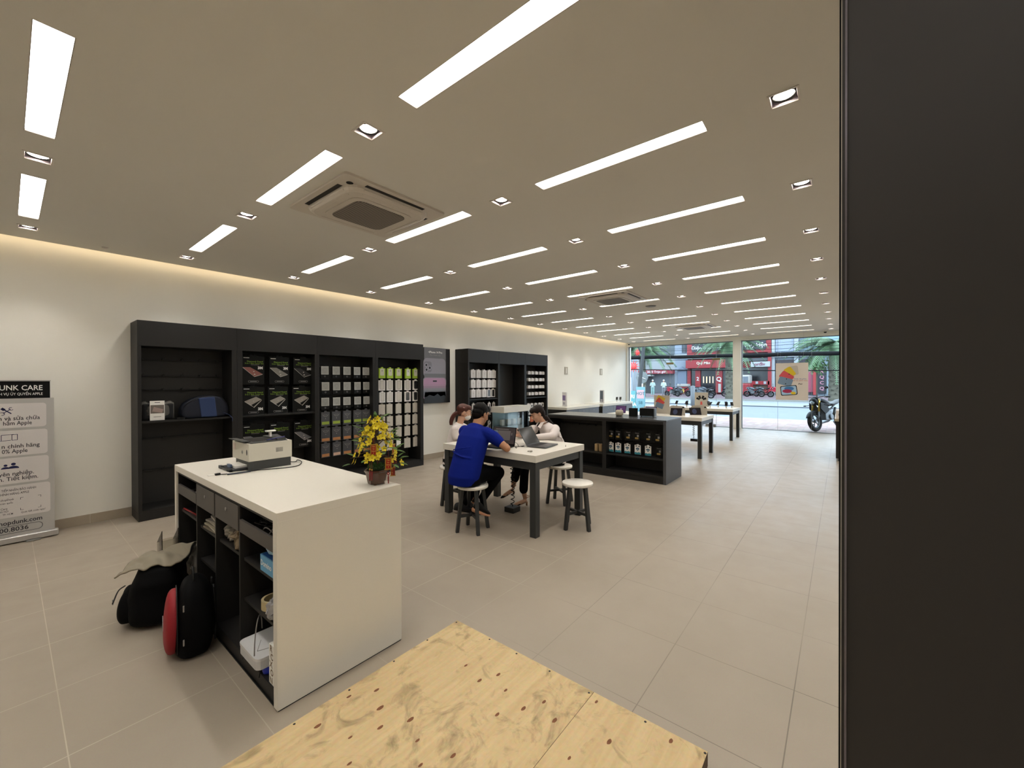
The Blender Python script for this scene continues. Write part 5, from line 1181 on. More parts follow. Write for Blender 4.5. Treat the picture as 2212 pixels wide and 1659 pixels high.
# black and red backpack
T = thing('red_backpack', 'black backpack with a red front panel standing against the counter', 'backpack'); T.matrix_basis = Matrix.Translation((0.703, 3.045, 0)) @ Matrix.Rotation(radians(-10), 4, 'Z')
def pg_(t, a):
    z = 0.004+0.44*t; s = (0.82+0.18*sin(pi*min(1, t*1.25)))*(1 if t < 0.75 else sqrt(max(0.0, 1-((t-0.75)/0.26)**2))); x, y = sq(a, 0.095*s, 0.165*s, 0.62); return (x+0.01*sin(t*3), y, z)
blob('bag_body', pg_, M_BK, T, seed=6, amp=0.014)
b = MB(); rs = []; n = 22
for s, x in ((0.97, -0.075), (1.0, -0.098), (0.9, -0.117), (0.62, -0.128), (0.2, -0.131)):
    ring_ = []
    for i in range(n):
        a = 2*pi*i/n; yy = 0.125*s*cos(a)*(1-0.12*sin(a)); zz = 0.19+0.165*s*sin(a); ring_.append((x-0.012*sin(max(0, 0.3-zz)*6), yy, zz))
    rs.append(ring_)
b.v = [V_ for V_ in b.v]; b.rings([[(x, y*1.08, 0.205+(z-0.19)*1.16) for x, y, z in r_] for r_ in rs], 0, True, (False, True)); b.build('red_panel', mat('crimson fabric', '8d1420', 0.6, bump=0.4, bump_scale=350), T, sub=1)
b = MB(); b.tube([(-0.078, 0.139*cos(2*pi*i/28)*(1-0.12*sin(2*pi*i/28)), 0.205+0.197*sin(2*pi*i/28)) for i in range(29)], 0.0035, 6, caps=(False, False)); b.build('panel_piping', M_BK2, T)
b = MB(); b.M = Matrix.Translation((-0.139, 0.0, 0.21)) @ Matrix.Rotation(radians(0), 4, 'Z'); b.tube(spline([(0, 0.025, 0.03), (0, 0.01, 0.0), (0, 0.0, 0.025), (0, -0.02, -0.01), (0, -0.03, 0.01), (0, -0.045, -0.03)], 5), 0.0022, 5); b.build('emblem', mat('silver thread', 'a9a3a8', 0.35, metal=0.5), T)
for y, z in ((-0.172, 0.33), (-0.155, 0.13)): MB().box(-0.055, y-0.006, z-0.018, -0.047, y+0.002, z+0.018).build('zip_pull', M_TAB, T, bevel=0.002)
b = MB(); b.tube(spline([(0.0, -0.06, 0.43), (0.0, -0.04, 0.475), (0.0, 0.04, 0.475), (0.0, 0.06, 0.43)], 5), 0.009, 8, flat=0.4); b.build('carry_handle', M_BK2, T)
b = MB(); b.tube(spline([(0.095, -0.06, 0.38), (0.10, -0.07, 0.25), (0.10, -0.08, 0.06)], 6), 0.016, 8, flat=0.3); b.tube(spline([(0.095, 0.06, 0.38), (0.10, 0.07, 0.25), (0.10, 0.08, 0.06)], 6), 0.016, 8, flat=0.3); b.build('shoulder_straps', M_BK2, T)
# clear acrylic holder behind the bags
T = thing('acrylic_holder', 'empty clear acrylic holder standing behind the bags at the counter end', 'acrylic holder', (0.76, 3.95, 0))
M_ACR = clear_glass('acrylic sheet', (0.90, 0.90, 0.88)); M_ACE = mat('acrylic edge', '8f8d86', 0.2)
def sheet(p, q, r, s, nm):
    b = MB(); b.quad([p, q, r, s]); o = b.build(nm, M_ACR, T, world=True, solid=0.004)
    P = [Vector(v) for v in (p, q, r, s)]
    b = MB(); [b.tube([P[i], P[(i+1) % 4]], 0.0028, 6) for i in range(4)]; b.build('sheet_edge', M_ACE, o)
sheet((0.712, 3.865, 0.0), (0.712, 4.02, 0.0), (0.712, 4.02, 0.40), (0.712, 3.865, 0.52), 'left_sheet')
sheet((0.806, 3.865, 0.0), (0.806, 4.02, 0.0), (0.806, 4.02, 0.40), (0.806, 3.865, 0.52), 'right_sheet')
sheet((0.712, 4.01, 0.20), (0.806, 4.01, 0.20), (0.806, 3.865, 0.46), (0.712, 3.865, 0.46), 'tilted_sheet')
sheet((0.712, 4.02, 0.0), (0.806, 4.02, 0.0), (0.806, 4.02, 0.40), (0.712, 4.02, 0.40), 'back_sheet')
# ------------------------------------------------------------------ people
M_SKIN = mat('skin warm', 'b07f5e', 0.5, noise_amt=0.03, noise_scale=20); M_SKIN2 = mat('skin light', 'c49a80', 0.5, noise_amt=0.03, noise_scale=20)
M_HAIR = mat('black hair', '080606', 0.55, spec=0.2, bump=0.6, bump_scale=220); M_HAIR2 = mat('dark brown hair', '1a0e0a', 0.5, spec=0.25, bump=0.6, bump_scale=220); M_HAIR3 = mat('reddish brown hair', '4a2015', 0.4, bump=0.6, bump_scale=220)
M_SHIRT = mat('royal blue cotton', '0b1e78', 0.85, spec=0.15, bump=0.25, bump_scale=400, noise_amt=0.06, noise_scale=6); M_WSHIRT = mat('white cotton shirt', 'd6cdc9', 0.75, bump=0.2, bump_scale=300, noise_amt=0.03)
M_TROU = mat('black trousers', '050506', 0.85, spec=0.12, bump=0.2, bump_scale=300)
M_EYE = mat('eye dark', '120c0a', 0.2); M_LIP = mat('lip', '8f4a42', 0.5)
V = Vector
def limb(b, pts, rad, n=14, flat=None):
    b.tube(pts, rad, n, flat=flat)
    for p, r in ((pts[0], rad[0]), (pts[-1], rad[-1])): b.ball(V(p), r*0.97, 12, k=8)
def torso(b, secs, n=28):
    """secs: (center, half width, half depth, yaw, lean)"""
    rs = []
    for c, w, d, yaw, lean in secs:
        R = Matrix.Rotation(yaw, 3, 'Z') @ Matrix.Rotation(lean, 3, 'Y'); r = []
        for i in range(n):
            a = 2*pi*i/n; x = d*abs(cos(a))**0.85*(1 if cos(a) > 0 else -1); y = w*abs(sin(a))**0.85*(1 if sin(a) > 0 else -1); r.append(V(c)+R @ V((x, y, 0)))
        rs.append(r)
    b.rings(rs)
def head_frame(c, yaw, pitch, roll=0): return Matrix.Translation(V(c)) @ Matrix.Rotation(yaw, 4, 'Z') @ Matrix.Rotation(pitch, 4, 'Y') @ Matrix.Rotation(roll, 4, 'X')
def head_geo(b, F, s=1.0):
    def e(c, r): b.ell((0, 0, 0), tuple(v*s for v in r), None); 
    for c, r in (((-.012, 0, .030), (.094, .074, .088)), ((.030, 0, -.015), (.062, .062, .085)), ((.036, 0, -.062), (.048, .048, .048)), ((.068, 0, -.088), (.020, .024, .018)), ((.080, 0, -.052), (.016, .022, .018)),
                 ((.084, 0, .035), (.012, .045, .012)), ((.062, .034, -.020), (.022, .020, .024)), ((.062, -.034, -.020), (.022, .020, .024))):
        b.ball((0, 0, 0), r, 16, k=12, M=F @ Matrix.Scale(s, 4) @ Matrix.Translation(c))
    b.tube([(.088, 0, .022), (.100, 0, -.004), (.108, 0, -.022), (.094, 0, -.032)], [.006, .009, .013, .008], 10, M=F @ Matrix.Scale(s, 4))
    for sy in (-1, 1):
        b.ball((0, 0, 0), (.019, .008, .031), 12, k=8, M=F @ Matrix.Scale(s, 4) @ Matrix.Translation((-.008, sy*.077, -.006)) @ Matrix.Rotation(sy*radians(-18), 4, 'Z'))
def face_parts(T, F, s=1.0, lip=M_LIP, brow=M_HAIR, lids=True):
    for sy in (-1, 1):
        b = MB(); b.ball((0, 0, 0), (.0045, .013, .0055), 10, k=6, M=F @ Matrix.Scale(s, 4) @ Matrix.Translation((.0865, sy*.030, .006))); b.build('eye', M_EYE, T, world=True)
        b = MB(); b.tube([(.090, sy*.014, .027), (.091, sy*.030, .031), (.082, sy*.048, .026)], [.0025, .003, .0015], 6, M=F @ Matrix.Scale(s, 4)); b.build('eyebrow', brow, T, world=True)
    if lip is not None:
        b = MB(); b.ball((0, 0, 0), (.007, .020, .0065), 12, k=6, M=F @ Matrix.Scale(s, 4) @ Matrix.Translation((.0925, 0, -.055))); b.build('mouth', lip, T, world=True)
def hand_geo(b, wrist, d, up, side, curl=0.8, s=1.0, spread=0.16):
    """hand from wrist along d; up = back of hand normal; side=+1 when the thumb is on the +(d x up) side"""
    d = V(d).normalized(); up = V(up); up = (up-d*up.dot(d)).normalized(); r = d.cross(up)*side
    w = V(wrist); L = .088*s
    b.tube([w-d*.02, w+d*.012, w+d*.045*s, w+d*L], [.020*s, .023*s, .030*s, .031*s], 12, flat=0.62) if abs(r.z) > 2 else None
    secs = []
    for t, hw, ht in ((-.015, .020, .017), (.015, .026, .016), (.05, .036, .015), (.085, .038, .012)):
        c = w+d*t*s; secs.append([c+r*hw*s*cos(a)+up*ht*s*sin(a) for a in [2*pi*k/14 for k in range(14)]])
    b.rings(secs)
    for i, (off, ln, rr_) in enumerate(((.027, .066, .0088), (.009, .074, .0090), (-.009, .068, .0086), (-.027, .054, .0078))):
        p = w+d*.080*s+r*off*s; dd = (d+r*off*spread*8).normalized(); pts = [p]; ang = 0.15
        for k, f in enumerate((.44, .32, .24)):
            a_ = ang+curl*(0.35+0.45*k); v_ = dd*cos(a_)-up*sin(a_); p = p+v_*ln*f*s; pts.append(p)
        b.tube(pts, [rr_*s, rr_*.95*s, rr_*.88*s, rr_*.75*s], 8); b.ball(pts[-1], rr_*.75*s, 8, k=6)
    p = w+d*.028*s+r*.026*s; v1 = (d*.55+r*.8-up*.15).normalized(); v2 = (d*.9+r*.25-up*.4*curl).normalized()
    pts = [p, p+v1*.032*s, p+v1*.032*s+v2*.028*s, p+v1*.032*s+v2*.050*s]; b.tube(pts, [.014*s, .0115*s, .0098*s, .0085*s], 8); b.ball(pts[-1], .0085*s, 8, k=6)
def phone(name, c, x, y, label, col='17181c', case=None, w=.073, h=.15, scr=True):
    F = frame(c, x, y); T = thing(name, label, 'phone', c)
    b = MB(); b.rbox(w, h, .009, .012, 0, F, z0=-.0045); b.build('body', mat('phone body '+col, col, 0.25), T, world=True, bevel=.001)
    if scr:
        b = MB(); b.rbox(w*.93, h*.95, .0006, .010, 0, F, z0=.0044); b.build('screen', mat('phone screen lit', '2a3038', 0.1, emit=0.15, emit_col='6d7c90'), T, world=True)
    b = MB(); b.rbox(w*.35, w*.35, .002, .006, 0, F @ Matrix.Translation((-w*.22, h*.33, -.0065))); b.build('camera_bump', M_BLACK, T, world=True)
    return T
# --- man in blue
T = thing('person', 'person in a blue polo and black trousers leaning on the table from the near stool', 'person', (3.14, 3.13, 0))
yaw = radians(2); HF = head_frame((3.405, 3.205, 1.235), radians(-6), radians(24))
b = MB()
head_geo(b, HF, 1.02)
b.tube([(3.29, 3.18, 1.06), (3.335, 3.195, 1.12), (3.375, 3.202, 1.19)], [.066, .058, .060], 14)
torso(b, [((3.13, 3.14, .56), .14, .10, yaw, 0), ((3.15, 3.145, .72), .13, .09, yaw, .2), ((3.24, 3.16, .95), .16, .10, yaw, .4), ((3.30, 3.175, 1.07), .12, .08, yaw, .5)])
sR, eR, wR = V((3.315, 3.005, 1.045)), V((3.365, 2.785, .892)), V((3.525, 2.985, .905))
sL, eL, wL = V((3.29, 3.355, 1.045)), V((3.43, 3.46, .895)), V((3.545, 3.27, .92))
limb(b, [sR, sR.lerp(eR, .5), eR], [.050, .046, .038]); limb(b, [eR, eR.lerp(wR, .35), eR.lerp(wR, .75), wR], [.039, .041, .030, .025])
limb(b, [sL, sL.lerp(eL, .5), eL], [.050, .046, .038]); limb(b, [eL, eL.lerp(wL, .35), eL.lerp(wL, .75), wL], [.039, .041, .030, .025])
hand_geo(b, wR, (.62, .72, .30), (.5, -.6, .45), -1, .9); hand_geo(b, wL, (.55, -.6, .35), (.5, .6, .4), 1, .9)
body = b.build('body', M_SKIN, T, world=True, voxel=.005, smooth_it=3)
# shirt
b = MB()
torso(b, [((3.085, 3.165, .515), .178, .125, yaw, -.05), ((3.09, 3.16, .60), .188, .138, yaw, 0), ((3.125, 3.155, .72), .182, .130, yaw, .18), ((3.185, 3.16, .85), .185, .130, yaw, .34), ((3.245, 3.17, .97), .192, .125, yaw, .42),
          ((3.295, 3.18, 1.06), .165, .100, yaw, .5), ((3.33, 3.19, 1.115), .085, .075, yaw, .5)])
limb(b, [sR+V((-.02, .03, 0)), sR.lerp(eR, .30), sR.lerp(eR, .58)], [.074, .070, .060]); limb(b, [sL+V((-.02, -.03, 0)), sL.lerp(eL, .35), sL.lerp(eL, .75)], [.074, .070, .062])
for k, (z_, s_) in enumerate(((.62, 1), (.70, -1), (.80, 1), (.92, -1), (.66, -1))):
    b.tube(spline([(3.05+.05*(z_-.6), 3.02, z_), (2.985+.12*(z_-.55), 3.14, z_+.02*s_), (3.03+.05*(z_-.6), 3.28, z_+.05*s_)], 5), .008, 6)
b.build('polo_shirt', M_SHIRT, T, world=True, voxel=.007, smooth_it=4)
b = MB(); b.tube(spline([(3.39+.062*cos(a)*0.9, 3.196+.064*sin(a), 1.118-.030*cos(a)) for a in [2*pi*i/12 for i in range(13)]], 3), .011, 8, flat=1.6) if False else b.tube([(3.335+.064*cos(a), 3.195+.066*sin(a), 1.112-.026*cos(a)) for a in [2*pi*i/20 for i in range(21)]], .012, 8); b.build('collar', M_SHIRT, T, world=True)
# trousers
b = MB()
torso(b, [((3.10, 3.15, .505), .17, .13, yaw, 0), ((3.11, 3.15, .56), .175, .14, yaw, 0), ((3.13, 3.15, .66), .15, .11, yaw, .1)])
kR, aR = V((3.52, 3.035, .575)), V((3.265, 3.105, .265)); kL, aL = V((3.54, 3.28, .57)), V((3.20, 3.27, .23))
limb(b, [(3.13, 3.08, .585), (3.33, 3.05, .60), kR], [.098, .088, .066]); limb(b, [kR, kR.lerp(aR, .35), kR.lerp(aR, .9)], [.068, .060, .045])
limb(b, [(3.13, 3.22, .585), (3.33, 3.25, .60), kL], [.098, .088, .066]); limb(b, [kL, kL.lerp(aL, .35), kL.lerp(aL, .9)], [.068, .060, .045])
b.v = [V((v.x, v.y, max(v.z, .503))) if (v-V((3.17, 3.11, v.z))).length < .172 and v.z > .40 else v for v in b.v]
b.build('trousers', M_TROU, T, world=True, voxel=.008, smooth_it=3)
# hair
b = MB()
for c, r in (((-.022, 0, .052), (.093, .080, .076)), ((-.045, 0, .010), (.066, .074, .062)), ((.020, 0, .085), (.072, .068, .036)), ((.055, 0, .075), (.034, .058, .028)), ((-.012, .066, .028), (.034, .014, .036)), ((-.012, -.066, .028), (.034, .014, .036))):
    b.ball((0, 0, 0), r, 18, k=12, M=HF @ Matrix.Scale(1.03, 4) @ Matrix.Translation(c))
b.build('hair', M_HAIR, T, world=True, voxel=.005, smooth_it=2)
b = MB()
for c, r in (((-.056, 0, -.030), (.052, .066, .055)), ((-.02, .064, -.002), (.030, .012, .026)), ((-.02, -.064, -.002), (.030, .012, .026))): b.ball((0, 0, 0), r, 16, k=10, M=HF @ Matrix.Translation(c))
b.build('shaved_sides', mat('shaved hair', '140d0a', 0.8, spec=0.1), T, world=True)
face_parts(T, HF)
b = MB(); G = HF
for sy in (-1, 1):
    b.tube([(.104, sy*(.034)+.026*cos(a), .004+.020*sin(a)) for a in [2*pi*i/20 for i in range(21)]], .0016, 6, M=G); b.tube([(.102, sy*.058, .010), (.05, sy*.078, .010), (-.01, sy*.084, .006), (-.025, sy*.082, -.012)], .0018, 6, M=G)
b.tube([(.104, -.010, .006), (.107, 0, .010), (.104, .010, .006)], .0016, 6, M=G); b.build('glasses', M_BLACK, T, world=True)
def sneaker(T, heel, toe, up=(0, 0, 1), sole='d9a07c'):
    heel, toe = V(heel), V(toe); d = (toe-heel).normalized(); L = (toe-heel).length; s = d.cross(V(up)).normalized(); u = s.cross(d)
    def rings_(prof):
        rs = []
        for t, w, z0, z1 in prof:
            c = heel+d*L*t; rs.append([c+s*(w*cos(a))+u*((z0+z1)/2+(z1-z0)/2*sin(a)) for a in [2*pi*k/16 for k in range(16)]])
        return rs
    b = MB(); b.rings(rings_([(-.04, .022, .02, .07), (.0, .034, .015, .10), (.15, .040, .015, .115), (.35, .042, .015, .105), (.6, .046, .015, .075), (.82, .045, .015, .055), (.96, .034, .015, .042), (1.02, .016, .018, .03)]))
    sh = b.build('shoe', mat('black shoe knit', '0b0b0c', 0.7), T, world=True, sub=1)
    b = MB(); b.rings(rings_([(-.07, .018, -.004, .032), (-.02, .036, -.014, .036), (.2, .040, -.016, .030), (.5, .044, -.016, .024), (.75, .048, -.014, .020), (.95, .038, -.008, .018), (1.05, .016, 0, .016)])); b.build('sole', mat('sole '+sole, sole, 0.6, noise_amt=0.25, noise_scale=12), sh, world=True, sub=1)
sneaker(T, (3.185, 3.125, .205), (3.345, 3.03, .125), up=(.25, -.1, 1)); sneaker(T, (3.10, 3.33, .17), (3.25, 3.17, .14), sole='8a7f74')
b = MB(); limb(b, [aR+V((.0, .005, .03)), aR+V((-.035, .015, -.02))], [.034, .032]); b.build('sock', mat('grey sock', '9c9a9c', 0.8), T, world=True)
phone('smartphone', (3.585, 3.145, .975), (.72, -.69, 0), (.35, .36, .86), 'black smartphone held by the person in blue', '141418')
# --- woman facing left
T = thing('person', 'person in a white blouse with long dark hair facing left, sitting behind the open laptop', 'person', (4.60, 2.98, 0))
yaw = radians(158); HF = head_frame((4.545, 3.222, 1.168), radians(143), radians(28)); s_ = .93
b = MB(); head_geo(b, HF, s_)
b.tube([(4.60, 3.14, 1.00), (4.59, 3.16, 1.05), (4.573, 3.20, 1.12)], [.052, .044, .046], 14)
torso(b, [((4.62, 3.00, .56), .15, .10, yaw, 0), ((4.625, 3.01, .70), .12, .08, yaw, .1), ((4.62, 3.07, .86), .14, .09, yaw, .3), ((4.60, 3.12, .98), .11, .07, yaw, .4)])
sN, eN, wN = V((4.655, 3.005, .945)), V((4.50, 2.965, .896)), V((4.30, 3.11, .885)); sF, eF, wF = V((4.545, 3.265, .95)), V((4.42, 3.42, .89)), V((4.25, 3.32, .905))
sN, eN = V((4.66, 2.995, .965)), V((4.555, 2.93, .80)); eN = V((4.47, 2.93, .895))
for a_, e_, w_ in ((sN, eN, wN), (sF, eF, wF)): limb(b, [a_, e_], [.038, .032]); limb(b, [e_, e_.lerp(w_, .4), w_], [.032, .031, .021])
hand_geo(b, wF, (-.75, -.35, .30), (.3, .2, .9), 1, .9, .88); hand_geo(b, wN, (-.8, .55, .05), (0, 0, 1), -1, .4, .88)
limb(b, [(4.21, 3.20, .40), (4.20, 3.215, .25), (4.225, 3.195, .10)], [.048, .042, .028]); limb(b, [(4.20, 3.33, .42), (4.185, 3.345, .30), (4.17, 3.35, .24)], [.046, .036, .028])
def foot_geo(b, h, t):
    h, t = V(h), V(t); b.tube([h, h.lerp(t, .35), h.lerp(t, .75), t], [.026, .030, .030, .016], 10, flat=.75)
foot_geo(b, (4.235, 3.185, .075), (4.07, 3.275, .018)); foot_geo(b, (4.165, 3.345, .20), (4.03, 3.42, .115))
b.build('body', M_SKIN2, T, world=True, voxel=.005, smooth_it=3)
b = MB(); torso(b, [((4.63, 3.0, .53), .17, .125, yaw, 0), ((4.635, 3.0, .64), .155, .115, yaw, .05), ((4.64, 3.02, .78), .155, .11, yaw, .2), ((4.63, 3.07, .90), .165, .11, yaw, .32), ((4.61, 3.12, .99), .14, .085, yaw, .4), ((4.595, 3.145, 1.04), .065, .055, yaw, .4)])
for a_, e_, w_ in ((sN, eN, wN), (sF, eF, wF)): limb(b, [a_+V((.0, .02, 0)), a_.lerp(e_, .5), e_], [.066, .062, .052]); limb(b, [e_, e_.lerp(w_, .5), e_.lerp(w_, .88)], [.050, .047, .036])
for q in ((4.58, 2.935, .955), (4.55, 2.90, .925), (4.62, 2.925, .90), (4.66, 2.90, .84), (4.60, 2.885, .875)): b.tube(spline([V(q), V(q)+V((.03, .0, -.04)), V(q)+V((.09, .03, -.06))], 4), .013, 6)
b.v = [V((v.x, v.y, max(v.z, .853))) if v.x < 4.39 else v for v in b.v]
b.build('blouse', M_WSHIRT, T, world=True, voxel=.006, smooth_it=3)
b = MB()
for sgn in (-1, 1):
    F = Matrix.Translation((4.585, 3.155, 1.035)) @ Matrix.Rotation(yaw, 4, 'Z')
    b.add([F @ V(p) for p in ((-.06, sgn*.04, .04), (.04, sgn*.075, .022), (.095, sgn*.075, -.055), (.105, sgn*.020, -.035), (.055, sgn*.022, .02))], [(0, 1, 2, 3, 4)])
b.build('collar', M_WSHIRT, T, world=True, solid=.004)
b = MB(); torso(b, [((4.61, 3.0, .505), .16, .12, yaw, 0), ((4.61, 3.0, .56), .165, .125, yaw, 0), ((4.62, 3.0, .62), .14, .10, yaw, 0)])
limb(b, [(4.60, 2.94, .575), (4.40, 3.06, .585), (4.22, 3.18, .55)], [.085, .074, .058]); limb(b, [(4.22, 3.18, .55), (4.215, 3.20, .40), (4.205, 3.205, .21)], [.058, .058, .058])
limb(b, [(4.60, 3.08, .60), (4.40, 3.22, .63), (4.235, 3.30, .58)], [.085, .074, .056]); limb(b, [(4.235, 3.30, .58), (4.21, 3.33, .42), (4.195, 3.34, .335)], [.058, .058, .056])
b.v = [V((v.x, v.y, max(v.z, .503))) if (v-V((4.62, 2.92, v.z))).length < .172 and v.z > .42 else v for v in b.v]
b.build('trousers', M_TROU, T, world=True, voxel=.007, smooth_it=3)
b = MB(); G = HF @ Matrix.Scale(s_, 4)
for c, r in (((-.026, 0, .045), (.096, .084, .080)), ((.025, 0, .078), (.070, .070, .042)), ((.062, 0, .070), (.030, .055, .030)), ((-.060, 0, -.010), (.055, .072, .075))): b.ball((0, 0, 0), r, 18, k=12, M=G @ Matrix.Translation(c))
hd = [(4.60, 3.165, 1.13), (4.64, 3.12, 1.06), (4.675, 3.07, .98), (4.70, 3.03, .92)]
for i in range(7):
    o_ = V((.010*sin(i*2.1), .032*(i-3)/3, 0)); b.tube(spline([V(p)+o_*(1+.25*j) for j, p in enumerate(hd)], 4), [.030-.0017*k for k in range(13)], 8)
b.build('hair', M_HAIR2, T, world=True, voxel=.006, smooth_it=1)
face_parts(T, HF, s_, brow=M_HAIR2)
def heel_shoe(h, t, zh):
    h, t = V(h), V(t); d = (t-h).normalized(); b = MB(); b.tube([h+d*.07, h.lerp(t, .6), t, t+d*.03], [.012, .030, .024, .006], 12, flat=.7); o = b.build('shoe', mat('black suede', '0c0a0b', 0.7), T, world=True)
    b = MB(); b.rings([[V((h.x+r*cos(a), h.y+r*sin(a), z)) for a in [2*pi*k/10 for k in range(10)]] for r, z in ((.011, h.z-zh), (.015, h.z-.01))]); b.tube([h+V((0, 0, -.014)), h.lerp(t, .5)+V((0, 0, -.018)), t+V((0, 0, -.012))], [.018, .018, .020], 8, flat=.25); b.build('heel', mat('tan heel', 'a2795c', 0.4), o, world=True)
    b = MB(); b.tube([h+V((0, 0, .055))+V((.034*cos(a), .034*sin(a), .006*cos(a))) for a in [2*pi*k/16 for k in range(17)]], .004, 6); b.build('ankle_strap', mat('tan strap', 'a2795c', 0.5), o, world=True)
heel_shoe((4.24, 3.18, .062), (4.075, 3.272, .016), .061); heel_shoe((4.17, 3.343, .19), (4.035, 3.418, .115), .06)
phone('smartphone', (4.165, 3.265, .945), (-.3, .95, 0), (-.55, -.2, .8), 'pink cased smartphone held by the person facing left', 'b99a8e', scr=True)
# --- woman at the back, mostly hidden
T = thing('person', 'person with a reddish ponytail and mask, half hidden behind the person in blue', 'person', (3.72, 4.02, 0))
yaw = radians(-62); HF = head_frame((3.875, 3.955, 1.195), radians(-38), radians(14)); s_ = .93
b = MB(); head_geo(b, HF, s_); b.tube([(3.80, 3.985, 1.0), (3.825, 3.98, 1.06), (3.845, 3.972, 1.14)], [.052, .044, .046], 14)
torso(b, [((3.73, 4.03, .56), .15, .10, yaw, 0), ((3.75, 4.01, .75), .12, .08, yaw, .15), ((3.79, 3.99, .90), .14, .085, yaw, .25), ((3.80, 3.985, 1.0), .10, .07, yaw, .3)])
sN, eN, wN = V((3.685, 3.93, .985)), V((3.66, 3.845, .885)), V((3.90, 3.74, .92)); sF, eF, wF = V((3.93, 4.05, .985)), V((4.05, 3.88, .885)), V((4.02, 3.76, .93))
eN = V((3.665, 3.90, .882))
for a_, e_, w_ in ((sN, eN, wN), (sF, eF, wF)): limb(b, [a_, e_], [.038, .032]); limb(b, [e_, e_.lerp(w_, .4), w_], [.032, .030, .021])
hand_geo(b, wN, (.75, -.3, .35), (0, -.4, .9), -1, .9, .88); hand_geo(b, wF, (.1, -.7, .45), (.5, 0, .8), 1, .9, .88)
limb(b, [(3.72, 3.66, .30), (3.73, 3.68, .12)], [.040, .030])
b.build('body', M_SKIN2, T, world=True, voxel=.006, smooth_it=3)
b = MB(); torso(b, [((3.73, 4.03, .53), .17, .12, yaw, 0), ((3.74, 4.02, .68), .155, .11, yaw, .1), ((3.775, 4.0, .84), .16, .11, yaw, .2), ((3.795, 3.99, .95), .165, .10, yaw, .28), ((3.81, 3.985, 1.02), .12, .075, yaw, .3), ((3.82, 3.98, 1.055), .058, .052, yaw, .3)])
for a_, e_, w_ in ((sN, eN, wN), (sF, eF, wF)): limb(b, [a_, a_.lerp(e_, .5), e_], [.060, .054, .048]); limb(b, [e_, e_.lerp(w_, .5), e_.lerp(w_, .88)], [.045, .042, .036])
b.v = [V((v.x, v.y, max(v.z, .853))) if v.y < 3.83 and v.z > .7 else v for v in b.v]
b.build('shirt', M_WSHIRT, T, world=True, voxel=.007, smooth_it=2)
b = MB(); torso(b, [((3.73, 4.03, .505), .16, .12, yaw, 0), ((3.73, 4.03, .60), .16, .12, yaw, 0)])
for dx in (-.09, .09):
    limb(b, [(3.73+dx, 3.98, .575), (3.73+dx, 3.75, .58), (3.73+dx, 3.62, .56)], [.085, .072, .058]); limb(b, [(3.73+dx, 3.62, .56), (3.73+dx, 3.66, .30), (3.73+dx, 3.70, .10)], [.058, .052, .045])
b.v = [V((v.x, v.y, max(v.z, .503))) if (v-V((3.72, 4.02, v.z))).length < .172 and v.z > .42 else v for v in b.v]
b.build('trousers', M_TROU, T, world=True, voxel=.009, smooth_it=2)
for dx in (-.09, .09): sneaker(T, (3.73+dx, 3.74, .02), (3.73+dx, 3.54, .02))
b = MB(); G = HF @ Matrix.Scale(s_, 4)
for c, r in (((-.026, 0, .045), (.096, .084, .080)), ((.025, 0, .080), (.070, .070, .040)), ((.060, 0, .072), (.030, .055, .028)), ((-.058, 0, .0), (.050, .066, .060))): b.ball((0, 0, 0), r, 18, k=12, M=G @ Matrix.Translation(c))
for i in range(4):
    o_ = V((.012*cos(i*1.6), .012*sin(i*1.6), 0)); b.tube(spline([V((3.80, 4.01, 1.20))+o_, V((3.765, 4.04, 1.16))+o_*1.3, V((3.74, 4.06, 1.09))+o_*1.5, V((3.735, 4.06, 1.03))+o_], 4), [.024-.001*k for k in range(13)], 8)
b.build('hair', M_HAIR3, T, world=True, voxel=.006, smooth_it=1)
face_parts(T, HF, s_, lip=None, brow=M_HAIR3)
b = MB(); b.ball((0, 0, 0), (.060, .060, .048), 18, k=12, M=G @ Matrix.Translation((.052, 0, -.052))); b.build('face_mask', mat('white mask', 'dcdcd8', 0.7), T, world=True)
b = MB()
for sy in (-1, 1): b.tube([(.07, sy*.05, -.035), (.02, sy*.074, -.01), (-.018, sy*.082, .004)], .0015, 5, M=G)
b.build('ear_loop', M_PAPER, T, world=True)
b = MB(); b.cbox((-.03, -.082, .07), (.03, .008, .012), M=G); b.build('hair_clip', mat('pink clip', 'b98a86', 0.3), T, world=True)
phone('smartphone', (4.045, 3.70, 1.0), (.78, .55, .2), (.35, -.35, .55), 'grey smartphone held by the masked person with a ponytail', '8d9296')

# ------------------------------------------------------------------ things on the work table
T = thing('laptop', 'open dark grey laptop at the near right of the work table', 'laptop', (3.92, 2.72, .85)); T.matrix_basis = Matrix.Translation((3.94, 2.855, .85)) @ Matrix.Rotation(radians(7), 4, 'Z')
M_LAP = mat('space grey aluminium', '4a4c4e', 0.35, metal=0.5)
MB().box(-.162, -.245, .003, .162, -.005, .017).build('base', M_LAP, T, bevel=.003)
b = MB()
for r in range(6):
    for c in range(14): b.box(-.14+c*.0202, -.125+r*.0175, .0172, -.1225+c*.0202, -.110+r*.0175, .0182)
b.build('keyboard', mat('laptop keys', '1b1c1e', 0.5), T); MB().box(-.05, -.235, .0171, .05, -.145, .0176).build('trackpad', mat('trackpad', '55575a', 0.3), T)
LT = Matrix.Translation((0, 0, .015)) @ Matrix.Rotation(radians(-32), 4, 'X')
MB().box(-.162, -.003, 0, .162, .003, .225, M=LT).build('lid', M_LAP, T, bevel=.002); MB().box(-.155, -.0036, .012, .155, -.003, .219, M=LT).build('screen', mat('dark glass screen', '2a2d2f', 0.12), T)
T = thing('laptop', 'laptop with a dark screen facing the person in blue', 'laptop', (3.72, 3.10, .85)); T.matrix_basis = Matrix.Translation((3.665, 3.10, .85)) @ Matrix.Rotation(radians(-82), 4, 'Z')
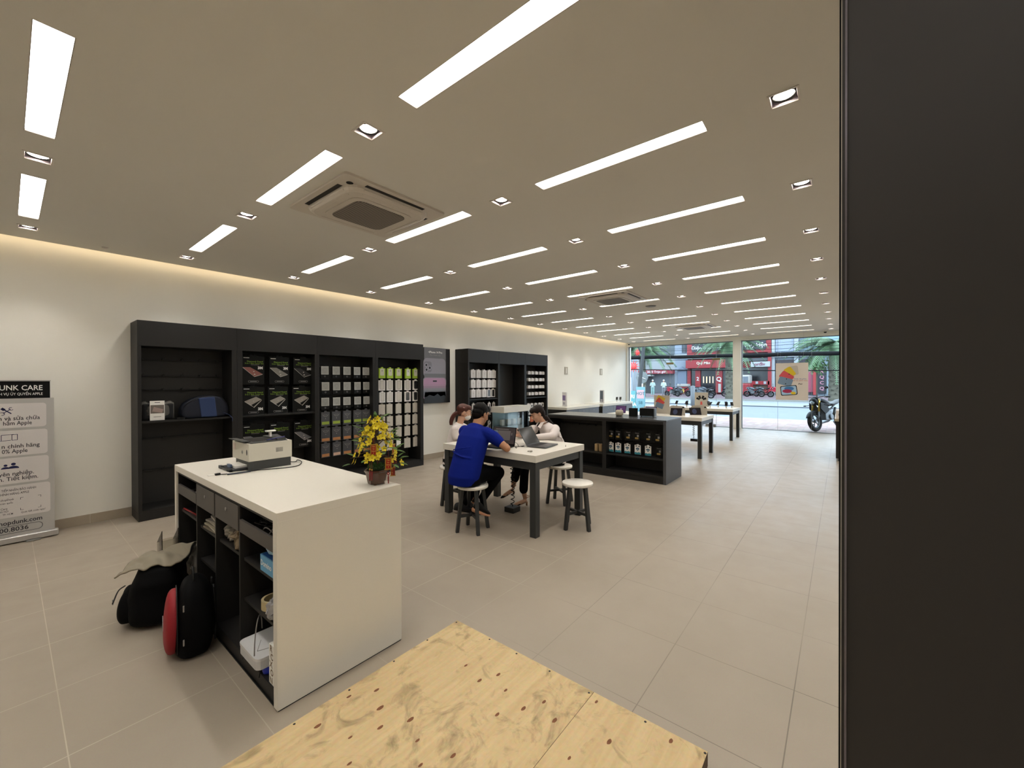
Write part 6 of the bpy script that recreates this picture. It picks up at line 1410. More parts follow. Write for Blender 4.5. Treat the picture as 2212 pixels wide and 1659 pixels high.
MB().box(-.155, -.20, .003, .155, .0, .015).build('base', M_BLACK, T, bevel=.003)
LT = Matrix.Translation((0, 0, .012)) @ Matrix.Rotation(radians(-14), 4, 'X')
MB().box(-.162, -.003, 0, .162, .003, .215, M=LT).build('lid', M_BLACK, T, bevel=.003); MB().box(-.150, -.0036, .020, .150, -.003, .205, M=LT).build('screen', mat('dim screen', '2d2a2a', 0.15, emit=0.04, emit_col='8a7f7c'), T)
b = MB()
for x0, z0, x1, z1 in ((-.10, .06, .09, .17), (.10, .12, .115, .15), (-.12, .18, .06, .19)): b.box(x0, -.0040, z0, x1, -.0036, z1, M=LT)
b.build('window_on_screen', mat('grey ui', '4d4846', 0.3, emit=0.05, emit_col='b0a6a2'), T)
b = MB(); b.tube([(3.52+.022*cos(a), 2.60+.022*sin(a)*.8, .8535+.010*(1 if i % 2 else .6)) for i, a in enumerate([2*pi*k/18 for k in range(19)])], .006, 6, flat=.4); b.cbox((3.52, 2.578, .862), (.028, .010, .014)); put1(b, 'wristwatch', mat('watch steel', '9a9890', 0.25, metal=0.9), (3.52, 2.60, .85), 'steel wristwatch lying near the table corner', 'watch')
b = MB(); b.tube(spline([(3.76, 2.90, .853), (3.70, 2.96, .853), (3.70, 3.02, .87), (3.75, 3.04, .895), (3.79, 2.99, .88), (3.76, 2.94, .854), (3.72, 2.91, .853)], 6), .0028, 6); b.cbox((3.77, 2.885, .856), (.035, .014, .010)); put1(b, 'charging_cable', mat('dark cable', '2a2725', 0.5), (3.74, 2.95, .85), 'dark charging cable looped behind the open laptop', 'cable')
b = MB(); b.tube(spline([(3.62, 2.86, .853), (3.64, 2.90, .868), (3.66, 2.88, .853)], 5), .0025, 6); put1(b, 'short_cable', M_BLACK, (3.64, 2.88, .85), 'short black cable end between the two laptops', 'cable')
b = MB(); b.lathe([(.006, .85), (.004, .856), (.002, .872)], 8, M=Matrix.Translation((4.09, 2.50, 0))); put1(b, 'grey_trinket', mat('greyish pink', '9d8c88', 0.5), (4.09, 2.50, .85), 'tiny grey item on the table right of the laptop', 'item')
# spiral cable with power box under the table
T = thing('power_box', 'black power box on the floor with a spiral cable up to the table', 'power box', (3.93, 3.17, 0)); T.matrix_basis = Matrix.Translation((3.935, 3.175, 0)) @ Matrix.Rotation(radians(0), 4, 'Z')
MB().box(-.07, -.07, 0, .07, .07, .062).build('box', mat('power box black', '0b0b0d', 0.35), T, bevel=.002)
b = MB(); P = []
for i in range(12*11+1):
    t = i/(12*11); z = .075+.60*t; r = .021 if .02 < t < .97 else .004; P.append((r*cos(2*pi*i/12)+.01*sin(t*5), r*sin(2*pi*i/12), z))
b.tube([(0, 0, .05)]+P+[(.01, 0, .69)], .0052, 6); b.build('spiral_cable', M_BLACK, T)

# ------------------------------------------------------------------ things on the display tables and wall counters
M_BOARD = mat('beige display board', 'b5aea1', 0.5); M_TAB2 = mat('tablet black', '0d0e12', 0.15)
def stand_board(name, label, x, y, w, h, rz, z=.85, art_=None, group=None):
    T = thing(name, label, 'display sign', (x, y, z), rz, group)
    MB().box(-.006, -w/2, 0, .006, w/2, h).build('board', M_BOARD, T, bevel=.001); MB().box(-.03, -w/2*.8, 0, .05, w/2*.8, .008).build('foot', M_WHITE, T)
    if art_: art_(T, w, h)
    return T
def art_tabs(T, w, h):
    b = MB()
    def q(cy, cz, a, ww, hh, m, l): b.add([(-.0065-l, -(cy+ww*cos(a)*sx-hh*sin(a)*sy), cz+ww*sin(a)*sx+hh*cos(a)*sy) for sx, sy in ((-.5, -.5), (.5, -.5), (.5, .5), (-.5, .5))], [(0, 1, 2, 3)], m)
    q(-.02*w/.3, h*.80, -.5, w*.5, h*.30, 0, .0001); q(-.03*w/.3, h*.64, -.7, w*.5, h*.30, 1, .0003); q(-.04*w/.3, h*.45, -.35, w*.5, h*.28, 2, .0005)
    b.build('print', [mat('print yellow', 'c8a63a', 0.4), mat('print coral', 'c24a44', 0.4), mat('print blue grey', '6d7f92', 0.4)], T)
stand_board('sign_board', 'beige board with a colourful tablet print beside the black box speaker', 9.62, 3.27, .36, .43, radians(0), art_=art_tabs)
def art_x(T, w, h):
    b = MB()
    for a in (-1.15, -.45, .45, 1.15, pi):
        c = V((0, sin(a)*w*.26, h*.45+cos(a)*h*.22)); dv = V((0, sin(a), cos(a))); sv = V((0, cos(a), -sin(a)))
        b.add([(-.0068, (c+dv*i*w*.13+sv*j*w*.085).y, (c+dv*i*w*.13+sv*j*w*.085).z) for i, j in ((-1, -.7), (1, -1), (1, 1), (-1, .7))], [(0, 1, 2, 3)], 0 if a != pi else 1)
    b.build('print', [M_BLACK, mat('print coral', 'c24a44', 0.4)], T)
stand_board('sign_board', 'beige board printed with a ring of black watches on the far table', 13.2, 3.30, .38, .42, 0, z=.85, art_=art_x)
def tablet(x, y, rz, label):
    T = thing('tablet', label, 'tablet', (x, y, .85), rz, 'display tablets')
    M = Matrix.Rotation(radians(22), 4, 'Y')
    MB().box(-.004, -.125, .008, .004, .125, .18, M=M).build('tablet_body', M_TAB2, T, bevel=.003)
    b = MB(); b.quad([(-.0043, .115, .018), (-.0043, -.115, .018), (-.0043, -.115, .17), (-.0043, .115, .17)], 0, M); b.add([(-.0046, .02+.05*cos(a), .09+.06*sin(a)) for a in [2*pi*i/18 for i in range(18)]], [tuple(range(18))], 1, M=M); b.build('screen', [mat('dark wallpaper', '1d1a20', 0.12), mat('blue swirl', '3c4460', 0.15)], T)
    MB().box(-.03, -.10, 0, .10, .10, .008).build('stand', M_WHITE, T)
tablet(9.22, 2.83, 0, 'black tablet on a stand nearest the island on the display table'); tablet(9.62, 2.52, radians(35), 'black tablet turned right at the corner of the display table')
for i, (x, y) in enumerate(((9.46, 2.87), (9.80, 2.50))):
    T = thing('price_board', 'rounded beige info board behind the %s tablet' % ['first', 'second'][i], 'display sign', (x, y, .85), 0, 'info boards on the display table')
    b = MB(); b.prism([(-.17, 0), (.17, 0), (.17, .16), (.14, .20), (-.10, .215), (-.15, .20), (-.17, .17)], .006, 0, Matrix.Rotation(radians(-90), 4, 'Z') @ XZ); b.build('board', M_BOARD, T)
    b = MB(); b.M = Matrix.Rotation(radians(-90), 4, 'Z'); art(b, 0, rect(.13, .175, .04, .03), t=.006); b.build('logo_mark', M_BLACK, T)
for i, (x, y) in enumerate(((9.30, 3.42), (9.30, 4.15))):
    T = thing('purple_tablet', 'purple screen %s the black box speaker' % ['right of', 'left of'][i], 'tablet', (x, y, .85), 0, 'purple screens behind the island')
    M = Matrix.Rotation(radians(18), 4, 'Y'); MB().box(-.004, -.13, .0, .004, .13, .18, M=M).build('tablet_body', M_TAB2, T, bevel=.002); b = MB(); b.quad([(-.0044, .12, .01), (-.0044, -.12, .01), (-.0044, -.12, .17), (-.0044, .12, .17)], 0, M); b.quad([(-.0048, .02, .08), (-.0048, -.03, .08), (-.0048, -.03, .11), (-.0048, .02, .11)], 1, M); b.build('screen', [mat('purple screen', '43284f', 0.2, emit=.15, emit_col='5a3570'), mat('lilac logo', 'a98fb4', 0.3)], T)
# phones on angled posts on the far table
fp = None
for i, (x, y) in enumerate(((12.93, 3.94), (13.1, 3.70), (12.6, 3.55), (13.12, 3.08), (12.62, 2.92), (12.95, 2.78), (13.08, 2.60), (12.6, 2.50), (12.9, 2.42), (12.6, 4.3), (13.1, 4.4))):
    lab = 'phone on a slanted white stand, %s from the near end of the far table' % ['ninth', 'eighth', 'seventh', 'sixth', 'fifth', 'fourth', 'third', 'second', 'first', 'tenth', 'eleventh'][i]
    if fp is None:
        T = fp = thing('display_phone', lab, 'phone', (x, y, .85), 0, 'phones on the far display table')
        MB().box(-.03, -.03, 0, .03, .03, .008).build('stand_base', M_WHITE, T, bevel=.002); MB().lathe([(.016, .008), (.014, .10)], 12).build('stand_post', M_WHITE, T)
        M = Matrix.Translation((0, 0, .115)) @ Matrix.Rotation(radians(50), 4, 'Y'); b = MB(); b.box(-.004, -.037, -.075, .004, .037, .075, M=M); b.build('phone_body', mat('display phone', '3c3f46', 0.25), T, bevel=.003); MB().box(-.0046, -.033, -.070, -.004, .033, .070, M=M).build('screen', M_TAB2, T)
    else: dup(fp, (x, y, .85), rr.uniform(-.5, .5), label=lab)
    
for i, (x, y, h, c1) in enumerate(((10.45, 6.42, .42, 'd6d3d8'), (12.85, 6.40, .44, '3d4550'))):
    T = thing('counter_sign', '%s upright sign on the %s wall counter' % (['white and purple', 'dark photo'][i], ['nearer', 'farther'][i]), 'display sign', (x, y, .87), radians(-35))
    MB().box(-.02, -.13, 0, .02, .13, h).build('sign_body', mat('sign body %d' % i, 'd9d7d8', 0.4), T, bevel=.002); b = MB()
    b.quad([(-.0205, .11, h*.42), (-.0205, -.11, h*.42), (-.0205, -.11, h*.78), (-.0205, .11, h*.78)], 0) if i == 0 else b.quad([(-.0205, .11, h*.1), (-.0205, -.11, h*.1), (-.0205, -.11, h*.95), (-.0205, .11, h*.95)], 0)
    b.quad([(-.021, .07, h*.12), (-.021, -.07, h*.12), (-.021, -.07, h*.3), (-.021, .07, h*.3)], 1); b.build('print', [mat('sign print %d' % i, ['6a4f86', '3a4654'][i], 0.4), mat('sign text grey', 'a3a0ab', 0.5)], T)
for i, (x, y) in enumerate(((14.15, 6.45), (14.3, 6.38))):
    dup(fp, (x, y, .87), radians(20), label='phone on a stand at the window end of the wall counter, %s one' % ['left', 'right'][i], group='phones on the wall counter')
# hanging power box of the near display table
T = thing('hanging_power_box', 'small black power box hanging on a spiral cable below the display table', 'power box', (9.22, 2.42, .33))
MB().box(-.06, -.05, 0, .06, .09, .055).build('box', mat('power box black', '0b0b0d', 0.35), T, bevel=.002)
b = MB(); b.tube([(0, 0.04, .05)]+[(.018*cos(2*pi*i/10), .04+.018*sin(2*pi*i/10), .12+.32*i/80) for i in range(81)]+[(0, .04, .45)], .005, 5); b.build('spiral_cable', M_BLACK, T)
# hanging tablet poster in the right hand window
T = thing('hanging_poster', 'beige tablet poster hanging inside the right hand window', 'poster', (15.3, 1.2, 1.0))
py0, py1, pz0, pz1 = .79, 1.622, 1.015, 2.167; PX = 15.30
MB().box(PX, py0, pz0, PX+.01, py1, pz1).build('poster_board', mat('poster beige', 'd2c8bc', 0.5), T, world=True)
b = MB()
W_, H_ = py1-py0, pz1-pz0
def pt(u, v): return (py1-u*W_, pz1-v*H_)
def tab(cu, cv, a, ww, hh, m, l):
    y0_, z0_ = pt(cu, cv); P = []
    for p in rrect(ww*W_, hh*W_, .04, 4): P.append((PX-.001-l, y0_-(p[0]*cos(a)-p[1]*sin(a)), z0_+p[0]*sin(a)+p[1]*cos(a)))
    b.add(P, [tuple(range(len(P)))], m)
tab(.58, .20, -1.45, .34, .24, 0, 0); tab(.44, .245, -.98, .36, .26, 1, .0006); tab(.34, .365, -.62, .42, .28, 2, .0012); tab(.30, .50, -.30, .44, .29, 3, .0018)
tab(.41, .74, .10, .52, .36, 4, .0024); tab(.41, .74, .10, .47, .31, 5, .003)
yc_, zc_ = pt(.40, .735)
def el(cu, cv, ru, rv, m, l):
    y0_, z0_ = pt(cu, cv); b.add([(PX-.001-l, y0_-ru*W_*cos(a), z0_+rv*W_*sin(a)) for a in [2*pi*i/20 for i in range(20)]], [tuple(range(20))], m)
el(.42, .69, .15, .075, 6, .0036); el(.36, .76, .15, .07, 7, .0042); el(.55, .81, .08, .05, 1, .0036)
for cu, cv in ((.42, .30), (.34, .43), (.31, .56)): el(cu, cv, .018, .02, 4, .003)
b.build('print', [mat('poster silver', 'b8b0a4', 0.3), mat('poster yellow', 'd8b92a', 0.4), mat('poster coral', 'c94f56', 0.4), mat('poster slate', '71889e', 0.4), mat('poster bezel', '16181c', 0.3), mat('poster pale blue', '9fc1dc', 0.4), mat('poster blue', '3f78b0', 0.4), mat('poster magenta', 'a02a50', 0.4)], T, world=True)
b = MB()
for s, v_, m in (('Thiên tài phác,', .43, 0), ('Vẽ tài phối màu.', .475, 1)):
    y0_, z0_ = pt(.76, v_); b.text(s, .058, f_negx(PX-.001, y0_, z0_), m, bold=.01)
y0_, z0_ = pt(.76, .565); b.text('iPad', .060, f_negx(PX-.001, y0_, z0_), 2, bold=.02); b.build('lettering', [mat('ink purple', '6f6f9c', 0.5), mat('ink orange', 'b5776c', 0.5), M_BLACK], T, world=True)
for y in (py0+.12, py1-.12): MB().tube([(PX+.005, y, pz1), (PX+.005, y, 3.105)], .0015, 5).build('hanging_wire', M_STEEL, T, world=True)
# ------------------------------------------------------------------ street outside
def pavers(name, c1, c2, sx, sy, joint='6f6660', rough=.8):
    m = bpy.data.materials.new(name); m.use_nodes = True; nt = m.node_tree; b = nt.nodes['Principled BSDF']; N = nt.nodes.new; L = nt.links.new
    tc = N('ShaderNodeTexCoord'); br = N('ShaderNodeTexBrick'); br.inputs['Scale'].default_value = 1; br.inputs['Brick Width'].default_value = sx; br.inputs['Row Height'].default_value = sy; br.inputs['Mortar Size'].default_value = .008
    br.inputs['Color1'].default_value = lin(c1); br.inputs['Color2'].default_value = lin(c2); br.inputs['Mortar'].default_value = lin(joint); L(tc.outputs['Object'], br.inputs['Vector'])
    n = N('ShaderNodeTexNoise'); n.inputs['Scale'].default_value = 2; n.inputs['Detail'].default_value = 6; L(tc.outputs['Object'], n.inputs['Vector']); mx = N('ShaderNodeMix'); mx.data_type = 'RGBA'; mx.blend_type = 'MULTIPLY'; mx.inputs['Factor'].default_value = .35
    L(br.outputs['Color'], mx.inputs['A']); L(n.outputs['Color'], mx.inputs['B']); L(mx.outputs['Result'], b.inputs['Base Color']); b.inputs['Roughness'].default_value = rough; return m
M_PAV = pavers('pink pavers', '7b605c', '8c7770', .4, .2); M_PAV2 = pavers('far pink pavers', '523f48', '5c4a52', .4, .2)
M_ROAD = mat('pale asphalt', '525860', .75, noise_amt=.12, noise_scale=1.5); M_ROAD2 = mat('far lane', '676c72', .75, noise_amt=.08, noise_scale=1); M_KERB = mat('kerb concrete', '6d6d69', .8)
ya_, yb_2 = -25, 60
MB().box(15.95, ya_, -.14, 20.75, yb_2, -.02).build('sidewalk_near', M_PAV, kind='structure')
MB().box(20.75, ya_, -.16, 20.95, yb_2, -.02).build('kerb_near', M_KERB, kind='structure')
MB().box(20.95, ya_, -.2, 31.9, yb_2, -.12).build('road', M_ROAD, kind='structure')
MB().box(31.9, ya_, -.2, 32.2, yb_2, -.06).build('road_gutter', mat('dark gutter', '3c4046', .7), kind='structure')
MB().box(32.2, ya_, -.2, 40.3, yb_2, -.10).build('road_far_lane', M_ROAD2, kind='structure')
MB().box(40.3, ya_, -.2, 40.6, yb_2, .03).build('kerb_far', M_KERB, kind='structure')
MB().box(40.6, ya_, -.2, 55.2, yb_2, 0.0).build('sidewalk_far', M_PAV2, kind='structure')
XF = 55.0
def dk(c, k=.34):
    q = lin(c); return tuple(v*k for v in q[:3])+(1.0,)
def bld(label, y0, y1, z1, col, x=XF, name='shop_building', group='shop fronts across the street'):
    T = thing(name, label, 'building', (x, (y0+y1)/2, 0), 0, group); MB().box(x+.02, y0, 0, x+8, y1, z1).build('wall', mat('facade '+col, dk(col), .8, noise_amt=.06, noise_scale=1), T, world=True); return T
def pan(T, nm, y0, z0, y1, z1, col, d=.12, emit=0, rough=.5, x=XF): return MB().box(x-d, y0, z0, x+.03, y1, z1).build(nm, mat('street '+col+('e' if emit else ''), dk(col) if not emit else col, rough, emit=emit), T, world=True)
def pt_text(T, s, y, z, size, col, d=.13, bold=.02, x=XF):
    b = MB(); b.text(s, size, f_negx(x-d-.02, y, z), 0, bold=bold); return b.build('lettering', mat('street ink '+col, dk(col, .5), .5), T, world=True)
# red phone shop
T = bld('red framed phone shop with a dark sign across the street', 6.2, 15.4, 11, '8f2028')
pan(T, 'red_frame', 6.25, 4.95, 15.38, 9, 'b3202c', .3); pan(T, 'dark_sign', 6.75, 5.3, 14.75, 8.6, '2a2d3c', .4)
pt_text(T, 'Điện thoại - Laptop', 12.3, 5.75, .62, 'e9ecef', .42); pt_text(T, 'Phụ kiện', 7.75, 5.78, .62, 'e9ecef', .42); pt_text(T, 'máy ảnh', 8.9, 6.65, .55, 'e9ecef', .42)
pan(T, 'pink_logo', 11.3, 6.3, 12.0, 6.9, 'd4707c', .42); pan(T, 'white_band', 6.25, 4.45, 15.38, 4.8, 'c3c8cc', .5)
pan(T, 'red_canopy', 10.4, 3.25, 15.38, 4.25, 'b3202c', .9); pt_text(T, 'Quý Mão', 13.3, 3.85, .42, 'e9dccc', .92); pan(T, 'grey_lintel', 6.25, 3.95, 10.4, 4.3, '5a5f66', .3)
pan(T, 'light_box_sign', 6.3, 3.25, 8.2, 3.85, 'cfd6da', .8); pt_text(T, 'orđiv', 7.3, 3.55, .48, '8a4a5e', .83)
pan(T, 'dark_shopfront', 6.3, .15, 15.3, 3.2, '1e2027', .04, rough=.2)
pan(T, 'red_poster', 13.8, .9, 14.4, 3.1, 'b3202c', .25); pt_text(T, '2', 14.1, 1.9, .62, 'e8e8ea', .27); pan(T, 'red_poster', 11.3, .2, 12.05, 3.0, 'b3202c', .25); pt_text(T, 'Q', 11.68, 1.85, .75, 'e8e8ea', .27)
pan(T, 'red_pillar', 14.95, .1, 15.35, 3.2, 'a81f2b', .3)
for k in range(4): pan(T, 'shop_lamp', 12.35+k*.36, 1.4, 12.43+k*.36, 2.2, 'd9b681', .1, emit=1.2)
pan(T, 'table_front', 12.3, .5, 13.1, .62, 'a9adb4', .9); pan(T, 'red_counter_band', 6.4, 1.2, 9.6, 1.62, 'b3202c', .5)
for k in range(4): pan(T, 'white_sticker', 6.7+k*.8, 1.28, 6.95+k*.8, 1.58, 'c3ccd2', .53)
pan(T, 'low_red_case', 6.5, .1, 9.6, .7, 'b8413f', .45); pan(T, 'goods_shelf', 6.6, .75, 9.5, 1.15, '6b4a38', .3); pan(T, 'window_mullion', 10.35, .1, 10.5, 3.2, '8e8f96', .15); pan(T, 'red_column', 6.2, .0, 6.55, 5, 'b3202c', .5)
pan(T, 'statue_cutout', 11.45, .25, 11.75, 1.3, 'dcdad4', .3)
# blue grey building with windows
T = bld('blue grey house with barred windows left of the red shop', 15.4, 17.0, 10, 'a7b4c6')
pan(T, 'window', 15.5, 5.3, 16.1, 6.8, '3f4754', .03); pan(T, 'window_bars', 15.78, 5.3, 15.82, 6.8, '9aa0a8', .1); pan(T, 'ledge', 15.4, 4.9, 17.0, 5.1, 'c9d0d8', .3); pan(T, 'gate_door', 15.5, .1, 16.6, 3.0, '8b9ab2', .1)
b = MB(); b.prism([(15.4, 0), (16.7, 0), (16.05, .5)], .3, 0, Matrix(((0, 0, -1, XF), (1, 0, 0, 0), (0, 1, 0, 3.0), (0, 0, 0, 1)))); b.build('gable_hood', mat('street 8b9ab2', '535c6b', .5), T, world=True)
# low white shop
T = bld('low white shop with a red slogan banner behind the street tree', 17.0, 24.0, 4.6, 'b9c0c4')
pan(T, 'slogan_banner', 17.0, 2.62, 22.0, 3.12, 'b02a3e', .7); pt_text(T, 'Hè 2023 Trọn gói', 19.5, 2.87, .42, 'e6dadd', .72); pan(T, 'grey_wall_panel', 17.05, .05, 19.9, 2.6, '6f7680', .04); pan(T, 'awning', 19.6, 2.3, 22.8, 2.5, 'c9ced0', 1.6); pan(T, 'dark_interior', 20.0, .05, 23.5, 2.3, '3a3f46', .03); pan(T, 'green_sign', 22.2, 2.4, 23.4, 3.2, '3d7a58', .6)
T = bld('dark multi storey house at the far left of the street view', 24.0, 34.0, 11, '59606a'); pan(T, 'window', 25, 5, 27, 7, '2c3138', .03)
T = bld('tall pale rear building above the white shop', 17.0, 24.0, 12, '9aa7ad', x=63, name='rear_building'); pan(T, 'window', 18, 7, 20, 9, '55606a', .03, x=63)
# pale glass buildings to the right
T = bld('pale blue office front with large glass panes right of the red shop', -1.0, 6.2, 11, 'b0c4d4')
pan(T, 'white_pier', 5.9, 0, 6.2, 10, 'c9d2da', .3); pan(T, 'white_pier', 3.7, 0, 4.1, 10, 'c6d0d8', .3); pan(T, 'glass', 4.15, 4.9, 5.85, 9, 'b4c3de', .05, rough=.15); pan(T, 'glass', 2.9, 4.9, 3.65, 9, '5f7f8e', .05, rough=.15); pan(T, 'glass', -.9, 4.9, 2.85, 9, '9cc3d4', .05, rough=.15)
pan(T, 'ledge', -1, 4.3, 6.2, 4.75, 'c5cdd2', .5); pan(T, 'dark_lower_front', 2.3, .1, 5.9, 4.0, '3f3340', .05); pan(T, 'pink_sign_board', 2.35, .4, 3.3, 3.1, 'b8506c', .2); pan(T, 'red_post', 2.15, .1, 2.4, 3.3, 'c8363a', .4)
pan(T, 'black_sign_board', 1.3, .3, 2.0, 3.1, '20222e', .3)
for k in range(4): pt_text(T, ['Q', 'C', 'Q', 'R'][k], 1.65, .8+k*.6, .5, 'c98aa0', .32)
pan(T, 'pale_shutter', -.9, .1, 1.25, 4.0, 'a9c0d0', .05); pan(T, 'door_frame', 3.6, .1, 5.8, 3.6, '6a4a60', .12)
T = bld('pale row house beyond the right edge of the view', -14, -1.0, 10, 'a8a49c'); pan(T, 'window', -6, 5, -4, 7, '55606a', .03)
T = bld('plain row house beyond the left edge of the view', 34.0, 48.0, 9, '8f8c86'); pan(T, 'window', 38, 4, 40, 6, '3d444c', .03)
# striped shutter billboard
T = thing('striped_booth', 'booth with blue and white vertical stripes at the far left of the window', 'booth', (45, 19.5, 0)); MB().box(45, 18.6, 0, 46.5, 22, 4.4).build('booth_wall', mat('booth white', '7f878e', .6), T, world=True); MB().box(44.7, 18.5, 4.4, 46.6, 22.2, 4.55).build('roof', mat('dark roof', '33373e', .6), T, world=True)
for k in range(5): MB().box(44.96, 18.75+k*.36, 2.1, 45.0, 18.92+k*.36, 4.35).build('blue_stripe', mat('stripe blue', '2a4680', .5), T, world=True)
# cables along the street
def wire(x, y0, z0, y1, z1, r, sag, nm, label, mtl):
    b = MB(); P = []
    for i in range(33):
        t = i/32; P.append((x, y0+(y1-y0)*t, z0+(z1-z0)*t-sag*4*t*(1-t)+(.012*sin(i*1.7) if r > .03 else 0)))
    b.tube(P, r, 8); o = b.build(nm, mtl, loc=(x, (y0+y1)/2, (z0+z1)/2)); tag(o, label, 'cable', 'overhead street cables'); return o
M_CBL = mat('black cable bundle', '0b0c0e', .8, spec=.1)
wire(22.0, -8, 2.74, 18, 3.20, .09, .12, 'cable_bundle', 'thick black cable bundle hanging across the window view', M_CBL)
for k, (z0, z1, r) in enumerate(((2.05, 2.75, .022), (3.25, 3.10, .008), (3.42, 3.2, .008), (3.55, 3.45, .008), (3.72, 3.5, .006), (3.86, 3.75, .006), (3.02, 2.98, .01))):
    wire(22.2+k*.1, -8, z0, 18, z1, r, .25, 'overhead_wire', ['medium black wire below the thick cable bundle', 'thin wire just above the cable bundle', 'second thin wire above the cable bundle', 'third thin wire above the cable bundle', 'fourth thin wire above the cable bundle', 'highest thin wire near the window top', 'thin wire touching the top of the cable bundle'][k], M_CBL)
for y, nm in ((-9.5, 'right'), (19, 'left')):
    o = MB().lathe([(.16, -.1), (.14, 5.5)], 14, M=Matrix.Translation((22.2, y, 0))).build('utility_pole', M_KERB, loc=(22.2, y, 0)); tag(o, 'concrete utility pole carrying the cables, beyond the %s of the view' % nm, 'pole')
# palms
M_FROND = mat('palm frond green', '3f5a3c', .6, noise_amt=.25, noise_scale=2); M_TRUNK = mat('palm trunk', '4b493f', .9, noise_amt=.35, noise_scale=9)
def palm(x, y, h, r, label, seed, L=3.6, n=46):
    T = thing('palm_tree', label, 'tree', (x, y, 0), 0, 'palms across the street'); rq = random.Random(seed)
    b = MB(); P = []; 
    for i in range(25): z = h*i/24; P.append((.12*sin(z), 0, z))
    b.tube(P, [r*(1.1-.15*i/24)*(1+(.10 if i % 2 else 0)) for i in range(25)], 12, smooth=False)
    for i in range(70):
        z = .3+(h-.4)*i/70; a = i*2.4; b.add([(r*1.02*cos(a-.3), r*1.02*sin(a-.3), z), (r*1.02*cos(a+.3), r*1.02*sin(a+.3), z), (r*1.35*cos(a), r*1.35*sin(a), z+.16)], [(0, 1, 2)])
    b.build('trunk', M_TRUNK, T)
    b = MB()
    for i in range(n):
        a = i*2.4+rq.uniform(-.2, .2); up = rq.uniform(-.15, 1.25); l = L*rq.uniform(.75, 1.0); P = []
        for k in range(12):
            t = k/11; rr_ = l*t*cos(up*.75*(1-t*.4)); P.append(V((rr_*cos(a), rr_*sin(a), h+l*t*sin(up)*.85-l*1.05*t*t*.75)))
        b.tube(P, .02, 4)
        for k in range(1, 11):
            for q in range(3):
                f = q/3; p = P[k].lerp(P[k+1], f); d = (P[k+1]-P[k]).normalized(); s = d.cross(V((0, 0, 1))).normalized(); ll = .62*sin(pi*min(.95, .15+(k+f)/12))+.08
                for sg in (-1, 1):
                    e = p+s*sg*ll*.75+d*ll*.45+V((0, 0, -ll*.40)); b.add([p, p+d*.085, e], [(0, 1, 2)])
    b.build('fronds', M_FROND, T); return T
palm(41.5, 8.0, 5.2, .30, 'palm with a thick trunk just left of the white column', 1); palm(41.2, .45, 4.4, .34, 'palm with a thick scaly trunk at the right side of the window', 2); palm(41.0, 15.9, 5.0, .28, 'palm behind the slim tree at the left of the window', 3)
palm(41.5, 14.2, 6.4, .25, 'tall palm whose fronds hang between the blue house and white shop', 4, 3.0, 26) if False else None
# slim tree near the shop
T = thing('street_tree', 'slim bare trunk tree on the near kerb seen through the left window', 'tree', (20.4, 8.0, 0)); b = MB(); P = spline([(0, .12, -.05), (.0, .05, 1.5), (0, -.12, 3.0), (0, -.2, 4.6), (.1, -.1, 6.5)], 6); b.tube(P, [.115-.0022*i for i in range(len(P))], 10); b.tube([(0, -.1, 2.9), (0, .25, 3.6), (.1, .5, 4.5)], [.05, .04, .02], 8); b.build('trunk', mat('grey bark', '2f3133', .9, noise_amt=.2, noise_scale=20), T)
b = MB(); rq = random.Random(9)
for i in range(900):
    d = V((rq.gauss(0, 1), rq.gauss(0, 1), rq.gauss(0, .6))).normalized()*rq.uniform(.5, 2.0); c = V((0, .1, 6.2))+d; n_ = V((rq.gauss(0, 1), rq.gauss(0, 1), rq.gauss(0, 1))).normalized(); s = n_.orthogonal().normalized()*.09; t_ = n_.cross(s).normalized()*.05; b.add([c-s, c+t_, c+s, c-t_], [(0, 1, 2, 3)])
b.build('leaves', mat('tree leaves', '4b6b43', .6, noise_amt=.3), T)
T = thing('small_tree', 'young leafy tree on a thin pole trunk beside the right palm', 'tree', (42.2, 1.6, 0)); MB().tube([(0, 0, 0), (0, 0, 2.6)], .05, 8).build('trunk', M_TRUNK, T); b = MB()
for i in range(420):
    d = V((rq.gauss(0, 1), rq.gauss(0, 1), rq.gauss(0, .7))).normalized()*rq.uniform(.2, 1.0); c = V((0, 0, 2.9))+d; n_ = V((rq.gauss(0, 1), rq.gauss(0, 1), rq.gauss(0, 1))).normalized(); s = n_.orthogonal().normalized()*.13; t_ = n_.cross(s).normalized()*.07; b.add([c-s, c+t_, c+s, c-t_], [(0, 1, 2, 3)])
b.build('leaves', mat('tree leaves pale', '4e6c42', .6, noise_amt=.3), T)
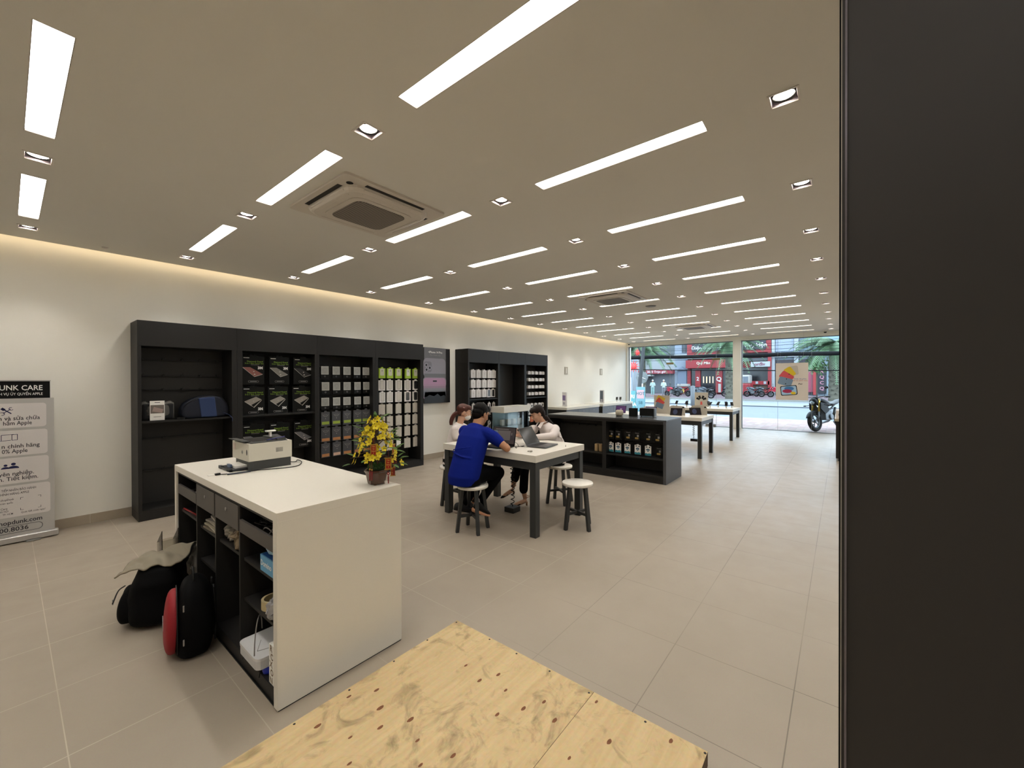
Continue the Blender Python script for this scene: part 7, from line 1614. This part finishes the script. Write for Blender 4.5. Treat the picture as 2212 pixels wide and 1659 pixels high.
# traffic sign, post, boards, decorations
T = thing('traffic_sign', 'grey back of a round traffic sign on a pole left of the tree trunk', 'sign', (21.0, 8.15, 0)); MB().tube([(0, 0, -.1), (0, 0, 2.2)], .03, 8).build('pole', M_STEEL, T); MB().lathe([(.33, -.01), (.33, .01)], 8, M=Matrix.Translation((-.04, 0, 1.82)) @ Matrix.Rotation(pi/2, 4, 'Y')).build('sign_plate', mat('sign back grey', '5a5f5f', .6), T); MB().tube([(-.06, -.22, 1.72), (-.06, .22, 1.9)], .02, 6).build('bracket', M_STEEL, T)
o = MB().lathe([(.10, -.12), (.10, 1.38), (.02, 1.40)], 16, M=Matrix.Translation((20.3, 5.45, 0))).build('steel_post', mat('grey post', '4c5055', .6), loc=(20.3, 5.45, 0)); tag(o, 'round grey post on the near sidewalk behind the far table', 'post')
for i, (y, h, c1, tx) in enumerate(((7.50, 1.20, '5fb3b8', ('TRI', 'MUA')), (7.07, 1.38, '7fb9c4', ('HOT', '58', '50')))):
    T = thing('advert_board', '%s turquoise advert board outside the left window' % ['left', 'right'][i], 'sign', (18.0, y, -.02), 0, 'turquoise advert boards'); MB().box(0, -.2, 0, .05, .2, h).build('board', mat('turquoise '+c1, dk(c1, .4), .5), T); MB().box(-.04, -.2, 0, .12, .2, .03).build('foot', M_GREY, T)
    if i: MB().box(-.004, -.16, h*.62, 0, .16, h*.9).build('pink_panel', mat('pale pink panel', dk('d8a9ab', .5), .5), T)
    b = MB()
    for k, s in enumerate(tx): b.text(s, .22 if i == 0 else .19, f_negx(-.005, 0, h*(.78-.30*k)), 0, bold=.03)
    b.build('lettering', mat('board ink', dk('e6eef0', .6), .5) if i == 0 else mat('board ink teal', dk('3d7a88', .4), .5), T)
for i, (y, z) in enumerate(((18.4, 3.4), (17.9, 4.9), (19.6, 5.4))):
    T = thing('red_ornament', 'red burst shaped street ornament, %s of three left of the tree' % ['lowest', 'middle', 'highest'][i], 'ornament', (38.5, y*.86, z*.9), 0, 'red street ornaments'); b = MB(); s = [.62, .4, .5][i]
    for k in range(12): a = 2*pi*k/12; b.rings([[(r_*cos(t), s*.5*cos(a)+r_*sin(t)*-sin(a), s*.5*sin(a)+r_*sin(t)*cos(a)) for t in [2*pi*j/6 for j in range(6)]] if False else [(r_*cos(t), q*cos(a)-r_*sin(t)*sin(a), q*sin(a)+r_*sin(t)*cos(a)) for t in [2*pi*j/6 for j in range(6)]] for r_, q in ((s*.12, s*.3), (s*.01, s*1.0))])
    b.ball((0, 0, 0), (s*.3, s*.5, s*.5), 12); b.build('burst', mat('ornament red', 'c8302c', .5), T); MB().tube([(0, 0, 0), (0, 0, -z*.9)], .02, 6).build('pole', M_GREY, T)
# motorcycles
def motorcycle(name, label, loc, rz, sport=True, body='0a0b0d', acc='c2a040', scale=1.0, steer=0.0, group=None, detail=True):
    T = thing(name, label, 'motorcycle', loc, rz, group); n = 28 if detail else 14
    M_B = mat('moto '+body, body, .6, spec=.2); M_T = mat('tyre rubber', '0c0c0c', .8, spec=.2); M_A = mat('moto accent '+acc, acc, .3, metal=.6); M_CH = mat('moto metal', '55585b', .45, metal=.6)
    def wheel(x, parent_name):
        w = MB(); ring_ = []
        for i in range(n):
            a = 2*pi*i/n; ring_.append([(x+(.30+.075*cos(t))*cos(a), .062*sin(t), .30+(.235+.062*cos(t)+.0)*sin(a)*1.0) if False else (x+(.245+.062*cos(t))*cos(a), .060*sin(t), .307+(.245+.062*cos(t))*sin(a)) for t in [2*pi*k/10 for k in range(10)]])
        w.rings(ring_+[ring_[0]], caps=(False, False)); o = w.build('wheel', M_T, T)
        w = MB(); ring_ = [[(x+(.19+.018*cos(t))*cos(a), .035*sin(t), .307+(.19+.018*cos(t))*sin(a)) for t in [2*pi*k/8 for k in range(8)]] for a in [2*pi*i/n for i in range(n)]]; w.rings(ring_+[ring_[0]], caps=(False, False))
        for i in range(5): a = 2*pi*i/5; w.tube([(x, 0, .307), (x+.18*cos(a), 0, .307+.18*sin(a))], .014, 6)
        w.lathe([(.04, -.05), (.04, .05)], 12, M=Matrix.Translation((x, 0, .307)) @ Matrix.Rotation(pi/2, 4, 'X')); w.lathe([(.12, .052), (.12, .056), (.08, .056), (.08, .052), (.12, .052)], 16, M=Matrix.Translation((x, 0, .307)) @ Matrix.Rotation(pi/2, 4, 'X'), caps=(False, False)); w.build('rim', M_CH, o)
    wheel(.0, 'f'); wheel(-1.32, 'r')
    b = MB()
    for sy in (-.095, .095): b.tube([(.0, sy, .307), (-.10, sy, .60)], [.026, .024], 8, m=1); b.tube([(-.10, sy, .60), (-.20, sy, .98)], .025, 8, m=0)
    b.tube([(-.20, -.12, .95), (-.20, .12, .95)], .03, 8, m=1); b.build('front_fork', [M_A, M_CH], T)
    b = MB(); b.rings([[(.245*1.28*cos(a)*s, y, .307+.245*1.30*sin(a)*s) for a in [radians(20)+radians(120)*k/10 for k in range(11)]]+[(.245*1.24*cos(a)*s, y, .307+.245*1.26*sin(a)*s) for a in [radians(140)-radians(120)*k/10 for k in range(11)]] for y, s in ((-.07, .97), (0, 1.03), (.07, .97))]); b.build('front_mudguard', M_B, T)
    b = MB(); b.tube([(-.24, -.37, 1.03), (-.20, -.22, 1.05), (-.19, 0, 1.02), (-.20, .22, 1.05), (-.24, .37, 1.03)], .014, 8)
    for sy in (-1, 1): b.tube([(-.225, sy*.27, 1.04), (-.25, sy*.39, 1.02)], .022, 8); b.tube([(-.20, sy*.24, 1.05), (-.10, sy*.30, 1.0), (-.10, sy*.38, 1.0)], .007, 6)
    b.build('handlebar', M_BLACK, T)
    for sy in (-1, 1):
        b = MB(); b.tube([(-.21, sy*.24, 1.05), (-.20, sy*.30, 1.20), (-.19, sy*.32, 1.27)], .007, 6); b.ball((-.19, sy*.33, 1.31), (.012, .065, .042), 12); b.build('mirror', M_BLACK, T)
    b = MB(); b.ball((-.06, 0, .90), (.10, .11, .12), 16); b.ball((-.14, 0, 1.0), (.05, .10, .06), 12); o = b.build('headlamp', M_B, T); MB().ball((.005, 0, .88), (.045, .07, .06), 14).build('headlamp_lens', mat('lens grey', 'a9b4bc', .1), o)
    b = MB(); b.rings([[(x, w*cos(a), z+h*sin(a)) for a in [2*pi*k/16 for k in range(16)]] for x, w, h, z in ((-.22, .06, .06, .93), (-.30, .15, .12, .90), (-.45, .17, .14, .87), (-.62, .14, .10, .82), (-.75, .10, .05, .78))]); b.build('fuel_tank', M_B, T, sub=1)
    for sy in (-1, 1):
        b = MB(); b.prism([(-.12, .88), (-.10, .68), (-.30, .52), (-.50, .62), (-.42, .80), (-.22, .86)], .03, 0, Matrix(((1, 0, 0, 0), (0, 0, sy, sy*.14), (0, 1, 0, 0), (0, 0, 0, 1)))); b.build('side_panel', M_B, T, bevel=.01)
        b = MB(); b.tube([(-.22, sy*.20, .80), (-.16, sy*.30, .79)], .012, 6); b.ball((-.15, sy*.32, .79), (.035, .05, .022), 10); b.build('turn_signal', M_BLACK, T)
    b = MB(); b.rings([[(x, w*cos(a), z+h*sin(a)) for a in [2*pi*k/14 for k in range(14)]] for x, w, h, z in ((-.70, .09, .04, .80), (-.85, .13, .05, .80), (-1.05, .13, .05, .84), (-1.25, .10, .04, .92), (-1.40, .03, .02, .95))]); b.build('seat', M_BLACK, T)
    b = MB(); b.cbox((-.52, 0, .48), (.34, .26, .30)); b.cbox((-.45, 0, .66), (.20, .20, .16)); b.lathe([(.09, -.17), (.10, .17)], 14, M=Matrix.Translation((-.60, 0, .42)) @ Matrix.Rotation(pi/2, 4, 'X')); b.build('engine', M_CH, T, bevel=.02)
    b = MB(); b.tube([(-.20, 0, .90), (-.45, .02, .70), (-.85, 0, .66), (-1.2, 0, .86)], .025, 8)
    for sy in (-.10, .10): b.tube([(-.75, sy, .45), (-1.32, sy, .307)], .022, 8)
    b.tube([(-.95, 0, .42), (-1.1, 0, .70)], .04, 10); b.build('frame', M_BLACK, T)
    b = MB(); b.tube([(-.36, -.08, .55), (-.34, -.13, .32), (-.60, -.16, .24), (-.95, -.18, .30), (-1.30, -.18, .46)], [.022, .022, .03, .05, .045], 10); b.build('exhaust', M_CH, T)
    b = MB(); b.tube([(-.70, .12, .28), (-.62, .30, -.0+.01)], .012, 6); b.cbox((-.62, .31, .008), (.06, .05, .012)); b.build('kickstand', M_BLACK, T)
    if scale != 1.0: T.matrix_basis = T.matrix_basis @ Matrix.Scale(scale, 4)
    return T
MT = motorcycle('motorcycle', 'black motorcycle with golden forks parked outside the right window', (16.35, .62, -.02), radians(150)); MT.matrix_basis = Matrix.Translation((16.35, .64, -.02)) @ Matrix.Rotation(radians(152), 4, 'Z') @ Matrix.Rotation(radians(7), 4, 'X') @ Matrix.Scale(1.06, 4)
m0 = motorcycle('parked_motorbike', 'grey and white motorbike parked across the street right of the column', (48.0, 7.6, 0), radians(85), body='4a4f55', acc='8a8a8a', group='motorbikes parked across the street', detail=False)
m1_ = motorcycle('parked_motorbike', 'dark red motorbike at the left edge of the hanging poster', (47.8, 5.5, 0), radians(95), body='8e2030', acc='8a8a8a', group='motorbikes parked across the street', detail=False)
for i, (x, y, r_, lab, src) in enumerate(((49.0, 6.9, 80, 'second grey motorbike behind the first one right of the column', m0), (45.0, 14.7, 70, 'white and red motorbike in front of the slogan banner shop', m1_), (45.6, 13.9, 75, 'grey motorbike beside the white and red one', m0), (47.5, 13.2, 85, 'grey motorbike at the blue door', m0), (48.6, 16.0, 60, 'motorbike behind the standing person in white', m0), (47.2, 12.0, 95, 'motorbike left of the red Q poster', m0), (47.0, 9.5, 92, 'motorbike half hidden by the palm trunk near the column', m0), (46.5, -.6, 90, 'red motorbike at the right edge of the window', m1_), (40.9, 10.7, 88, 'motorbike on the far kerb left of the palm', m0))):
    dup(src, (x, y, 0), radians(r_), label=lab)
# red and white cart
T = thing('red_crate_cart', 'red and white goods cart in front of the blue house', 'cart', (49.5, 14.3, 0)); MB().box(-.5, -.55, .12, .5, .55, 1.0).build('cart_body', mat('street b3202c', '6e1018', .5), T, bevel=.03); MB().box(-.56, -.6, 1.0, .56, .6, 1.3).build('goods', mat('goods white', '807e7b', .6), T, bevel=.05); MB().box(-.52, -.2, .25, -.5, .2, .8).build('gold_print', mat('cart gold', 'd8b860', .5), T)
for sx in (-.35, .35):
    for sy in (-.4, .4): MB().lathe([(.12, -.03), (.12, .03)], 12, M=Matrix.Translation((sx, sy, .12)) @ Matrix.Rotation(pi/2, 4, 'X')).build('wheel', M_BLACK, T)
# red delivery van (far)
T = thing('delivery_van', 'small red and white van parked in front of the dark shopfront', 'van', (52.0, 8.5, 0)); MB().box(-.9, -.75, .35, .9, .75, 1.35).build('body', mat('street b3202c', '6e1018', .5), T, bevel=.12); MB().box(-.8, -.65, 1.35, .8, .65, 2.3).build('cab', mat('goods white', '807e7b', .6), T, bevel=.12); MB().box(-.83, -.5, 1.5, -.79, .5, 2.1).build('windscreen', mat('van glass', '3c4550', .1), T)
for sx in (-.6, .6):
    for sy in (-.72, .72): MB().lathe([(.32, -.09), (.32, .09)], 16, M=Matrix.Translation((sx, sy, .32)) @ Matrix.Rotation(pi/2, 4, 'X')).build('wheel', M_BLACK, T)
# two far people
def far_person(x, y, rz, top, bot, label, sit=False):
    T = thing('person', label, 'person', (x, y, 0), rz); hz = 1.0 if not sit else .80; b = MB(); b.ball((0, 0, hz+.66), (.10, .085, .12), 12); b.tube([(0, 0, hz+.4), (0, 0, hz+.58)], .055, 10); torso(b, [((0, 0, hz-.05), .16, .11, 0, 0), ((0, 0, hz+.2), .15, .10, 0, 0), ((0, 0, hz+.43), .17, .10, 0, 0), ((0, 0, hz+.5), .07, .06, 0, 0)])
    for s in (-1, 1):
        if sit: limb(b, [(0, s*.1, hz), (.35, s*.13, hz-.1), (.25, s*.14, hz-.5), (.35, s*.14, hz-.52)], [.09, .07, .05, .04])
        else: limb(b, [(0, s*.09, hz), (.02, s*.10, hz*.5), (0, s*.11, .07), (.1, s*.11, .05)], [.09, .065, .045, .04])
        limb(b, [(0, s*.19, hz+.42), (.03, s*.25, hz+.12), (.22 if sit else .14, s*.16 if not sit else s*.22, hz+.15 if not sit else hz+.1)], [.055, .045, .035])
    b.build('body', M_SKIN, T, voxel=.02, smooth_it=2)
    b = MB(); torso(b, [((0, 0, hz-.08), .19, .14, 0, 0), ((0, 0, hz+.2), .18, .13, 0, 0), ((0, 0, hz+.44), .19, .12, 0, 0), ((0, 0, hz+.52), .07, .06, 0, 0)])
    for s in (-1, 1): limb(b, [(0, s*.18, hz+.42), (.03, s*.25, hz+.13), (.1, s*.21, hz+.14)], [.075, .065, .055])
    b.build('top', mat('cloth '+top, dk(top, .55), .8), T, voxel=.02, smooth_it=2)
    b = MB(); torso(b, [((0, 0, hz-.1), .17, .13, 0, 0), ((0, 0, hz+.05), .165, .125, 0, 0)])
    for s in (-1, 1): limb(b, [(0, s*.09, hz), (.02, s*.10, hz*.5), (0, s*.11, .14)] if not sit else [(0, s*.1, hz), (.35, s*.13, hz-.1), (.25, s*.14, hz-.42)], [.11, .085, .07])
    b.build('trousers', mat('cloth '+bot, dk(bot, .5), .8), T, voxel=.02, smooth_it=2)
    MB().ball((-.01, 0, hz+.71), (.125, .11, .10), 14).build('helmet' if sit else 'cap', mat('pale headgear', dk('ccd2d2', .6), .4), T); return T
far_person(45.3, 16.4, radians(200), 'b9cfcc', '9fc9c6', 'distant person standing in pale clothes across the street')
far_person(45.2, 15.15, radians(200), 'c4d2ca', '8b8f98', 'distant person with a white helmet behind the red and white motorbike', sit=False)
